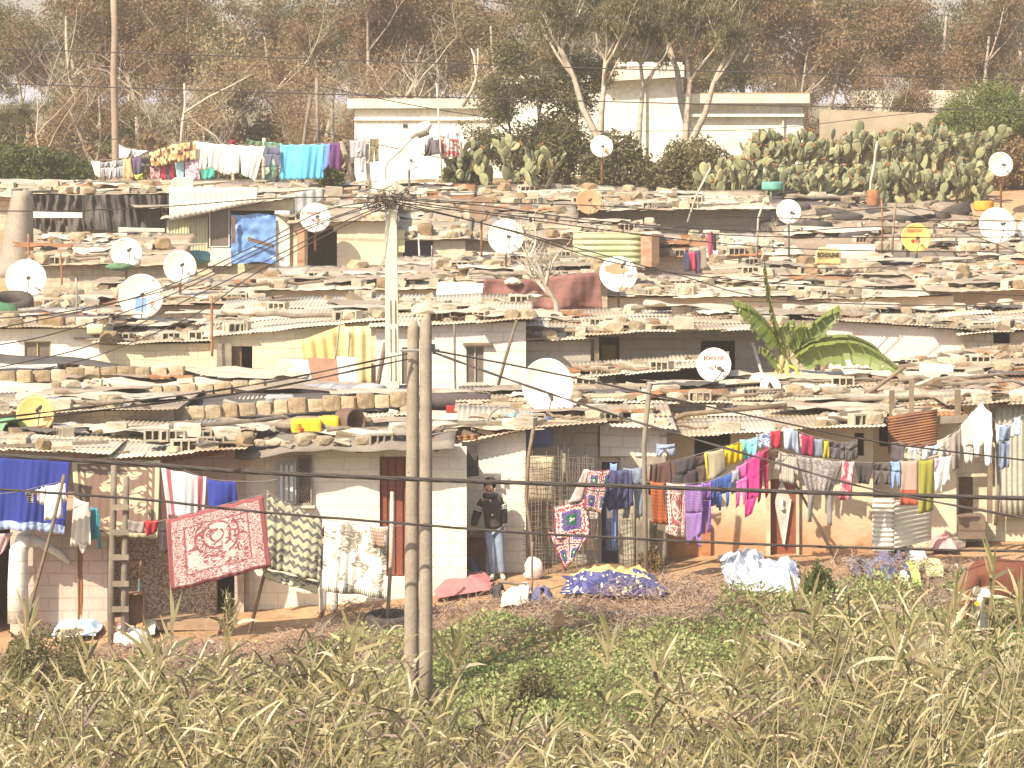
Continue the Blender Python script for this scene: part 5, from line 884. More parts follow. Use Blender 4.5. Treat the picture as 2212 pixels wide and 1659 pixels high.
# ---------------------------------------------------------------- wires
def cr(P, n):
    out = []; Q = [P[0]*2-P[1]]+P+[P[-1]*2-P[-2]]
    for i in range(1, len(Q)-2):
        for k in range(n):
            t = k/n; a, b, c, d = Q[i-1:i+3]; out.append(.5*((2*b)+(c-a)*t+(2*a-5*b+4*c-d)*t*t+(3*b-a-3*c+d)*t**3))
    return out+[P[-1]]
def wire(label, pts, Y, Y1, w, strands=1, name='power_cable', mat=CABLE, n=10):
    P = cr([at(x, y, lerp(Y, Y1, (x-pts[0][0])/(pts[-1][0]-pts[0][0]))) for x, y in pts], n if strands == 1 else 40); mb = MB(); r = dm(w, (Y+Y1)/2)/2
    for s_ in range(strands):
        if strands == 1: mb.tube(P, r, 5)
        else: mb.tube([p+Vector((0, math.cos(i*.16+s_*6.283/strands), math.sin(i*.16+s_*6.283/strands)))*r*.5 for i, p in enumerate(P)], r*.56, 5)
    return tag(mb.build(name, mat, None, True, P[0]), label, 'cable', 'overhead cables')
wire('thickest twisted cable crossing before the blue blanket and the laundry', [(-30, 982), (300, 1002), (553, 1020), (900, 1035), (1106, 1042), (1500, 1055), (1860, 1067), (2240, 1077)], 52.5, 52.9, 10, 4); wire('twisted cable crossing at the height of the red carpet', [(-30, 1055), (300, 1078), (553, 1105), (900, 1133), (1106, 1149), (1400, 1165), (1700, 1178), (2000, 1187), (2240, 1191)], 52.6, 52.9, 6, 3)
wire('cable descending right from the twin poles past the biggest dish', [(936, 761), (1106, 822), (1368, 909), (1659, 994), (1896, 1059), (2240, 1124)], 53.6, 50, 6, 2); wire('thin cable running above the lettered dish down to the right laundry', [(936, 757), (1140, 795), (1400, 850), (1659, 906), (1909, 956), (2240, 997)], 53.7, 56, 4); wire('upper cable of the pair rising right to the twin poles', [(-30, 906), (250, 872), (553, 830), (880, 764)], 50, 53.5, 4.5, 2); wire('lower cable of the pair rising right to the twin poles', [(-30, 916), (250, 882), (553, 843), (880, 776)], 50, 53.5, 5, 2)
wire('upper long line across the trees', [(-30, 104), (553, 123), (1106, 142), (1659, 157), (2240, 172)], 90, 90, 2.6); wire('lower long line across the trees', [(-30, 179), (553, 199), (1106, 214), (1659, 228), (2240, 239)], 90, 90, 2.6); wire('short high line in the top right trees', [(1020, -4), (1191, 24), (1326, 39), (1606, 66), (1769, 80), (2240, 101)], 92, 92, 2.2)
wire('line from the tall bent laundry pole to the dark bushy tree', [(684, 184), (780, 205), (940, 236), (1075, 256)], 106, 110, 2); wire('line from upper left rising to the tall bent laundry pole', [(-30, 330), (250, 300), (480, 235), (684, 184)], 106, 106, 2); wire('drooping line from the crooked laundry pole to the undergrowth', [(655, 276), (760, 300), (900, 330), (1010, 355)], 105.5, 108, 2)
fan = [[(838, 432), (700, 455), (553, 530), (300, 640), (-30, 715)], [(838, 436), (700, 480), (553, 549), (350, 645), (120, 720), (-30, 750)], [(836, 440), (720, 490), (553, 575), (400, 650), (200, 745), (-30, 800)], [(834, 430), (650, 495), (553, 540), (380, 620), (150, 672), (-30, 690)], [(836, 444), (740, 490), (553, 590), (420, 680), (220, 765), (80, 800)], [(834, 426), (600, 428), (362, 446), (150, 455), (-30, 456)]]
for i, f_ in enumerate(fan): wire(f'wire fanning left from the concrete pole, {ordinal(i)} of six from the top', f_, 67.8, 60+i, 2.6, name='overhead_wire')
fan = [[(848, 426), (1000, 436), (1300, 445), (1659, 470), (2240, 478)], [(850, 430), (1106, 465), (1400, 492), (1659, 511), (2240, 512)], [(850, 434), (1106, 500), (1340, 570), (1659, 610), (2240, 640)], [(850, 430), (1050, 445), (1300, 478), (1659, 500), (1900, 490), (2240, 500)], [(852, 436), (1106, 470), (1500, 520), (1800, 540), (2240, 545)], [(852, 440), (1106, 498), (1450, 590), (1700, 648), (2240, 665)]]
for i, f_ in enumerate(fan): wire(f'wire fanning right from the concrete pole, {ordinal(i)} of six strung', f_, 67.8, 74+i, 2.4, name='overhead_wire')
wire('barbed line from the white house over the cactus to the right', [(1100, 282), (1400, 283), (1659, 278), (1900, 252), (2100, 232)], 110, 110, 1.6); wire('line rising over the cactus from the tyre roof', [(1560, 372), (1800, 345), (2120, 280)], 107, 109, 1.8); wire('lower line rising over the cactus', [(1560, 395), (1850, 352), (2120, 292)], 107, 109, 1.8)
wire('loose line from the tyre roof post to the right edge', [(1700, 470), (1934, 448), (2060, 462), (2240, 480)], 95, 95, 2.2); wire('line dropping from the tyre roof post to the right', [(1934, 446), (2050, 490), (2240, 560)], 95, 92, 2.2); wire('slack line across the rubble roofs at right', [(1560, 560), (1800, 580), (2050, 565), (2240, 540)], 86, 88, 2.); wire('line crossing the banana plant and pink house', [(1560, 650), (1800, 655), (2060, 660), (2240, 648)], 78, 78, 2.)
# ---------------------------------------------------------------- washing
def garment(label, cat, Y, mat, quads, name=None, group=None, amp=.05, fr=2.5, seed=None, th=.008, extra=()):
    """cloth made of patches given by their seen corners (TL, TR, BR, BL), hanging in folds"""
    rr = random.Random(seed or label); ph = rr.uniform(0, 6); mb = MB(); mats = [mat]
    allq = [(q, 0) for q in quads]
    for q, m_ in extra: mats.append(m_); allq.append((q, len(mats)-1))
    for qi, (q, mi) in enumerate(allq):
        (ax, ay), (bx, by), (cx_, cy_), (dx, dy) = q; wm = dm(max(abs(bx-ax), abs(cx_-dx)), Y); hm = dm(max(abs(dy-ay), abs(cy_-by)), Y); nu = max(8, min(60, int(wm/.03))); nv = max(5, min(30, int(hm/.07)))
        def fn(u, v):
            x = lerp(lerp(ax, bx, u), lerp(dx, cx_, u), v); y = lerp(lerp(ay, by, u), lerp(dy, cy_, u), v)
            p = at(x, y, Y-.012*mi); s = u*wm
            a = 1.2*amp*(.25+.75*v)*(math.sin(s*fr*6.283*.6+ph+qi+.8*math.sin(v*2.2+ph))+.6*abs(math.sin(s*fr*9+ph*2+v*1.7+.6*noise.noise(Vector((s*3, v*2, ph)))))+.3*math.sin(s*fr*21+v*3+ph))
            k = noise.noise(Vector((p.x*2.3, p.z*1.5, ph)))*.05
            return p+Vector((0, a+k, noise.noise(Vector((s*4, ph, 1)))*.03*v*min(1, hm)-.022*abs(math.sin(u*3.14*max(1, round(wm/.35))))*(1-v)**2))
        mb.grid(fn, nu, nv, mi)
    o = mb.build(name or cat.replace(' ', '_'), mats, None, True, at(*quads[0][0], Y)); solid(o, th); return tag(o, label, cat, group)
def sheet(x0, y0, x1, y1, h0, h1=None, sk=0): h1 = h0 if h1 is None else h1; return [((x0, y0), (x1, y1), (x1+sk, y1+h1), (x0+sk, y0+h0))]
def trousers(x0, y0, x1, y1, L, gap=.12, spread=0., ws=.36):
    w = x1-x0; m = (x0+x1)/2; ym = (y0+y1)/2; a = ws*L
    return [((x0, y0), (x1, y1), (x1+spread*.3, y1+a), (x0-spread*.3, y0+a)), ((x0-spread*.3, y0+a-1), (m+.5, ym+a-1), (m-w*gap, ym+L), (x0-spread, y0+L)), ((m-.5, ym+a-1), (x1+spread*.3, y1+a-1), (x1+spread, y1+L*.97), (m+w*gap, ym+L*.98))]
def shirt(x0, y0, x1, y1, L, sl=.5, sw=.2):
    w = x1-x0; b0, b1 = x0+w*sw, x1-w*sw
    return [((b0, y0), (b1, y1), (b1+w*.04, y1+L), (b0-w*.04, y0+L)), ((x0+w*.02, y0+1), (b0+1, y0), (b0-w*.03, y0+L*sl), (x0-w*.06, y0+L*sl*.95)), ((b1-1, y1), (x1-w*.02, y1+1), (x1+w*.06, y1+L*sl), (b1+w*.03, y1+L*sl*1.03))]
def line(label, pts, Y, w=1.6): wire(label, pts, Y, Y, w, 1, 'clothesline', plain((.3, .26, .22)), 6)
C = cloth
G1 = 'washing hung at the lower left'; G2 = 'washing on the middle lines'; G3 = 'washing on the right lines'; G4 = 'washing on the upper line'
garment('deep blue blanket with a pale blue hem', 'blanket', 57.6, C((.03, .045, .24), 'hem', (.36, .44, .68), w=.12), [((-25, 983), (152, 993), (139, 1152), (-25, 1143))], group=G1, amp=.035)
garment('small black and white striped garment on the short line', 'garment', 57.1, C((.03, .025, .03), 'hoop', (.7, .66, .6), 1, 6, w=.35), shirt(55, 1060, 75, 1058, 28), group=G1); garment('tiny pink floral garment beside the striped one', 'garment', 57.1, C((.75, .68, .64), 'floral', (.4, .1, .15), 3, 4), shirt(76, 1056, 96, 1052, 30), group=G1); garment('small white shirt before the blue blanket', 'shirt', 57., C((.83, .8, .76)), shirt(88, 1050, 142, 1042, 76, .55, .16), group=G1)
line('short sagging line with the small white shirt', [(-20, 1068), (40, 1062), (90, 1050), (135, 1040)], 57.15)
garment('long cream shirt hanging by the pillar hut', 'shirt', 57.5, C((.66, .6, .52), 'stripe', (.6, .53, .45), 9), [((160, 1073), (192, 1085), (198, 1178), (150, 1182)), ((168, 1170), (188, 1175), (180, 1197), (174, 1196))], group=G1); garment('teal shirt beside the long cream shirt', 'shirt', 57.6, C((.05, .3, .36), 'blotch', (.04, .24, .3), 5, 6), [((196, 1093), (210, 1097), (213, 1160), (190, 1170)), ((208, 1098), (214, 1110), (218, 1187), (211, 1187))], group=G1)
garment('pale mauve cloth at the far left edge', 'cloth', 57.9, C((.56, .36, .38)), [((-20, 1150), (28, 1150), (6, 1195), (-20, 1215))], group=G1)
garment('brown rug with cream roses and a cream border', 'rug', 58., C((.235, .15, .115), 'rug', (.58, .53, .36), 3.6, 4.2), [((155, 990), (346, 993), (341, 1162), (168, 1158))], group=G1, amp=.012, th=.02)
garment('lilac towel with maroon bands', 'towel', 57.9, C((.6, .54, .55), 'band', (.33, .1, .12)), [((348, 1008), (446, 1030), (442, 1110), (362, 1120))], group=G1); garment('pink towel edge behind the lilac towel', 'towel', 58.1, C((.68, .42, .4)), [((340, 1008), (360, 1012), (366, 1125), (350, 1125))], group=G1); garment('short royal blue curtain cloth', 'cloth', 57.8, C((.035, .05, .27)), [((447, 1034), (509, 1040), (514, 1103), (452, 1103))], group=G1, amp=.06)
line('line carrying the rug, towels and blue cloth', [(150, 992), (345, 1000), (450, 1034), (560, 1040), (600, 1035)], 57.95)
garment('small grey cloth at the rug foot', 'cloth', 57.2, C((.27, .23, .22)), sheet(276, 1122, 312, 1126, 26), group=G1); garment('bright red cloth at the rug corner', 'cloth', 57.2, C((.55, .05, .06)), [((310, 1124), (342, 1122), (338, 1150), (316, 1158))], group=G1); garment('dark trousers hanging left of the red carpet', 'trousers', 57.2, C((.06, .045, .05)), trousers(344, 1122, 366, 1122, 72), group=G1)
garment('red and white ornate carpet hung askew', 'carpet', 56.9, C((.52, .45, .42), 'ornate', (.26, .08, .085), 6.5, 6), [((358, 1122), (568, 1068), (586, 1222), (368, 1278))], group=G1, amp=.018, th=.02)
garment('navy-hemmed zigzag carpet in cream and dark tones', 'carpet', 56.9, C((.42, .4, .27), 'zigzag', (.12, .105, .11), 6, 7, (.13, .115, .11), w=.34), [((577, 1066), (696, 1120), (691, 1256), (580, 1228))], group=G1, amp=.045, th=.02); garment('pale green underside of a folded carpet below the zigzag one', 'carpet', 57.1, C((.5, .5, .36), 'zigzag', (.12, .1, .12), 5, 1.2, w=.12), [((566, 1226), (692, 1256), (684, 1283), (572, 1250))], group=G1)
garment('white blanket with grey animal and leaf prints', 'blanket', 56.9, C((.74, .7, .6), 'beasts', (.24, .2, .16), 4.2, 4, (.2, .17, .12)), [((702, 1122), (838, 1138), (832, 1294), (694, 1276))], group=G1, amp=.05); garment('small checked cloth laid over the animal print blanket', 'cloth', 56.7, C((.4, .27, .2), 'check', (.16, .11, .1), 5, 6, (.55, .42, .33), w=.35), [((798, 1136), (828, 1140), (832, 1186), (806, 1184))], group=G1)
line('sagging line carrying the three carpets', [(330, 1128), (358, 1122), (568, 1068), (577, 1064), (700, 1121), (840, 1138), (905, 1120)], 56.92)
# middle
garment('crochet blanket of bright squares hanging crooked', 'blanket', 59.9, C((.3, .2, .3), 'crochet', None, 1, 1), [((1196, 1094), (1268, 1074), (1276, 1156), (1199, 1166))], group=G2, amp=.04, th=.03, extra=[([(1270, 1014), (1318, 1014), (1298, 1112), (1262, 1098)], C((.12, .12, .26), 'crochet', None, 1.5, 2)), ([(1184, 1148), (1274, 1154), (1238, 1206), (1222, 1234)], C((.14, .1, .26), 'crochet', None, 2, 1.5)), ([(1228, 1086), (1262, 1014), (1272, 1014), (1258, 1082)], C((.66, .6, .52), 'hoop', (.4, .3, .28), 1, 12))])
garment('navy quilted jacket hung by its hem', 'jacket', 60.2, C((.055, .055, .12), 'blotch', (.09, .09, .18), 5, 5, rough=.5), shirt(1306, 1014, 1366, 1014, 88, .9, .18), group=G2, amp=.07); garment('pale blue cloth behind the navy jacket', 'cloth', 60.5, C((.2, .28, .52)), [((1318, 1000), (1333, 1000), (1330, 1190), (1322, 1188))], group=G2); garment('faded jeans beside the forked pole', 'jeans', 60.5, C((.17, .2, .26), 'blotch', (.22, .26, .32), 4, 6), trousers(1346, 1010, 1388, 1008, 110, .2), group=G2); garment('white scrap below the navy jacket', 'cloth', 60.3, C((.75, .7, .66)), [((1310, 1096), (1322, 1106), (1324, 1118), (1312, 1120))], group=G2); garment('faded jeans flung over the cement sheets', 'jeans', 61.3, C((.27, .32, .42)), trousers(1418, 958, 1458, 958, 28, .25), group=G2)
garment('dark brown jersey next to the forked pole', 'jersey', 60.4, C((.1, .055, .045)), shirt(1404, 1002, 1460, 992, 58, 1.2, .22), group=G2); garment('black trousers on the middle line', 'trousers', 60.4, C((.065, .055, .06)), trousers(1454, 994, 1503, 984, 84, .1), group=G2); garment('brown trousers beside the khaki sheet', 'trousers', 60.5, C((.085, .06, .05)), trousers(1498, 986, 1530, 976, 70, .1), group=G2); garment('khaki cloth with a yellow edge', 'cloth', 60.4, C((.34, .29, .2), 'hem', (.34, .29, .2)), [((1524, 976), (1564, 966), (1570, 1018), (1532, 1040))], group=G2, extra=[([(1521, 977), (1526, 976), (1532, 1040), (1528, 1041)], C((.66, .5, .06)))]); garment('mustard yellow child shirt beside the khaki cloth', 'shirt', 60.5, C((.68, .46, .02)), shirt(1561, 962, 1603, 954, 46, .9, .2), group=G2); garment('turquoise shirt right of the yellow one', 'shirt', 60.6, C((.22, .58, .56)), [((1598, 950), (1637, 942), (1632, 985), (1606, 998))], group=G2, amp=.08); garment('blue-white patterned cloth under the roof edge', 'cloth', 60.9, C((.55, .58, .62), 'floral', (.12, .17, .32), 5, 6), [((1634, 938), (1664, 930), (1664, 972), (1640, 968))], group=G2)
garment('orange plaid scarf beside the forked pole', 'scarf', 59.9, C((.45, .13, .04), 'check', (.22, .05, .03), 8, 12, (.2, .05, .03), w=.3), [((1404, 1038), (1434, 1042), (1442, 1134), (1410, 1130))], group=G2); garment('white cloth with red dots beside the plaid scarf', 'cloth', 60., C((.72, .66, .6), 'dots', (.32, .06, .06), 3, 10), [((1434, 1058), (1446, 1058), (1454, 1150), (1440, 1148))], group=G2); garment('maroon cloth with white scrolls', 'cloth', 60., C((.26, .07, .065), 'ornate', (.6, .48, .42), 2, 3), [((1440, 1042), (1482, 1045), (1482, 1162), (1438, 1150))], group=G2, amp=.08); garment('sequined purple dress on the middle line', 'dress', 59.8, C((.19, .085, .3), 'dots', (.58, .5, .66), 14, 18, w=.3), [((1479, 1046), (1520, 1044), (1518, 1110), (1480, 1112)), ((1481, 1108), (1518, 1104), (1516, 1150), (1484, 1180)), ((1500, 1140), (1516, 1140), (1514, 1182), (1506, 1178))], group=G2); garment('plain lilac leggings next to the purple dress', 'leggings', 59.9, C((.24, .11, .37)), trousers(1516, 1042, 1536, 1040, 112, .08), group=G2)
garment('small blue jersey by the lilac leggings', 'jersey', 60.1, C((.06, .09, .28)), shirt(1532, 1036, 1552, 1030, 60, 1.1), group=G2); garment('blue tracksuit with dangling sleeves', 'tracksuit', 60.1, C((.05, .1, .32)), [((1550, 1030), (1582, 1020), (1576, 1062), (1556, 1070)), ((1552, 1066), (1560, 1064), (1558, 1104), (1553, 1104)), ((1568, 1062), (1576, 1058), (1574, 1092), (1569, 1094))], group=G2); garment('grey vest above the pink leggings', 'vest', 60.2, C((.3, .3, .34)), sheet(1580, 1016, 1596, 1010, 52), group=G2); garment('bright pink leggings beside the magenta dress', 'leggings', 60.2, C((.62, .13, .38)), trousers(1590, 1008, 1613, 996, 90, .2), group=G2); garment('magenta dress hanging long on the steep line', 'dress', 60.2, C((.48, .04, .19)), [((1608, 996), (1642, 972), (1640, 1070), (1606, 1086)), ((1608, 1080), (1636, 1070), (1624, 1108), (1610, 1120))], group=G2); garment('crimson leggings at the end of the steep line', 'leggings', 60.3, C((.4, .03, .08)), trousers(1638, 978, 1660, 962, 110, .25), group=G2)
line('steep line carrying trousers and bright jerseys', [(1396, 1006), (1460, 994), (1560, 966), (1660, 935), (1700, 915)], 60.5); line('lower line carrying the purple and pink clothes', [(1388, 1040), (1440, 1044), (1530, 1040), (1600, 1008), (1668, 965)], 60.)
# right
for x0, y0, x1, y1, L, c, k, lb in [(1664, 930, 1686, 927, 40, (.45, .04, .07), 's', 'crimson first cloth'), (1692, 922, 1714, 924, 48, (.5, .54, .66), 's', 'pale blue pillowcase'), (1713, 926, 1723, 930, 50, (.28, .33, .42), 's', 'narrow grey-blue cloth'), (1722, 932, 1733, 936, 44, (.46, .4, .3), 'f', 'small multicoloured cloth'), (1731, 936, 1756, 942, 46, (.4, .04, .11), 's', 'crimson towel'), (1753, 944, 1777, 948, 44, (.21, .25, .31), 's', 'slate blue towel'), (1776, 948, 1791, 951, 42, (.55, .47, .06), 's', 'mustard narrow towel'), (1791, 952, 1825, 955, 38, (.1, .09, .1), 't', 'charcoal shorts'), (1826, 956, 1853, 950, 42, (.12, .11, .1), 't', 'dark camouflage trousers')]:
    garment(f'{lb} on the short line under the ochre house eave', lb.split()[-1], 61.4, C(c) if k != 'f' else C(c, 'floral', (.2, .4, .2), 3, 6, (.4, .1, .2)), trousers(x0, y0, x1, y1, L, .06) if k == 't' else sheet(x0, y0, x1, y1, L, sk=2), group=G3)
line('short line under the ochre house eave', [(1655, 935), (1690, 922), (1755, 942), (1825, 956), (1860, 945)], 61.4)
garment('cream striped shirt at the start of the long right line', 'shirt', 60.9, C((.56, .5, .42), 'stripe', (.3, .25, .22), 8), shirt(1676, 974, 1722, 982, 66, .7), group=G3); garment('dark brown garment over the door top', 'garment', 60.9, C((.1, .06, .05)), sheet(1657, 968, 1680, 972, 26), group=G3)
garment('speckled grey knitted poncho with dangling ends', 'poncho', 60.8, C((.24, .21, .2), 'floral', (.42, .39, .36), 26, 26, (.18, .16, .15)), [((1720, 983), (1822, 996), (1796, 1066), (1744, 1062)), ((1744, 1055), (1760, 1060), (1754, 1128), (1746, 1128)), ((1784, 1060), (1797, 1058), (1798, 1136), (1788, 1134))], group=G3)
garment('red and pink towel with white swirls', 'towel', 60.8, C((.6, .09, .14), 'blotch', (.75, .5, .5), 2, 4), [((1820, 995), (1846, 997), (1840, 1080), (1812, 1080))], group=G3); garment('black shorts on the long right line', 'shorts', 60.8, C((.06, .05, .05)), [((1846, 998), (1888, 998), (1876, 1046), (1856, 1044)), ], group=G3, amp=.07); garment('dark grey leggings on the long right line', 'leggings', 60.8, C((.11, .09, .09)), trousers(1888, 998, 1922, 999, 48, .2), group=G3); garment('small sky-blue trousers on the long right line', 'trousers', 60.8, C((.22, .32, .56)), trousers(1924, 996, 1944, 995, 60, .25), group=G3); garment('mauve towel with a red speckled end', 'towel', 60.8, C((.38, .27, .22), 'hem', (.36, .09, .05), w=.35), sheet(1945, 995, 1982, 993, 98), group=G3); garment('olive green towel, the longest on the right line', 'towel', 60.8, C((.28, .26, .05)), sheet(1984, 994, 2017, 990, 116, 114), group=G3); garment('small purple floral garment by the olive towel', 'garment', 60.8, C((.5, .3, .46), 'floral', (.7, .62, .64), 3, 5), sheet(2019, 988, 2030, 987, 36), group=G3); garment('white shirt at the end of the long right line', 'shirt', 60.8, C((.78, .75, .7)), [((2030, 986), (2056, 984), (2053, 1040), (2022, 1062)), ((2018, 1020), (2034, 1010), (2036, 1066), (2022, 1066))], group=G3)
line('long right line with the olive and red towels', [(1672, 972), (1722, 983), (1846, 998), (1922, 999), (1984, 994), (2056, 984), (2110, 970)], 60.85)
for x0, y0, x1, y1, L, c, k, lb in [(1926, 956, 1952, 964, 36, (.1, .085, .09), 's', 'charcoal cloth'), (1956, 964, 1986, 966, 30, (.68, .65, .62), 'h', 'white knotted shirt'), (1984, 966, 2008, 962, 28, (.56, .54, .54), 'h', 'pale grey small shirt'), (2006, 964, 2026, 958, 24, (.4, .46, .56), 's', 'pale blue small cloth')]: garment(f'{lb} hanging below the rusty sheet', lb.split()[-1], 61.8, C(c), shirt(x0, y0, x1, y1, L) if k == 'h' else sheet(x0, y0, x1, y1, L), group=G3)
garment('pale grey sheet right of the rusty sheet', 'sheet', 61.6, C((.46, .43, .38)), [((2024, 952), (2052, 938), (2057, 985), (2030, 990))], group=G3); garment('grey-brown sheet on the rising line', 'sheet', 61.5, C((.3, .25, .22)), [((2048, 942), (2076, 922), (2076, 1010), (2058, 1018))], group=G3, amp=.08); garment('light grey long shirt on the rising line', 'shirt', 61.5, C((.5, .46, .42)), [((2076, 918), (2100, 888), (2106, 960), (2078, 964)), ((2080, 955), (2104, 955), (2100, 1000), (2084, 1000))], group=G3); garment('big white shirt peaking at the top of the line', 'shirt', 61.4, C((.82, .78, .7)), [((2094, 896), (2120, 868), (2136, 950), (2112, 966)), ((2100, 940), (2124, 930), (2122, 985), (2106, 990))], group=G3, amp=.08); garment('lilac white gown beside the big white shirt', 'gown', 61.3, C((.7, .66, .7)), [((2122, 872), (2142, 892), (2144, 940), (2124, 942)), ((2124, 938), (2144, 936), (2142, 1005), (2128, 1006))], group=G3); garment('narrow white shirt near the right edge', 'shirt', 61.3, C((.74, .71, .68)), sheet(2153, 914, 2164, 916, 46), group=G3); garment('blue jeans near the right edge', 'jeans', 61.2, C((.16, .2, .3), 'blotch', (.24, .29, .4), 3, 5), trousers(2158, 920, 2181, 918, 94, .04), group=G3); garment('grey-white shirt beside the jeans', 'shirt', 61.3, C((.6, .57, .53)), shirt(2168, 914, 2196, 912, 34), group=G3); garment('blue patterned cloth near the right edge', 'cloth', 61.2, C((.25, .33, .45), 'floral', (.6, .62, .66), 4, 6), sheet(2191, 902, 2204, 898, 40), group=G3)
line('rising line with white shirts at far right', [(1926, 956), (2024, 955), (2076, 918), (2120, 866), (2124, 856)], 61.5); line('last line at far right with the jeans', [(2124, 858), (2153, 914), (2190, 904), (2240, 885)], 61.3)
# upper line
Y_ = 105.
for qs, c, lb, cat in [([(257, 313), (283, 322), (278, 340), (257, 341)], C((.78, .7, .64)), 'pinkish white sheet at the tall power pole', 'sheet'), ([(284, 322), (320, 325), (300, 336), (280, 342)], C((.6, .6, .66), 'floral', (.75, .7, .7), 5, 3), 'pale floral cloth above the navy jacket', 'cloth'), ([(196, 348), (216, 348), (216, 384), (206, 380)], C((.8, .76, .66)), 'white cloth beside the dark green bush', 'cloth'), ([(280, 342), (306, 336), (304, 376), (290, 382)], C((.11, .09, .15)), 'dark navy jacket slanting on the upper line', 'jacket'), ([(266, 342), (282, 340), (288, 386), (265, 387)], C((.68, .36, .18), 'blotch', (.75, .5, .3), 3, 4), 'orange shirt on the upper line', 'shirt'), ([(289, 378), (308, 374), (306, 387), (294, 388)], C((.6, .66, .12)), 'lime cloth low on the upper line', 'cloth'), ([(325, 360), (347, 358), (346, 388), (325, 388)], C((.6, .45, .44), 'floral', (.35, .1, .14), 6, 6), 'maroon flecked garment on the upper line', 'garment'), ([(347, 358), (358, 357), (357, 389), (346, 389)], C((.48, .06, .08)), 'red towel left of the dark one', 'towel'), ([(358, 356), (366, 355), (366, 388), (357, 388)], C((.09, .1, .12)), 'dark towel between two red ones', 'towel'), ([(366, 354), (376, 353), (376, 388), (366, 388)], C((.48, .06, .08)), 'red towel right of the dark one', 'towel'), ([(377, 344), (398, 342), (396, 388), (382, 388)], C((.3, .55, .68), 'blotch', (.45, .62, .7), 3, 4), 'light blue towel on the upper line', 'towel'), ([(400, 345), (432, 344), (432, 390), (400, 390)], C((.64, .5, .5), 'floral', (.4, .2, .28), 8, 10), 'pink printed dress on the upper line', 'dress'),
    ([(432, 360), (466, 358), (464, 386), (436, 390)], C((.1, .45, .38)), 'sea green cloth below the white sheets', 'cloth'), ([(422, 304), (450, 308), (447, 368), (424, 364)], C((.82, .78, .66)), 'white sheet at the checkered blanket', 'sheet'), ([(448, 308), (484, 311), (480, 376), (450, 360)], C((.8, .77, .66)), 'second white sheet on the upper line', 'sheet'), ([(482, 311), (520, 313), (516, 374), (482, 378)], C((.82, .78, .68)), 'third white sheet, hanging widest', 'sheet'), ([(518, 313), (572, 316), (552, 392), (522, 376)], C((.81, .78, .68)), 'white sheet at the pale post', 'sheet'), ([(532, 299), (567, 306), (567, 315), (532, 312)], C((.12, .18, .09)), 'dark green cloth above the white sheet', 'cloth'), ([(497, 301), (508, 302), (508, 312), (497, 312)], C((.42, .04, .07)), 'small red cloth above the white sheet', 'cloth'), ([(570, 304), (610, 309), (606, 398), (574, 396)], C((.1, .22, .17), 'floral', (.4, .46, .38), 5, 9, w=.35), 'green and white print behind the navy shorts', 'cloth'), ([(606, 312), (700, 311), (698, 386), (606, 388)], C((.12, .48, .78), 'blotch', (.16, .54, .82), 1, 1), 'bright sky-blue sheet with a draped fold', 'sheet'), ([(693, 310), (714, 310), (712, 356), (696, 372)], C((.15, .26, .58)), 'mid blue cloth right of the bright sheet', 'cloth'), ([(711, 309), (734, 307), (738, 370), (712, 362)], C((.15, .05, .17)), 'purple towel beside the forked post', 'towel')]:
    garment(lb, cat, Y_-(-.3 if 'green' in lb else .0013*qs[0][1]), c, [tuple(qs)], group=G4, amp=.06, fr=1.6)
garment('grey trousers beside the white cloth on the upper line', 'trousers', Y_, C((.36, .34, .36)), trousers(217, 350, 234, 349, 35, .2), group=G4); garment('pale grey trousers on the upper line', 'trousers', Y_, C((.42, .4, .4)), trousers(233, 349, 251, 346, 38, .2), group=G4); garment('blue-grey trousers left of the orange shirt', 'trousers', Y_, C((.26, .28, .32)), trousers(251, 347, 266, 343, 40, .15), group=G4); garment('dark camouflage trousers left of the checkered blanket', 'trousers', Y_-.2, C((.13, .12, .1), 'blotch', (.2, .2, .14), 5, 6), trousers(304, 334, 324, 330, 46, .15), group=G4); garment('navy shorts before the green print', 'shorts', Y_-.5, C((.12, .12, .2)), trousers(573, 317, 604, 317, 44, .25), group=G4)
garment('brown and cream checkered fringed blanket', 'blanket', Y_-.6, C((.66, .52, .28), 'checker', (.4, .25, .1), 13, 6, (.13, .06, .05)), [((322, 330), (372, 312), (372, 352), (328, 364))], group=G4, extra=[([(371, 312), (423, 304), (422, 345), (371, 352)], C((.66, .52, .28), 'checker', (.4, .25, .1), 8, 6, (.13, .06, .05)))])
garment('grey tee shirt with a white disc print', 'tee shirt', Y_-.4, C((.36, .34, .36)), [((755, 304), (791, 298), (790, 340), (757, 342)), ((775, 338), (790, 338), (786, 372), (780, 372))], group=G4, extra=[([(769, 320), (777, 319), (777, 328), (769, 329)], C((.8, .78, .72))), ([(766, 331), (784, 329), (784, 333), (766, 335)], C((.4, .12, .14), 'stripe', (.36, .34, .36), 5))]); garment('olive trousers against the white house wall', 'trousers', Y_+.4, C((.2, .17, .09)), trousers(799, 298, 818, 298, 52, .12), group=G4)
line('upper line carrying sheets and the sky-blue sheet', [(255, 312), (322, 328), (371, 311), (423, 304), (572, 315), (700, 310), (740, 305), (795, 297)], Y_); line('lower line behind the trousers and orange shirt', [(190, 348), (266, 342), (320, 328)], Y_)
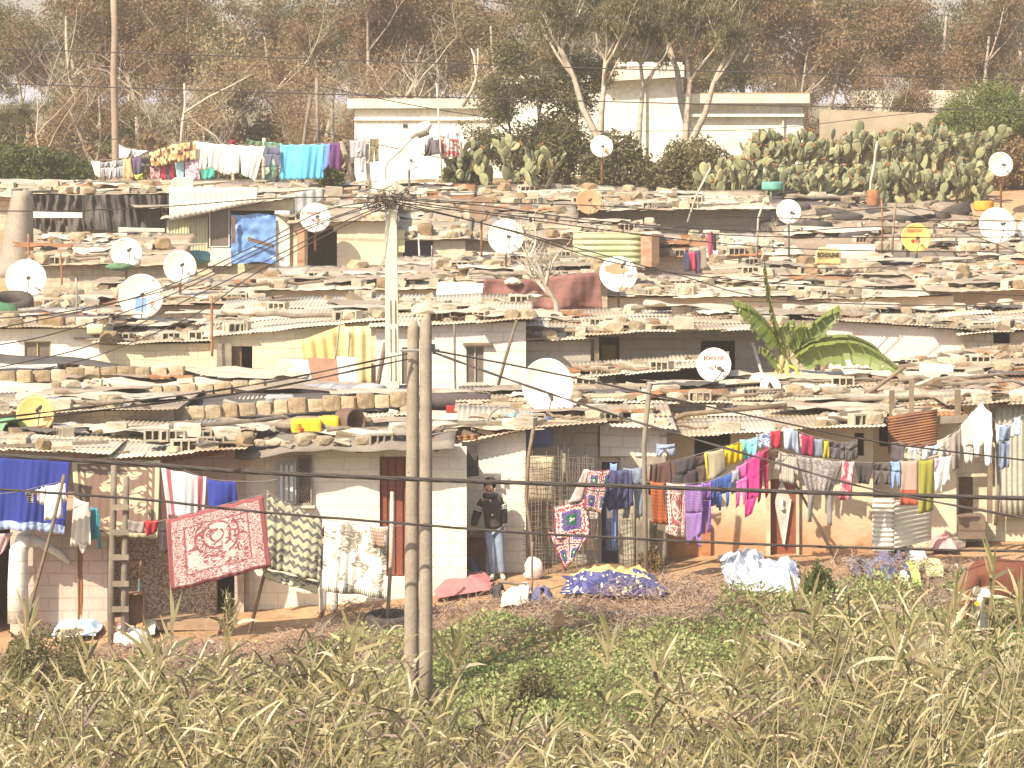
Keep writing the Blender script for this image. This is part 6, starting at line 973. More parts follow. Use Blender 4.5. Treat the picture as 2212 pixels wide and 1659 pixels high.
# dark laundry on the white block hut
for x0, y0, x1, y1, L, c, lb in [(1475, 545, 1488, 543, 42, (.05, .05, .09), 'navy towel first on the dark cluster of washing'), (1487, 545, 1500, 542, 42, (.4, .06, .1), 'red towel in the dark cluster of washing'), (1499, 542, 1510, 538, 50, (.1, .06, .12), 'dark purple leggings in the cluster of washing'), (1510, 536, 1524, 530, 48, (.24, .2, .16), 'grey-brown shirt in the cluster of washing'), (1528, 505, 1538, 498, 60, (.36, .07, .12), 'crimson scarf at the top of the dark cluster'), (1536, 500, 1546, 505, 90, (.04, .03, .04), 'long black garment at the stick of the dark cluster'), (1540, 540, 1550, 540, 50, (.45, .46, .6), 'pale lilac cloth in the dark cluster'), (1550, 560, 1566, 566, 28, (.1, .12, .2), 'slate cloth at the right of the dark cluster')]:
    garment(lb, lb.split()[1] if lb.split()[1] in ('towel', 'scarf', 'cloth', 'shirt') else 'cloth' if 'lilac' in lb else lb.split()[2], 94.6, C(c), sheet(x0, y0, x1, y1, L, sk=4), group='dark cluster of washing')
garment('white blouse draped over the prickly pear', 'blouse', 107.2, C((.76, .72, .68)), [((905, 300), (935, 292), (940, 318), (912, 330))], group='washing spread on the prickly pear', amp=.15); garment('dark jacket draped beside the white blouse', 'jacket', 107., C((.13, .11, .13)), [((925, 305), (950, 298), (962, 330), (915, 338))], group='washing spread on the prickly pear', amp=.15); garment('red and white print draped on the prickly pear', 'cloth', 107.1, C((.66, .56, .5), 'floral', (.45, .12, .1), 4, 5), [((950, 296), (990, 300), (998, 338), (950, 342))], group='washing spread on the prickly pear', amp=.18); garment('white lace cloth at the top of the prickly pear heap', 'cloth', 107.4, C((.76, .73, .72)), [((945, 290), (990, 285), (996, 298), (950, 303))], group='washing spread on the prickly pear', amp=.12)
# cloths lying on the ground and brush
def heap(label, cat, x0, x1, y0, y1, mat, hgt=.22, seed=1, lift=.0, name=None, group='cloths drying on the ground', fall=.5, poly=None):
    hgt = min(hgt, .24 if 'bundled' in label else .1); lift = min(lift, .12); a = gy((x0+x1)/2, y1); w = dm(x1-x0, a.y); b = gy((x0+x1)/2, y0+(y1-y0)*.2); dep = max(.45, min(3.4, b.y-a.y)); zr = dm(y1-y0, a.y); mb = MB(); cx_ = (x0+x1)/2
    def fn(u, v):
        e = 1+.22*noise.noise(Vector((u*2.2, v*2.2, seed*3.1)))+.12*noise.noise(Vector((u*7, v*7, seed))); X = a.x+(u-.5)*w*e; YY = a.y+v*dep*e+.12*noise.noise(Vector((u*3, seed, v))); z = ground(X, YY)+lift
        r = max(0, min(1, 4*min(u, 1-u, v, 1-v)*(1+.5*noise.noise(Vector((X*4, YY*4, seed)))))); r = r*r*(3-2*r); z += lift*.5*r-lift-.02*(1-r); ca, sa = math.cos(seed*1.7), math.sin(seed*1.7); P_, Q_ = X*ca+YY*sa, YY*ca-X*sa; n = .75-1.9*abs(noise.noise(Vector((P_*4.5+seed, Q_*1.1, 0))))+.7*(.4-abs(noise.noise(Vector((P_*9, Q_*3.5, seed)))))+.5*noise.noise(Vector((X*2, YY*2, seed)))
        return Vector((X, YY, z+lift*.75+.03+hgt*.62*r*max(.04, .4+1.1*n)))
    mb.grid(fn, 56, 32)
    if cat in ('jeans', 'trousers', 'jersey', 'shirt', 'vest', 'garment', 'top', 'shorts'):
        keep = [k for k in range(len(mb.f)) if not (abs((k % 56)/55-.5) < (.09 if cat in ('jeans', 'trousers', 'shorts') else .0) and (k//56)/31 < .6) and not (cat not in ('jeans', 'trousers', 'shorts') and abs((k % 56)/55-.5) > .3 and (k//56)/31 < .55)]
        for at_ in ('f', 'uv', 'mi', 'cl'): setattr(mb, at_, [getattr(mb, at_)[k] for k in keep])
    o = mb.build(name or cat.replace(' ', '_'), mat, None, True, a); solid(o, .012); return tag(o, label, cat, group)
heap('light blue sheet crumpled over the dark thorn bush', 'sheet', 110, 208, 1315, 1388, C((.32, .46, .62), 'blotch', (.6, .62, .64), 3, 3), .3, 1, .25); 
for i, (x0, x1, y0, y1, c, lb, cat) in enumerate([(236, 275, 1368, 1400, (.68, .5, .5), 'pink-white shirt at the foot of the laddered post', 'shirt'), (262, 312, 1372, 1404, (.78, .74, .68), 'white cloth in the small heap by the laddered post', 'cloth'), (285, 318, 1362, 1385, (.75, .33, .14), 'orange shirt in the small heap by the laddered post', 'shirt'), (300, 342, 1358, 1382, (.72, .7, .5), 'cream garment at the right of the small heap', 'garment'), (252, 272, 1362, 1378, (.5, .08, .25), 'magenta sock-like scrap in the small heap', 'cloth'), (1058, 1090, 1282, 1302, (.06, .055, .06), 'black garment on the brush near the man', 'garment'), (1082, 1128, 1286, 1318, (.72, .68, .55), 'white patterned cloth on the brush near the man', 'cloth'), (1112, 1150, 1278, 1314, (.66, .6, .55), 'white top with dark trim on the brush', 'top'), (1148, 1196, 1288, 1310, (.12, .12, .22), 'navy shorts lying on the brush', 'shorts'), (1842, 1890, 1212, 1258, (.12, .12, .17), 'charcoal jeans first in the spread of jeans', 'jeans'), (1872, 1928, 1220, 1262, (.2, .22, .34), 'slate blue jeans in the spread of jeans', 'jeans'), (1895, 1935, 1205, 1232, (.16, .14, .22), 'grey-purple jersey above the spread of jeans', 'jersey'), (1925, 1972, 1214, 1254, (.06, .09, .22), 'navy jeans in the spread of jeans', 'jeans'), (1932, 1975, 1194, 1225, (.05, .06, .12), 'black-blue trousers behind the navy jeans', 'trousers'), (1968, 2012, 1192, 1228, (.78, .74, .66), 'white cloth beside the black-blue trousers', 'cloth'), (1966, 1998, 1226, 1275, (.5, .6, .16), 'lime green vest in the weeds', 'vest'), (1990, 2052, 1222, 1256, (.72, .74, .32), 'pale yellow shirt in the weeds', 'shirt'), (1946, 1968, 1256, 1276, (.72, .68, .5), 'small cream cloth in the weeds', 'cloth'), (2012, 2072, 1162, 1200, (.7, .33, .32), 'salmon pink towel over a low bush by the cow', 'towel')]):
    heap(lb, cat, x0, x1, y0, y1, C(c), .12, i+5, .1)
heap('rose red mat spread over dry brush by the seated person', 'mat', 940, 1058, 1252, 1296, C((.45, .16, .16), 'hem', (.6, .5, .45), w=.06), .2, 30, .18); heap('white sheet corner behind the rose red mat', 'sheet', 975, 1022, 1246, 1262, C((.74, .7, .68)), .15, 31, .3)
heap('blue floral padded quilt on the brush', 'quilt', 1218, 1428, 1244, 1298, C((.045, .05, .16), 'floral', (.66, .6, .45), 22, 9, (.1, .1, .24)), .14, 32, .12); heap('yellow foam mattress lying on the blue floral quilt', 'mattress', 1240, 1416, 1246, 1272, C((.66, .48, .2)), .1, 33, .3)
heap('white sheet with blue prints draped on the weeds', 'sheet', 1640, 1738, 1212, 1292, C((.7, .7, .7), 'floral', (.3, .36, .56), 9, 9), .26, 34, .15); heap('blue striped sheet bundled left of the printed sheet', 'sheet', 1572, 1672, 1190, 1288, C((.62, .65, .7), 'hoop', (.36, .42, .58), 1, 12, w=.2), .4, 35, .2)
# ---------------------------------------------------------------- yard and roof things
def can(label, x0, x1, y0, y1, Y, mat, rz=.25, cat='jerrycan', name='jerrycan', cap=REDP):
    w, h = dm(x1-x0, Y), dm(y1-y0, Y); c = at((x0+x1)/2, (y0+y1)/2, Y); o = thing(name, label, cat, c-Vector((0, 0, h/2)), None); bm = bmesh.new(); bmesh.ops.create_cube(bm, size=1)
    for v in bm.verts: v.co = Vector((v.co.x*w, v.co.y*.34, v.co.z*h+h/2))
    bmesh.ops.bevel(bm, geom=bm.edges[:], offset=.07, segments=4, affect='EDGES', profile=.6); me = bpy.data.meshes.new('body'); bm.to_mesh(me); bm.free(); me.materials.append(mat); me.polygons.foreach_set('use_smooth', [True]*len(me.polygons)); link('body', me, o); o.rotation_euler.z = rz
    if cap:
        mb = MB(); mb.tube([(-w*.18, -.16, h*.3), (-w*.18, -.2, h*.3)], .04, 10); mb.build('cap', cap, o, True); mb = MB()
        for k in range(3): mb.tube([(-w*.42, -.175, h*(.42+.13*k)), (-w*.2, -.178, h*(.42+.13*k))], .012, 5)
        mb.build('ribs', mat, o, True)
    return o
YC = plain((.72, .5, .03), (.66, .44, .03), 2, .45, .05, spec=.4); GC = plain((.36, .36, .37), (.3, .3, .3), 3, .4, .1, spec=.5)
can('yellow jerrycan with a red cap on the roof', 629, 694, 904, 936, 60.4, YC, .12); can('yellow jerrycan without visible cap, right of the capped one', 690, 735, 898, 931, 60.6, YC, -.1, cap=None); can('dull grey plastic can on the black sheeted roof', 574, 636, 852, 876, 65.6, GC, .1); can('pink plastic box on the plank roof', 1478, 1502, 850, 868, 67, plain((.7, .3, .32), None, 4, .5, .1), 0, 'plastic box', 'plastic_box', None); can('cream plastic container on the white house roof edge', 188, 224, 700, 722, 73.5, plain((.76, .7, .42)), .1, 'container', 'container', None)
def barrel(label, x, y, Y, r, L, mat, ax, cat='barrel', name='barrel', open_=False):
    c = at(x, y, Y); ax = Vector(ax).normalized(); M = ax.to_track_quat('Z', 'Y').to_matrix(); mb = MB(); p = [(.001, -L/2), (r*.85, -L/2), (r*.97, -L*.4), (r, -L*.2), (r*.97, -.02*L), (r, .2*L), (r*.95, .42*L)]
    p += [(r*.9, L/2), (r*.82, L/2), (r*.8, -L*.3), (.001, -L*.32)] if open_ else [(r*.8, L/2), (.001, L/2)]; mb.lathe(p, 18, M, c); return tag(mb.build(name, mat, None, True, c), label, cat)
BL2 = plain((.1, .14, .38), (.14, .2, .44), 2, .45, .1, spec=.4)
barrel('blue plastic barrel lying beside the bicycle wheel', 1150, 933, 61.6, .28, .7, BL2, (1, -.25, .05)); barrel('dark rusty bucket lying open by the yellow jerrycans', 754, 912, 60.7, .25, .38, plain((.17, .1, .075), None, 3, .6), (.7, -.7, .1), 'bucket', 'bucket', True); barrel('green bucket lying at lower left roof edge', 18, 938, 61.5, .3, .6, plain((.2, .38, .2), (.14, .3, .14), 2, .4), (.5, -.8, .05), 'bucket', 'bucket', True); barrel('dark roll of sheeting tied with blue cord on a red tray', 985, 868, 66, .17, 1.3, plain((.11, .09, .09)), (1, .1, -.02), 'roll', 'sheeting_roll')
barrel('turquoise basin upside down below the awning hut', 426, 556, 94, .36, .3, plain((.2, .55, .56)), (0, .2, 1), 'basin', 'basin'); barrel('green basin on the roof before the cactus', 1669, 402, 106.3, .34, .26, plain((.16, .42, .34)), (0, 0, 1), 'basin', 'basin', True); barrel('orange bucket on the earth bank at far right', 2125, 445, 103, .3, .3, plain((.7, .36, .06)), (0, 0, 1), 'bucket', 'bucket', True); barrel('rusty drum at the cactus foot by the white stick', 1886, 428, 105, .2, .5, RUST, (0, 0, 1), 'drum', 'drum'); barrel('violet plastic tub behind the orange-yellow dish', 118, 884, 63.5, .18, .35, plain((.5, .34, .56)), (.4, -.6, .5), 'tub', 'tub', True); barrel('blue basin on the plastered blocks below the pink wall', 1863, 763, 71.3, .11, .16, BL2, (0, 0, 1), 'basin', 'basin')
mb = MB(); mb.box(at(1000, 883, 65.8), (dm(72, 65.8), .5, .12)); tag(mb.build('red_tray', REDP, None, False, at(1000, 883, 65.8)), 'red tray under the dark roll of sheeting', 'tray')
mb = MB(); c = at(1092, 922, 61.4); 
for k in range(28): a0, a1 = 6.283*k/28, 6.283*(k+1)/28; mb.tube([c+Vector((.33*math.cos(a0), -.06*math.cos(a0), .36*math.sin(a0))), c+Vector((.33*math.cos(a1), -.06*math.cos(a1), .36*math.sin(a1)))], .022, 5, cap=False)
bw = thing('bicycle_wheel', 'old bicycle wheel propped on the roof above the wire shed', 'wheel', c); local(bw, mb).build('tyre', plain((.3, .26, .22)), bw, True); mb = MB()
for k in range(14): a0 = 6.283*k/14; mb.tube([(0, 0, 0), (.32*math.cos(a0), -.06*math.cos(a0), .35*math.sin(a0))], .005, 3)
mb.build('spokes', METAL, bw); mb = MB(); mb.tube([(0, -.06, 0), (0, .06, 0)], .03, 8); mb.build('hub', METAL, bw)
cr_ = thing('plastic_crate', 'light blue plastic crate behind the bicycle wheel', 'crate', at(1120, 935, 61.9)); mb = MB()
for k in range(4): mb.box((0, -.18, .06+.085*k), (.46, .02, .035)); mb.box((0, .18, .06+.085*k), (.46, .02, .035))
for sx_ in (-.23, -.08, .08, .23): mb.box((sx_, -.195, .19), (.03, .012, .36)); mb.box((sx_, .195, .19), (.03, .012, .36))
mb.build('sides', plain((.26, .5, .66), None, 3, .5), cr_); mb = MB(); mb.box((0, 0, .02), (.46, .36, .03)); mb.build('bottom', plain((.26, .5, .66), None, 3, .5), cr_)
for lb, nm, cat, x0, x1, y0, y1, Y, mt, tl in [('rust-brown metal sheet leaning before the yellow ridged sheets', 'metal_sheet', 'metal sheet', 676, 740, 775, 838, 71.6, plain((.33, .19, .13), (.27, .15, .1), 3), -14), ('whitish board with rounded top leaning beside the brown sheet', 'board', 'board', 735, 775, 772, 846, 71.5, plain((.76, .72, .62)), -10), ('stained white panel at the left of the junk pile', 'panel', 'panel', 565, 625, 775, 822, 71.8, plain((.62, .5, .36), (.5, .36, .22), 2), 4), ('narrow white board in the junk pile', 'board', 'board', 645, 690, 778, 835, 71.7, plain((.7, .66, .58)), -22), ('white ribbed panel in the junk pile', 'panel', 'panel', 625, 662, 796, 824, 71.75, FRAME, 0), ('pale zinc box on a roof among planks', 'box', 'box', 1378, 1456, 842, 866, 66, plain((.56, .54, .48)), 10), ('brown wooden crate under the lettered dish', 'crate', 'crate', 1502, 1576, 842, 872, 66.6, WOOD, 0), ('white polystyrene slab on the beams at right', 'slab', 'slab', 1990, 2060, 786, 805, 68, FRAME, 0), ('white board lying at the maroon cloth end', 'board', 'board', 942, 1042, 611, 638, 82, FRAME, 3), ('white plank on the black sheeting wall', 'plank', 'plank', 68, 178, 457, 471, 95, FRAME, 0), ('pale plank lying below the black sheeting', 'plank', 'plank', 256, 356, 491, 502, 94, plain((.7, .65, .55)), 0), ('chipped pale block standing on the grey block house roof', 'block', 'block', 1457, 1500, 684, 712, 72.3, CONC, 0), ('grey concrete cube on the top roof by the small shrub', 'block', 'block', 703, 740, 402, 424, 103, CONC, 0), ('pale slab cap below the concrete cube', 'block', 'block', 704, 735, 426, 448, 101, CONC, 0), ('white plastic drum left of the concrete pole top', 'drum', 'drum', 768, 798, 422, 455, 100, plain((.76, .7, .66)), 0)]:
    mb = MB(); a, b = at(x0, y1, Y), at(x1, y0, Y); d = dm(tl, Y); tk = .035 if cat in ('metal sheet', 'board', 'panel', 'plank') else .35; lean = .35 if tl and tk < .1 else 0
    nn = 6; pts = []
    if 'drum' in cat: barrel(lb, (x0+x1)/2, (y0+y1)/2, Y, dm(x1-x0, Y)/2, dm(y1-y0, Y), mt, (0, 0, 1), cat, 'drum'); continue
    mb.hexa([(a.x, Y, a.z), (b.x, Y, a.z), (b.x, Y+tk, a.z), (a.x, Y+tk, a.z), (a.x+d, Y+lean, b.z), (b.x+d*.8, Y+lean, b.z-.03), (b.x+d*.8, Y+lean+tk, b.z-.03), (a.x+d, Y+lean+tk, b.z)]); o = tag(mb.build(nm, mt, None, False, a), lb, cat); bv = o.modifiers.new('b', 'BEVEL'); bv.width = .012; bv.segments = 2
# bag, spade, wheelbarrow tray, bench, step blocks
def lump(name, label, cat, x, y, Y, w, d, h, mat, seed, sq=.5):
    bm = bmesh.new(); bmesh.ops.create_icosphere(bm, subdivisions=3, radius=1)
    for v in bm.verts:
        n = 1+.36*noise.noise(v.co*1.7+Vector((seed*4, 0, 0)))+.17*noise.noise(v.co*4+Vector((seed, 2, 0))); t_ = (v.co.z+1)/2; k = n*lerp(1., sq, t_); v.co = Vector((v.co.x*w/2*k, v.co.y*d/2*k, (v.co.z+1)*h/2*(.9+.1*n)))
    me = bpy.data.meshes.new(name); bm.to_mesh(me); bm.free(); me.materials.append(mat); me.polygons.foreach_set('use_smooth', [True]*len(me.polygons)); return tag(link(name, me, None, at(x, y, Y)), label, cat)
lump('plastic_bag', 'pink-white plastic sack standing by the wire shed', 'sack', 1152, 1254, 60., .4, .28, .42, plain((.74, .66, .6), (.7, .48, .44), 2.5, .7, .5), 8, .72); bush('thorn_heap', 'dry thorny twigs heaped at the cement shed foot', 1375, 1440, 1170, 1245, 60.9, LB, 1500, .06, 'brush heap'); lump('white_sack', 'white sack heaped on the top roof by the street lamp foot', 'sack', 838, 424, 102.5, 1.3, .8, .5, SACK, 5); lump('grey_bundle', 'grey plastic-wrapped bundle on the black sheeted roof end', 'bundle', 720, 860, 67.5, 1.5, .5, .28, plain((.36, .36, .38), (.28, .28, .3), 3, .35, .5, spec=.5), 12, .9); lump('grey_bundle', 'shorter grey plastic bundle beside the concrete pole foot', 'bundle', 800, 858, 67.3, .8, .5, .28, plain((.4, .4, .42), (.3, .3, .32), 3, .35, .5, spec=.5), 13, .9); lump('green_net', 'green netting bundled at the far left edge', 'netting', 4, 682, 78, .9, .5, .3, plain((.08, .18, .1), (.07, .18, .08), 6, .8, .6), 6); lump('green_rag', 'green rag hanging under the white dish', 'rag', 258, 586, 86.8, .6, .4, .22, plain((.12, .22, .12)), 7, 1.); lump('blue_white_bundle', 'blue and white bundle under the biggest dish', 'bundle', 1222, 896, 63, .4, .4, .32, C((.7, .68, .66)), 8); lump('white_sack', 'white sack on the roof below the concrete pole', 'sack', 1108, 616, 82.5, .5, .4, .18, SACK, 9)
o = thing('bench_box', 'dark wooden box bench built against the wall by the man', 'bench', at(1060, 1250, 60.5)); mb = MB(); a, b = at(1006, 1250, 60.45), at(1050, 1158, 60.45); mb.box(((a.x+b.x)/2, 60.5, (a.z+b.z)/2), (b.x-a.x, .3, b.z-a.z)); local(o, mb).build('side_board', plain((.2, .13, .085)), o); mb = MB(); mb.box(((a.x+b.x)/2, 60.47, b.z+.03), (b.x-a.x+.06, .42, .05)); local(o, mb).build('seat_board', WOOD, o)
o = thing('barrow_tray', 'rusty wheelbarrow tray stood on end by the laddered post', 'wheelbarrow', at(292, 1370, 57.6)); mb = MB(); a, b = at(276, 1378, 57.6), at(310, 1284, 57.6); RT = plain((.33, .2, .13), (.26, .14, .09), 3, .8)
mb.hexa([(a.x, 57.75, a.z), (b.x, 57.75, a.z), (b.x, 57.8, a.z), (a.x, 57.8, a.z), (a.x, 57.85, b.z), (b.x, 57.85, b.z), (b.x, 57.9, b.z), (a.x, 57.9, b.z)]); local(o, mb).build('tray_floor', RT, o); mb = MB()
for xx in (a.x, b.x): mb.hexa([(xx-.012, 57.6, a.z+.1), (xx+.012, 57.6, a.z+.1), (xx+.012, 57.8, a.z), (xx-.012, 57.8, a.z), (xx-.012, 57.62, b.z), (xx+.012, 57.62, b.z), (xx+.012, 57.9, b.z), (xx-.012, 57.9, b.z)])
mb.box(((a.x+b.x)/2, 57.75, b.z), (b.x-a.x, .28, .02)); local(o, mb).build('tray_rim', RT, o)
o = thing('spade', 'spade with a blue-white handle standing behind the barrow tray', 'spade', at(300, 1300, 58.2)); mb = MB(); mb.tube([at(299, 1290, 58.2), at(301, 1250, 58.2)], .022, 6); local(o, mb).build('grip', plain((.4, .55, .62)), o); mb = MB(); mb.tube([at(301, 1250, 58.2), at(305, 1212, 58.2)], .02, 6); local(o, mb).build('shaft', RUST, o); mb = MB(); a = at(297, 1335, 58.2); mb.hexa([(a.x-.1, 58.2, a.z), (a.x+.1, 58.2, a.z), (a.x+.1, 58.22, a.z), (a.x-.1, 58.22, a.z), (a.x-.09, 58.24, a.z+.35), (a.x+.13, 58.24, a.z+.35), (a.x+.13, 58.26, a.z+.35), (a.x-.09, 58.26, a.z+.35)]); local(o, mb).build('blade', RT, o)
for i, (x, y, w, lb) in enumerate([(2030, 1176, .42, 'left block of the step before the board hut'), (2050, 1160, .4, 'upper block of the step before the board hut'), (2062, 1172, .4, 'right block of the step before the board hut'), (150, 1392-20, .36, 'pale stone block at the brown corrugated door')]): rb_ = link('step_block', SB[i % 3], None, gy(x, y+12)+Vector((0, 0, .1))); rb_.rotation_euler.z = .2*i; tag(rb_, lb, 'block')
bt = thing('wall_board', 'tall weathered plank stub standing in the weeds', 'board', gy(1208, 1390)); mb = MB(); mb.box((0, 0, .2), (.16, .04, .5)); mb.box((.01, 0, .48), (.11, .038, .1)); mb.build('board', plain((.42, .25, .14)), bt)
lg = MB(); lg.tube([at(1074, 1256, 58.7), at(1100, 1258, 58.7), at(1140, 1264, 58.6)], .035, 6); tag(lg.build('stick', WOOD, None, True, at(1074, 1256, 58.7)), 'short thick stick lying at the man\'s feet', 'stick')
# ---------------------------------------------------------------- people and the cow
def skinned(name, J, E, mat, parent=None, sub=2, root=None):
    names = list(J); me = bpy.data.meshes.new('sk'); me.from_pydata([J[n][0] for n in names], [(names.index(a), names.index(b)) for a, b in E], []); o = bpy.data.objects.new('sk', me); COL.objects.link(o)
    o.modifiers.new('s', 'SKIN').use_smooth_shade = True
    for i, n in enumerate(names):
        r = J[n][1]; d = me.skin_vertices[0].data[i]; d.radius = (r, r) if not hasattr(r, '__len__') else r; d.use_root = n == (root or names[0])
    m = o.modifiers.new('u', 'SUBSURF'); m.levels = m.render_levels = sub
    out = bpy.data.meshes.new_from_object(o.evaluated_get(bpy.context.evaluated_depsgraph_get())); bpy.data.objects.remove(o); out.name = name; out.materials.clear(); out.materials.append(mat); out.polygons.foreach_set('use_smooth', [True]*len(out.polygons)); return link(name, out, parent)
def chain(*n): return list(zip(n, n[1:]))
def hand(J, E, key, wr, d, side):
    d = Vector(d).normalized(); s = Vector((d.z, 0, -d.x)).normalized()*side if abs(d.y) < .9 else Vector((1, 0, 0)); f = Vector((0, -1, 0)); w = Vector(wr); J[key+'p'] = (w+d*.05, (.032, .018)); E.append((key+'w', key+'p'))
    for k in range(4):
        b = w+d*.085+f*(k-1.5)*.018; L = (.062, .075, .07, .052)[k]; c = s*-.3; J[f'{key}{k}a'] = (b, .0095); J[f'{key}{k}b'] = (b+(d+c*.3)*L*.5, .0085); J[f'{key}{k}c'] = (b+(d+c)*L*.85, .007); E += [(key+'p', f'{key}{k}a'), (f'{key}{k}a', f'{key}{k}b'), (f'{key}{k}b', f'{key}{k}c')]
    t = w+d*.03+f*.04; J[key+'t1'] = (t, .011); J[key+'t2'] = (t+d*.035+f*.02, .009); E += [(key+'p', key+'t1'), (key+'t1', key+'t2')]
def figure(root, P, top, bottom, shoe, hairmat, s=1., coat=1.12):
    """P: joint positions in metres from the standing point"""
    J = {}; E = []; V = {k: Vector(v)*s for k, v in P.items()}
    for k, r in (('pel', .12), ('spi', .11), ('che', .125), ('nek', .055), ('jaw', .07), ('hed', .094), ('top', .078)): J[k] = (V[k], r*s)
    E += chain('pel', 'spi', 'che', 'nek', 'jaw', 'hed', 'top'); fw = (V['hed']-V['nek']).cross(Vector((1, 0, 0))); F = V.get('face', Vector((0, -1, -.25))*s).normalized()
    J['nos'] = (V['hed']*.5+V['jaw']*.5+F*.088*s, .016*s); E.append(('hed', 'nos'))
    for a in 'LR':
        for k, r in (('sh', .06), ('el', .042), ('w', .027)): J[a+k] = (V[a+k], r*s)
        E += chain('che', a+'sh', a+'el', a+'w'); hand(J, E, a, V[a+'w'], V[a+'w']-V[a+'el'], 1 if a == 'R' else -1)
        for k, r in (('hp', .09), ('kn', .056), ('an', .038), ('to', .034)): J[a+k] = (V[a+k], r*s)
        J[a+'he'] = (V[a+'an']*.5+V[a+'to']*.5+Vector((0, 0, -.012)), .036*s); E += chain('pel', a+'hp', a+'kn', a+'an', a+'he', a+'to')
    body = skinned('body', J, E, SKIN, root, 2)
    T = {k: (V[k], r*s*coat) for k, r in (('pel', .15), ('spi', .145), ('che', .155), ('nek', .085))}; T['hem'] = (V['pel']-Vector((0, 0, .07*s)), .148*s*coat); TE = chain('hem', 'pel', 'spi', 'che', 'nek')
    for a in 'LR':
        T[a+'sh'] = (V[a+'sh']*.93+V['che']*.07-Vector((0, 0, .02)), .092*s); T[a+'el'] = (V[a+'el'], .078*s); T[a+'cu'] = (V[a+'w']*.95+V[a+'el']*.05, .062*s); TE += chain('che', a+'sh', a+'el', a+'cu')
    skinned('jacket', T, TE, top, root, 2, 'spi')
    T = {'pel': (V['pel']+Vector((0, 0, .03*s)), .138*s)}; TE = []
    for a in 'LR': T[a+'hp'] = (V[a+'hp'], .105*s); T[a+'kn'] = (V[a+'kn'], .076*s); T[a+'cu'] = (V[a+'an'], .064*s); TE += chain('pel', a+'hp', a+'kn', a+'cu')
    skinned('trousers', T, TE, bottom, root, 2)
    if shoe:
        for a in 'LR': skinned('shoe', {'a': (V[a+'an']+Vector((0, 0, -.02)), .048*s), 'b': (V[a+'an']*.5+V[a+'to']*.5, .05*s), 'c': (V[a+'to']+(V[a+'to']-V[a+'an'])*.15, .042*s)}, chain('a', 'b', 'c'), shoe, root, 1)
    hd = V['hed']*.4+V['top']*.6; up = (V['top']-V['jaw']).normalized(); mb = MB(); ax = (up-F*.75).normalized(); hd = hd-F*.012; M = ax.to_track_quat('Z', 'Y').to_matrix()
    mb.lathe([(.001, .122*s), (.055*s, .114*s), (.095*s, .078*s), (.112*s, .02*s), (.112*s, -.02*s), (.1*s, -.05*s)], 16, M, hd); mb.v = [p+Vector((0, 0, .008*noise.noise(p*40))) for p in mb.v]; mb.build('hair', hairmat, root, True)
    sd = F.cross(up).normalized()
    for a in (-1, 1):
        q = V['hed']*.75+V['jaw']*.25+F*.09*s+sd*a*.034*s; mb = MB(); mb.tube([q-sd*.012*s, q+sd*.012*s], .007*s, 6); mb.build('eye', DARK, root)
        mb = MB(); mb.tube([q+up*.02-sd*.018*s, q+up*.024+sd*.018*s], .005*s, 5); mb.build('eyebrow', DARK, root); q = V['hed']*.6+V['jaw']*.4+sd*a*.098*s-F*.005; mb = MB(); mb.tube([q-up*.025*s, q, q+up*.028*s], [.012*s, .018*s, .012*s], 6); mb.build('ear', SKIN, root)
    q = V['jaw']+F*.072*s; mb = MB(); mb.tube([q-sd*.02*s, q+sd*.02*s], .006*s, 5); mb.build('mouth', plain((.22, .09, .075)), root)
    return V, sd
HAIR = plain((.03, .022, .02), (.05, .04, .035), 20, .8, .3); JKT = cloth((.075, .06, .055), 'blotch', (.055, .045, .042), 6, 6, rough=.7); JEAN = plain((.2, .25, .36), (.3, .35, .44), 5, .9, .2); DJEAN = plain((.05, .06, .1), (.08, .09, .13), 5, .9, .2)
JK = plain((.07, .055, .05), (.05, .04, .037), 9, .7, .35)
b = at(1072, 1249, 60.2); man = thing('person', 'man in a black jacket with white sleeve stripes and jeans, looking down', 'person', (b.x, 60.15, b.z))
V, sd = figure(man, dict(pel=(-.05, 0, .93), spi=(-.07, 0, 1.1), che=(-.09, 0, 1.28), nek=(-.1, -.02, 1.43), jaw=(-.12, -.06, 1.495), hed=(-.115, -.055, 1.585), top=(-.11, -.03, 1.665), face=(-.12, -1, -.3),
    Lsh=(-.265, 0, 1.34), Lel=(-.34, .02, 1.1), Lw=(-.4, -.02, .89), Rsh=(.065, 0, 1.37), Rel=(.125, .03, 1.12), Rw=(.14, -.04, .93), Lhp=(-.13, 0, .86), Lkn=(-.085, -.04, .47), Lan=(-.06, .0, .08), Lto=(-.08, -.17, .03), Rhp=(.03, 0, .86), Rkn=(.065, -.03, .47), Ran=(.1, 0, .07), Rto=(.13, -.17, .02)), JK, JEAN, plain((.6, .57, .5)), HAIR)
for a in 'LR':
    for k in range(3):
        d = (V[a+'el']-V[a+'sh']).normalized(); q = V[a+'sh']+d*(.1+k*.03); mb = MB(); mb.tube([q-d*.008, q+d*.008], .099-.003*k, 14); mb.build('sleeve_stripe', FRAME, man, True)
for q in ((-.1, -.165, 1.36), (-.065, -.16, 1.12)): mb = MB(); mb.tube([q, (q[0], q[1]-.03, q[2])], .016, 8); mb.build('button', FRAME, man)
mb = MB(); mb.tube([V['nek']+Vector((.1*math.cos(a_*.7), .085*math.sin(a_*.7)+.02, .0)) for a_ in range(10)], .05, 7); mb.build('collar', JK, man, True)
b = at(985, 1250, 60.2); sp = thing('person', 'seated person with bent legs in dark jeans, mostly hidden by the wall corner', 'person', (b.x, 60.1, ground(b.x, 60.1)))
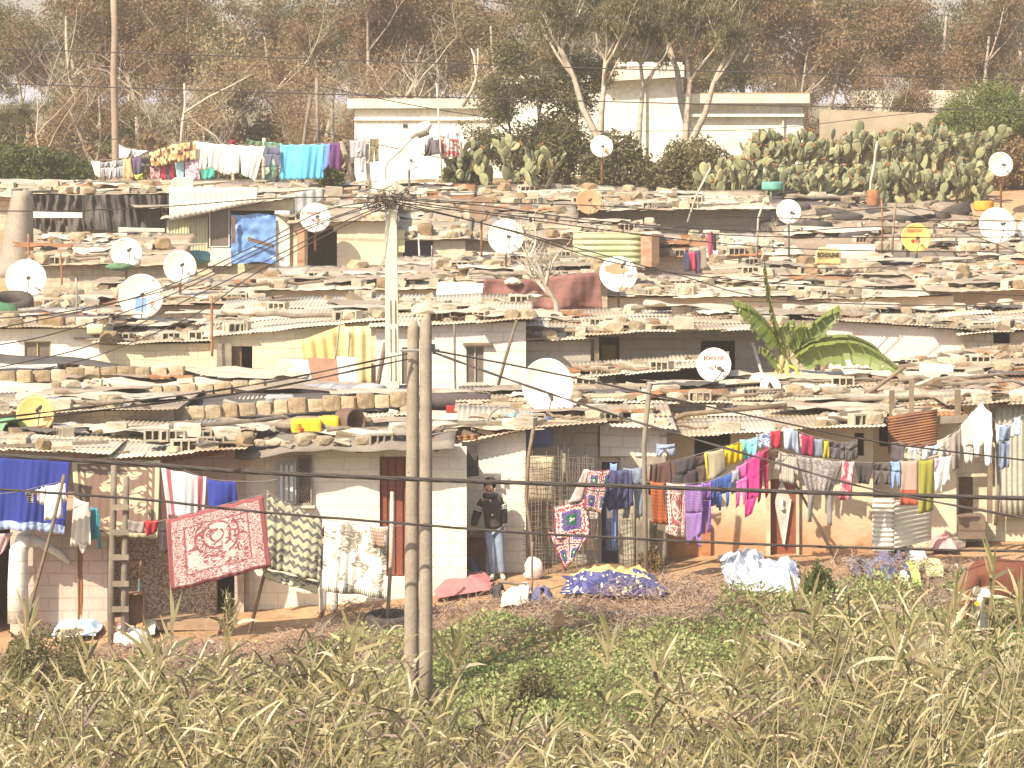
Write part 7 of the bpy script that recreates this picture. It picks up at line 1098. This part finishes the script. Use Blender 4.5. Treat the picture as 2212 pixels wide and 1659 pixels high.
figure(sp, dict(pel=(0, 0, .16), spi=(-.05, 0, .34), che=(-.08, 0, .52), nek=(-.07, 0, .68), jaw=(-.04, -.01, .74), hed=(-.04, -.01, .82), top=(-.05, -.0, .9), face=(1, -.3, -.2), Lsh=(-.08, -.17, .6), Lel=(0, -.2, .36), Lw=(.15, -.16, .3), Rsh=(-.08, .17, .6), Rel=(0, .2, .36), Rw=(.15, .16, .3), Lhp=(.06, -.09, .15), Lkn=(.22, -.12, .53), Lan=(.36, -.13, .1), Lto=(.52, -.2, .06), Rhp=(.06, .09, .15), Rkn=(.27, .1, .45), Ran=(.44, .08, .09), Rto=(.6, .04, .06)), DJEAN, DJEAN, None, HAIR)
mb = MB(); mb.box((.46, -.165, .012), (.27, .1, .022), Matrix.Rotation(-.4, 3, 'Z')); mb.build('sandal', plain((.3, .42, .3)), sp)
b = gy(710, 1333); wp = thing('person', 'person behind the animal print blanket, only white-trousered legs showing', 'person', (b.x, b.y, b.z))
figure(wp, dict(pel=(0, .02, .86), spi=(0, 0, 1.02), che=(0, -.06, 1.18), nek=(0, -.13, 1.3), jaw=(0, -.2, 1.33), hed=(0, -.23, 1.4), top=(0, -.24, 1.47), Lsh=(-.17, -.08, 1.23), Lel=(-.22, -.18, 1.02), Lw=(-.15, -.36, 1.0), Rsh=(.17, -.08, 1.23), Rel=(.22, -.18, 1.02), Rw=(.15, -.36, 1.0), Lhp=(-.09, .02, .8), Lkn=(-.1, 0, .44), Lan=(-.1, .02, .08), Lto=(-.12, -.12, .03), Rhp=(.09, .02, .8), Rkn=(.09, 0, .44), Ran=(.1, .02, .08), Rto=(.12, -.12, .03)), DJEAN, plain((.78, .74, .66)), plain((.2, .07, .07)), HAIR)
# cow
Yc = 57.4; co = at(2140, 1370, Yc); cow = thing('cow', 'reddish brown cow with white legs and belly grazing at the far right', 'cow', co)
def cj(x, y, dy=0.): q = at(x, y, Yc)-co; return Vector((q.x, dy, q.z))
CJ = {'che': (cj(2120, 1252), (.3, .33)), 'wit': (cj(2112, 1235, .0), (.2, .24)), 'nek': (cj(2098, 1252, -.12), (.19, .2)), 'nk2': (cj(2086, 1273, -.22), .145), 'pol': (cj(2082, 1288, -.3), .115), 'fac': (cj(2079, 1310, -.36), .095), 'muz': (cj(2076, 1332, -.38), .075), 'eL1': (cj(2068, 1283, -.3), .04), 'eL2': (cj(2055, 1284, -.3), (.045, .02)), 'eR1': (cj(2095, 1290, -.32), .04), 'eR2': (cj(2104, 1296, -.34), (.045, .02)),
      'mid': (cj(2180, 1254), (.33, .35)), 'rmp': (cj(2265, 1248), (.3, .32)), 'sh1': (cj(2112, 1262, -.2), (.13, .2)), 'hip': (cj(2250, 1222, -.16), .1), 'tal': (cj(2310, 1225), .1), 't2': (cj(2322, 1260), .03), 't3': (cj(2320, 1320), .025)}
CE = chain('che', 'mid', 'rmp', 'tal', 't2', 't3')+chain('che', 'wit', 'nek', 'nk2', 'pol', 'fac', 'muz')+[('che', 'sh1'), ('rmp', 'hip')]+[('pol', 'eL1'), ('eL1', 'eL2'), ('pol', 'eR1'), ('eR1', 'eR2')]
for k, xs_, dy, par in (('fa', 2110, -.17, 'che'), ('fb', 2128, .17, 'che')):
    CJ[k+'1'] = (cj(xs_, 1285, dy), .125); CJ[k+'2'] = (cj(xs_-1, 1322, dy), .07); CJ[k+'3'] = (cj(xs_, 1352, dy), .048); CJ[k+'4'] = (cj(xs_-1, 1369, dy), .06); CE += chain(par, k+'1', k+'2', k+'3', k+'4')
for k, xs_, dy in (('ha', 2270, -.17), ('hb', 2286, .17)):
    CJ[k+'1'] = (cj(xs_-12, 1288, dy), .15); CJ[k+'2'] = (cj(xs_+8, 1322, dy), .07); CJ[k+'3'] = (cj(xs_+2, 1350, dy), .05); CJ[k+'4'] = (cj(xs_, 1369, dy), .06); CE += chain('rmp', k+'1', k+'2', k+'3', k+'4')
t = NT('cow_hide'); p = t.tc(); px = t.xyz(p); nz_ = t.math('MULTIPLY', t.noise(6., p, 4), .25)
def blob(pt, r):
    d = t.n('ShaderNodeVectorMath', {'operation': 'DISTANCE'}); t.put(d.inputs[0], p); d.inputs[1].default_value = pt; return t.math('LESS_THAN', t.math('ADD', d.outputs['Value'], nz_), r+.12)
wm_ = t.math('LESS_THAN', t.math('ADD', px[2], nz_), .72)
for q, r in ((cj(2122, 1300, -.2), .26), (cj(2084, 1290, -.42), .1), (cj(2105, 1270, -.3), .08)): wm_ = t.math('MAXIMUM', t.math('MULTIPLY', wm_, t.math('GREATER_THAN', px[0], -.32)), blob(q, r))
col = t.mix(t.noise(3., p), (.11, .034, .02), (.16, .058, .032)); col = t.mix(wm_, col, (.72, .64, .54)); t.bump(t.noise(40., p), .2, .01)
skinned('body', CJ, CE, t.done(col, .75, 0, .2), cow, 2)
for sx_ in (-1, 1): q = cj(2082+sx_*8, 1297, -.43); mb = MB(); mb.tube([q, q+Vector((0, -.03, 0))], .022, 7); mb.build('eye', DARK, cow)
mb = MB(); q = cj(2103, 1297, -.4); mb.box(q, (.07, .015, .07), Matrix.Rotation(.7, 3, 'Y')); mb.build('ear_tag', plain((.7, .55, .02)), cow)
# banana plant
Yb = 70.; bp = thing('banana_plant', 'banana plant with torn drooping leaves before the pink house', 'banana plant', at(1686, 880, Yb)); BST = plain((.52, .47, .2), (.42, .34, .16), 4, .7, .2); BLF = leafmat([(.1, .15, .03), (.17, .22, .05), (.26, .27, .08)], .45, .3, 0, .4)
mb = MB()
for pts, w in (([(1680, 895), (1683, 800), (1696, 735)], 22), ([(1694, 895), (1700, 800), (1702, 745)], 18), ([(1672, 895), (1676, 820), (1690, 770)], 12), ([(1706, 895), (1712, 830), (1730, 770)], 9)): mb.tube([at(x, y, Yb+i*.05) for i, (x, y) in enumerate(pts)], [dm(w, Yb)/2, dm(w*.85, Yb)/2, dm(w*.5, Yb)/2], 8)
local(bp, mb).build('stem', BST, bp, True)
for pts, wu, wl, dY, sd_ in [([(1694, 780), (1676, 700), (1660, 620), (1650, 552)], 5, 9, 0, 1), ([(1694, 750), (1660, 700), (1625, 665), (1582, 645)], 10, 38, -.3, 2), ([(1700, 745), (1740, 710), (1780, 680), (1812, 658)], 12, 36, .4, 3), ([(1704, 775), (1760, 745), (1840, 738), (1900, 762), (1950, 800)], 14, 48, -.6, 4), ([(1702, 765), (1750, 738), (1820, 724), (1880, 742), (1910, 768)], 16, 30, .2, 5), ([(1698, 750), (1690, 725), (1692, 705), (1715, 690)], 22, 22, .1, 6), ([(1700, 760), (1712, 730), (1722, 705), (1738, 692)], 14, 20, -.2, 7), ([(1694, 800), (1664, 762), (1640, 748)], 8, 14, .3, 8)]:
    P = cr([at(x, y, Yb+dY*i/(len(pts)-1)) for i, (x, y) in enumerate(pts)], 16); mb = MB(); n = len(P)-1; q = random.Random(sd_); mb.tube(P, [dm(lerp(4, 1.2, i/n), Yb)/2 for i in range(n+1)], 5, 1, c=.45)
    for side, w in ((1, wu), (-1, wl)):
        i = 3
        while i < n:
            k = min(n, i+q.randint(1, 4)); d = (P[k]-P[i]).normalized(); out = Vector((-d.z, -.35, d.x))*side; out = out if (out.z > 0) == (side > 0) else -out; jag = q.uniform(.75, 1.08); dr = q.uniform(-.1, .1)
            for a in range(i, k):
                for j in range(3):
                    W_ = lambda t_: dm(w, Yb)*jag*(math.sin(math.pi*min(1, .1+.9*(t_/n))**.75)**.6 if t_ < n else .02)
                    f_ = lambda t_, s_: P[t_]+out*W_(t_)*s_+Vector((dr*s_*.3, -.15*s_*s_, (-.14 if side > 0 else -.05)*s_*s_))+d*W_(t_)*s_*.25
                    mb.poly((f_(a, j/3), f_(a+1, j/3), f_(a+1, (j+1)/3), f_(a, (j+1)/3)), 0, c=min(.99, max(.01, q.gauss(.5, .06)+(.18 if side > 0 else 0))))
            i = k
    local(bp, mb).build('leaf', [BLF, BST], bp)
mb = MB(); mb.tube([at(1704, 790, Yb-.3), at(1718, 795, Yb-.4), at(1732, 825, Yb-.4), at(1746, 850, Yb-.4)], .035, 6); local(bp, mb).build('flower_stalk', plain((.4, .42, .08)), bp, True); mb = MB()
for k in range(26): c = at(1736+k % 5*3, 826+k*1.1, Yb-.45); mb.tube([c, c+Vector((.05*math.cos(k), -.05, .05)), c+Vector((.09*math.cos(k), -.06, .12))], [.016, .02, .008], 5)
local(bp, mb).build('fruit', plain((.34, .36, .06)), bp, True); mb = MB(); mb.tube([at(1722, 820, Yb-.3), at(1720, 840, Yb-.32), at(1718, 857, Yb-.3)], [.05, .09, .02], 8); local(bp, mb).build('dead_leaf', plain((.36, .13, .08)), bp, True)
# ---------------------------------------------------------------- reeds, weeds and dry brush
RL = leafmat([(.19, .12, .1), (.1, .115, .04), (.165, .15, .06), (.25, .21, .09), (.315, .255, .12), (.39, .315, .17), (.54, .455, .31)], .55, .12, 0, .35)
def cane(mb, b, h, lean, rr, nl=9, L0=.46, lw=.03, r=.011, dry=.5):
    top = b+Vector((lean[0]*h, lean[1]*h, h)); mid = b*.5+top*.5+Vector((-lean[0]*h*.12, 0, .03)); tn = max(.05, min(.95, rr.gauss(dry, .18))); mb.tube([b, mid, top], [r, r*.8, r*.3], 4, cap=False, c=tn)
    for k in range(nl):
        f = rr.uniform(.12, 1)**.8; p = b.lerp(mid, f*2) if f < .5 else mid.lerp(top, f*2-1); a = (k % 2)*3.14+rr.gauss(.4, .7); up = rr.uniform(.1, 2.2); d = Vector((math.cos(a), .7*math.sin(a), up)).normalized(); L = L0*rr.uniform(.55, 1.25); s = d.cross(Vector((rr.gauss(0, .4), 1, rr.gauss(0, .3)))).normalized(); droop = rr.uniform(0., .9); t_ = max(.01, min(.99, rr.gauss(tn, .27))); q0 = p; w0 = lw*.5; n = 4
        for i in range(1, n+1):
            d2 = (d+Vector((0, 0, -droop*(i/n)**1.6*1.6))).normalized(); q1 = q0+d2*L/n; w1 = lw*(1, 1, .75, .05)[i-1]; mb.poly((q0-s*w0*.5, q0+s*w0*.5, q1+s*w1*.5, q1-s*w1*.5), c=t_); q0, w0 = q1, w1
rr = random.Random(77); mb = MB(); PT = [(-50, 1470), (60, 1480), (180, 1470), (300, 1420), (420, 1390), (520, 1440), (640, 1430), (760, 1400), (860, 1490), (960, 1530), (1040, 1570), (1200, 1590), (1300, 1580), (1400, 1560), (1480, 1500), (1580, 1430), (1680, 1310), (1780, 1310), (1880, 1330), (1980, 1290), (2060, 1260), (2140, 1280), (2260, 1240)]
n_ = 0
while n_ < 5200:
    Y = rr.uniform(37.5, 50.5); x = rr.uniform(-60, 2270); X = (x-CX)*Y/FO; z0 = ground(X, Y)-.1; cn = noise.noise(Vector((X*.55, Y*.28, 12))); cn2 = noise.noise(Vector((X*.8, Y*.4, 40)))
    if cn < -.22 and rr.random() < .75: continue
    lim = interp(PT, x)+abs(rr.gauss(0, 75))-25-75*cn; yt = lim+(50-Y)*rr.uniform(4, 24); zt = CZ-(yt-HY)*Y/FO; h = zt-z0
    if h < .5: continue
    h = min(h, rr.uniform(2.2, 3.9)); ln = (rr.gauss(.16, .24), rr.gauss(0, .16)); cane(mb, Vector((X-ln[0]*h*.5, Y, z0)), h, ln, rr, rr.randint(7, 12), dry=max(.12, min(.9, .5+.6*cn2+rr.gauss(0, .13)))); n_ += 1
for i in range(240):
    Y = rr.uniform(38, 50); x = rr.uniform(-40, 2250); X = (x-CX)*Y/FO; z0 = ground(X, Y); yt = interp(PT, x)+rr.uniform(-70, 160)+(50-Y)*rr.uniform(3, 18); h = CZ-(yt-HY)*Y/FO-z0; ln = rr.gauss(.2, .22)
    if h > .5: mb.tube([(X-ln*h*.6, Y, z0), (X, Y, z0+h*.6), (X+ln*h*.5, Y, z0+h)], [.012, .01, .004], 4, cap=False, c=rr.choice((.9, .75, .55, .3)))
tag(mb.build('reed_thicket', RL), None, None, kind='stuff')
for i, (xb, xt, yt, Y, nl, lb) in enumerate([(1285, 1318, 1375, 47, 7, 'solitary pale cane with three forked leaves below the blue quilt'), (1350, 1425, 1450, 46, 8, 'dark-leaved cane in the middle of the weeds'), (1690, 1722, 1285, 48, 12, 'tall feathery cane under the printed white sheet'), (1740, 1752, 1300, 47.5, 12, 'tall cane beside the weed bush'), (2100, 2146, 1218, 48, 7, 'straight pale cane with wide leaves before the cow'), (2030, 2062, 1275, 48, 6, 'bent cane just left of the cow'), (1850, 1940, 1380, 45, 14, 'purple-tipped leafy cane left of the cow'), (1990, 2050, 1330, 46, 12, 'bushy cane below the pale yellow shirt'), (690, 742, 1430, 47, 10, 'cane with a brown plume left of the twin poles'), (735, 758, 1375, 47.5, 12, 'arching leafy cane touching the twin poles'), (930, 985, 1400, 47, 9, 'cane with broad leaves right of the twin poles'), (360, 372, 1335, 48.5, 9, 'upright cane below the red carpet'), (480, 494, 1345, 48.5, 8, 'cane with a pale plume below the zigzag carpet'), (-10, 60, 1340, 48, 6, 'leaning cane at the lower left edge'), (150, 190, 1420, 47, 6, 'thin dry cane by the thorn bush'), (1560, 1600, 1400, 46, 10, 'leafy cane left of the tall feathery one'), (2180, 2205, 1300, 47, 9, 'dry cane at the far right edge'), (300, 330, 1400, 46.5, 9, 'broad-leaved cane left of the upright one')]):
    z = random.Random(i+50); b = Vector(((xb-CX)*Y/FO, Y, 0)); b.z = ground(b.x, Y)-.1; tp_ = at(xt, yt, Y); o = thing('reed_cane', lb, 'reed', b, 'single canes standing out of the reeds'); mb = MB(); h = tp_.z-b.z; cane(mb, b, h, ((tp_.x-b.x)/h, 0), z, nl+5, .55, .05, .016, .55)
    for k in range(5): a = z.uniform(-.5, .5); d = Vector((math.sin(a), 0, math.cos(a))); s = Vector((d.z, .3, -d.x))*.02; p = tp_-Vector((0, 0, .1*k)); mb.poly((p-s, p+s, p+d*.28+s, p+d*.5, p+d*.28-s), c=z.uniform(.3, .9))
    if 'plume' in lb:
        for k in range(90): p = tp_+Vector((z.gauss(0, .03), z.gauss(0, .03), z.uniform(-.1, .4))); leaf(mb, p, .14, .02, -1.5, z)
    local(o, mb).build('leaves', RL, o)
WL = leafmat([(.14, .175, .055), (.25, .3, .105), (.33, .37, .15), (.42, .4, .2)], .6, .3, 0, .2); mb = MB(); rr = random.Random(5)
for i in range(170000):
    X = rr.uniform(-9, 9.6); t0 = rr.uniform(-16.5, -2.4); 
    m_ = noise.noise(Vector((X*.5, t0*.5, 7))); 
    if t0 > -3.1+1.3*m_+(.9 if X > 4.5 else 0): continue
    Y = interp(YF, X)+t0; z = ground(X, Y); hb = max(0, .2+.5*noise.noise(Vector((X*.9, Y*.9, 3)))+.12*noise.noise(Vector((X*2.6, Y*2.6, 4)))); L = rr.uniform(.04, .095); p = Vector((X, Y, z+hb*rr.random()**.35)); leaf(mb, p, L, L*.6, -.25, rr); mb.cl[-1] = max(.01, min(.99, mb.cl[-1]+.55*noise.noise(Vector((X*.7, Y*.5, 50)))))
tag(mb.build('weeds', WL), None, None, kind='stuff')
t = leafmat([(.2, .13, .11), (.27, .19, .15), (.38, .3, .22), (.25, .16, .145)], .9, .05, 0, .1); mb = MB()
for i in range(34000):
    X = rr.uniform(-8.5, 9.3); t0 = rr.uniform(-4.3, -.9); m_ = noise.noise(Vector((X*.6, t0*.6, 17)))
    if t0 > -1.6+.9*m_: continue
    Y = interp(YF, X)+t0; hb = max(.02, .12+.38*noise.noise(Vector((X*.8+9, Y*.8, 3)))); z = ground(X, Y)+hb*rr.random()**.5; a = rr.uniform(0, 6.28); d = Vector((math.cos(a), math.sin(a), rr.gauss(.1, .45)))*rr.uniform(.08, .3); p = Vector((X, Y, z)); s = Vector((rr.gauss(0, 1), rr.gauss(0, 1), rr.gauss(0, 1))).normalized()*.006; q = p+d*.5+Vector((rr.gauss(0, .03), 0, rr.gauss(.02, .03))); c = rr.random()
    mb.poly((p-s, p+s, q+s, q-s), c=c); mb.poly((q-s, q+s, p+d), c=c)
tag(mb.build('dry_brush', t), None, None, kind='stuff')
mb = MB(); LT = [((.75, .72, .66), 30), ((.3, .35, .5), 8), ((.55, .2, .15), 8), ((.7, .55, .2), 6)]
for mi, (c, n) in enumerate(LT):
    for k in range(n): X = rr.uniform(-7, 9); Y = interp(YF, X)+rr.uniform(-4.5, -.4); s = rr.uniform(.02, .07); mb.box((X, Y, ground(X, Y)+.06), (s*1.6, s, s*.5), Matrix.Rotation(rr.uniform(0, 3), 3, 'Z')@Matrix.Rotation(rr.gauss(0, .5), 3, 'Y'), mi)
tag(mb.build('litter', [plain(c) for c, n in LT]), None, None, kind='stuff')
finish_labels()
hz = MB(); hz.hexa([(-1000, -60, -16), (1000, -60, -16), (1000, 1120, -16), (-1000, 1120, -16), (-1000, -60, 40), (1000, -60, 40), (1000, 1120, 40), (-1000, 1120, 40)])
hm = bpy.data.materials.new('haze'); hm.use_nodes = True; ht = hm.node_tree; ht.nodes.remove(ht.nodes['Principled BSDF']); pv = ht.nodes.new('ShaderNodeVolumePrincipled'); pv.inputs['Color'].default_value = (1, .9, .8, 1); pv.inputs['Density'].default_value = .00078; ht.links.new(pv.outputs[0], ht.nodes['Material Output'].inputs['Volume'])
tag(hz.build('haze', hm), None, None, kind='stuff')
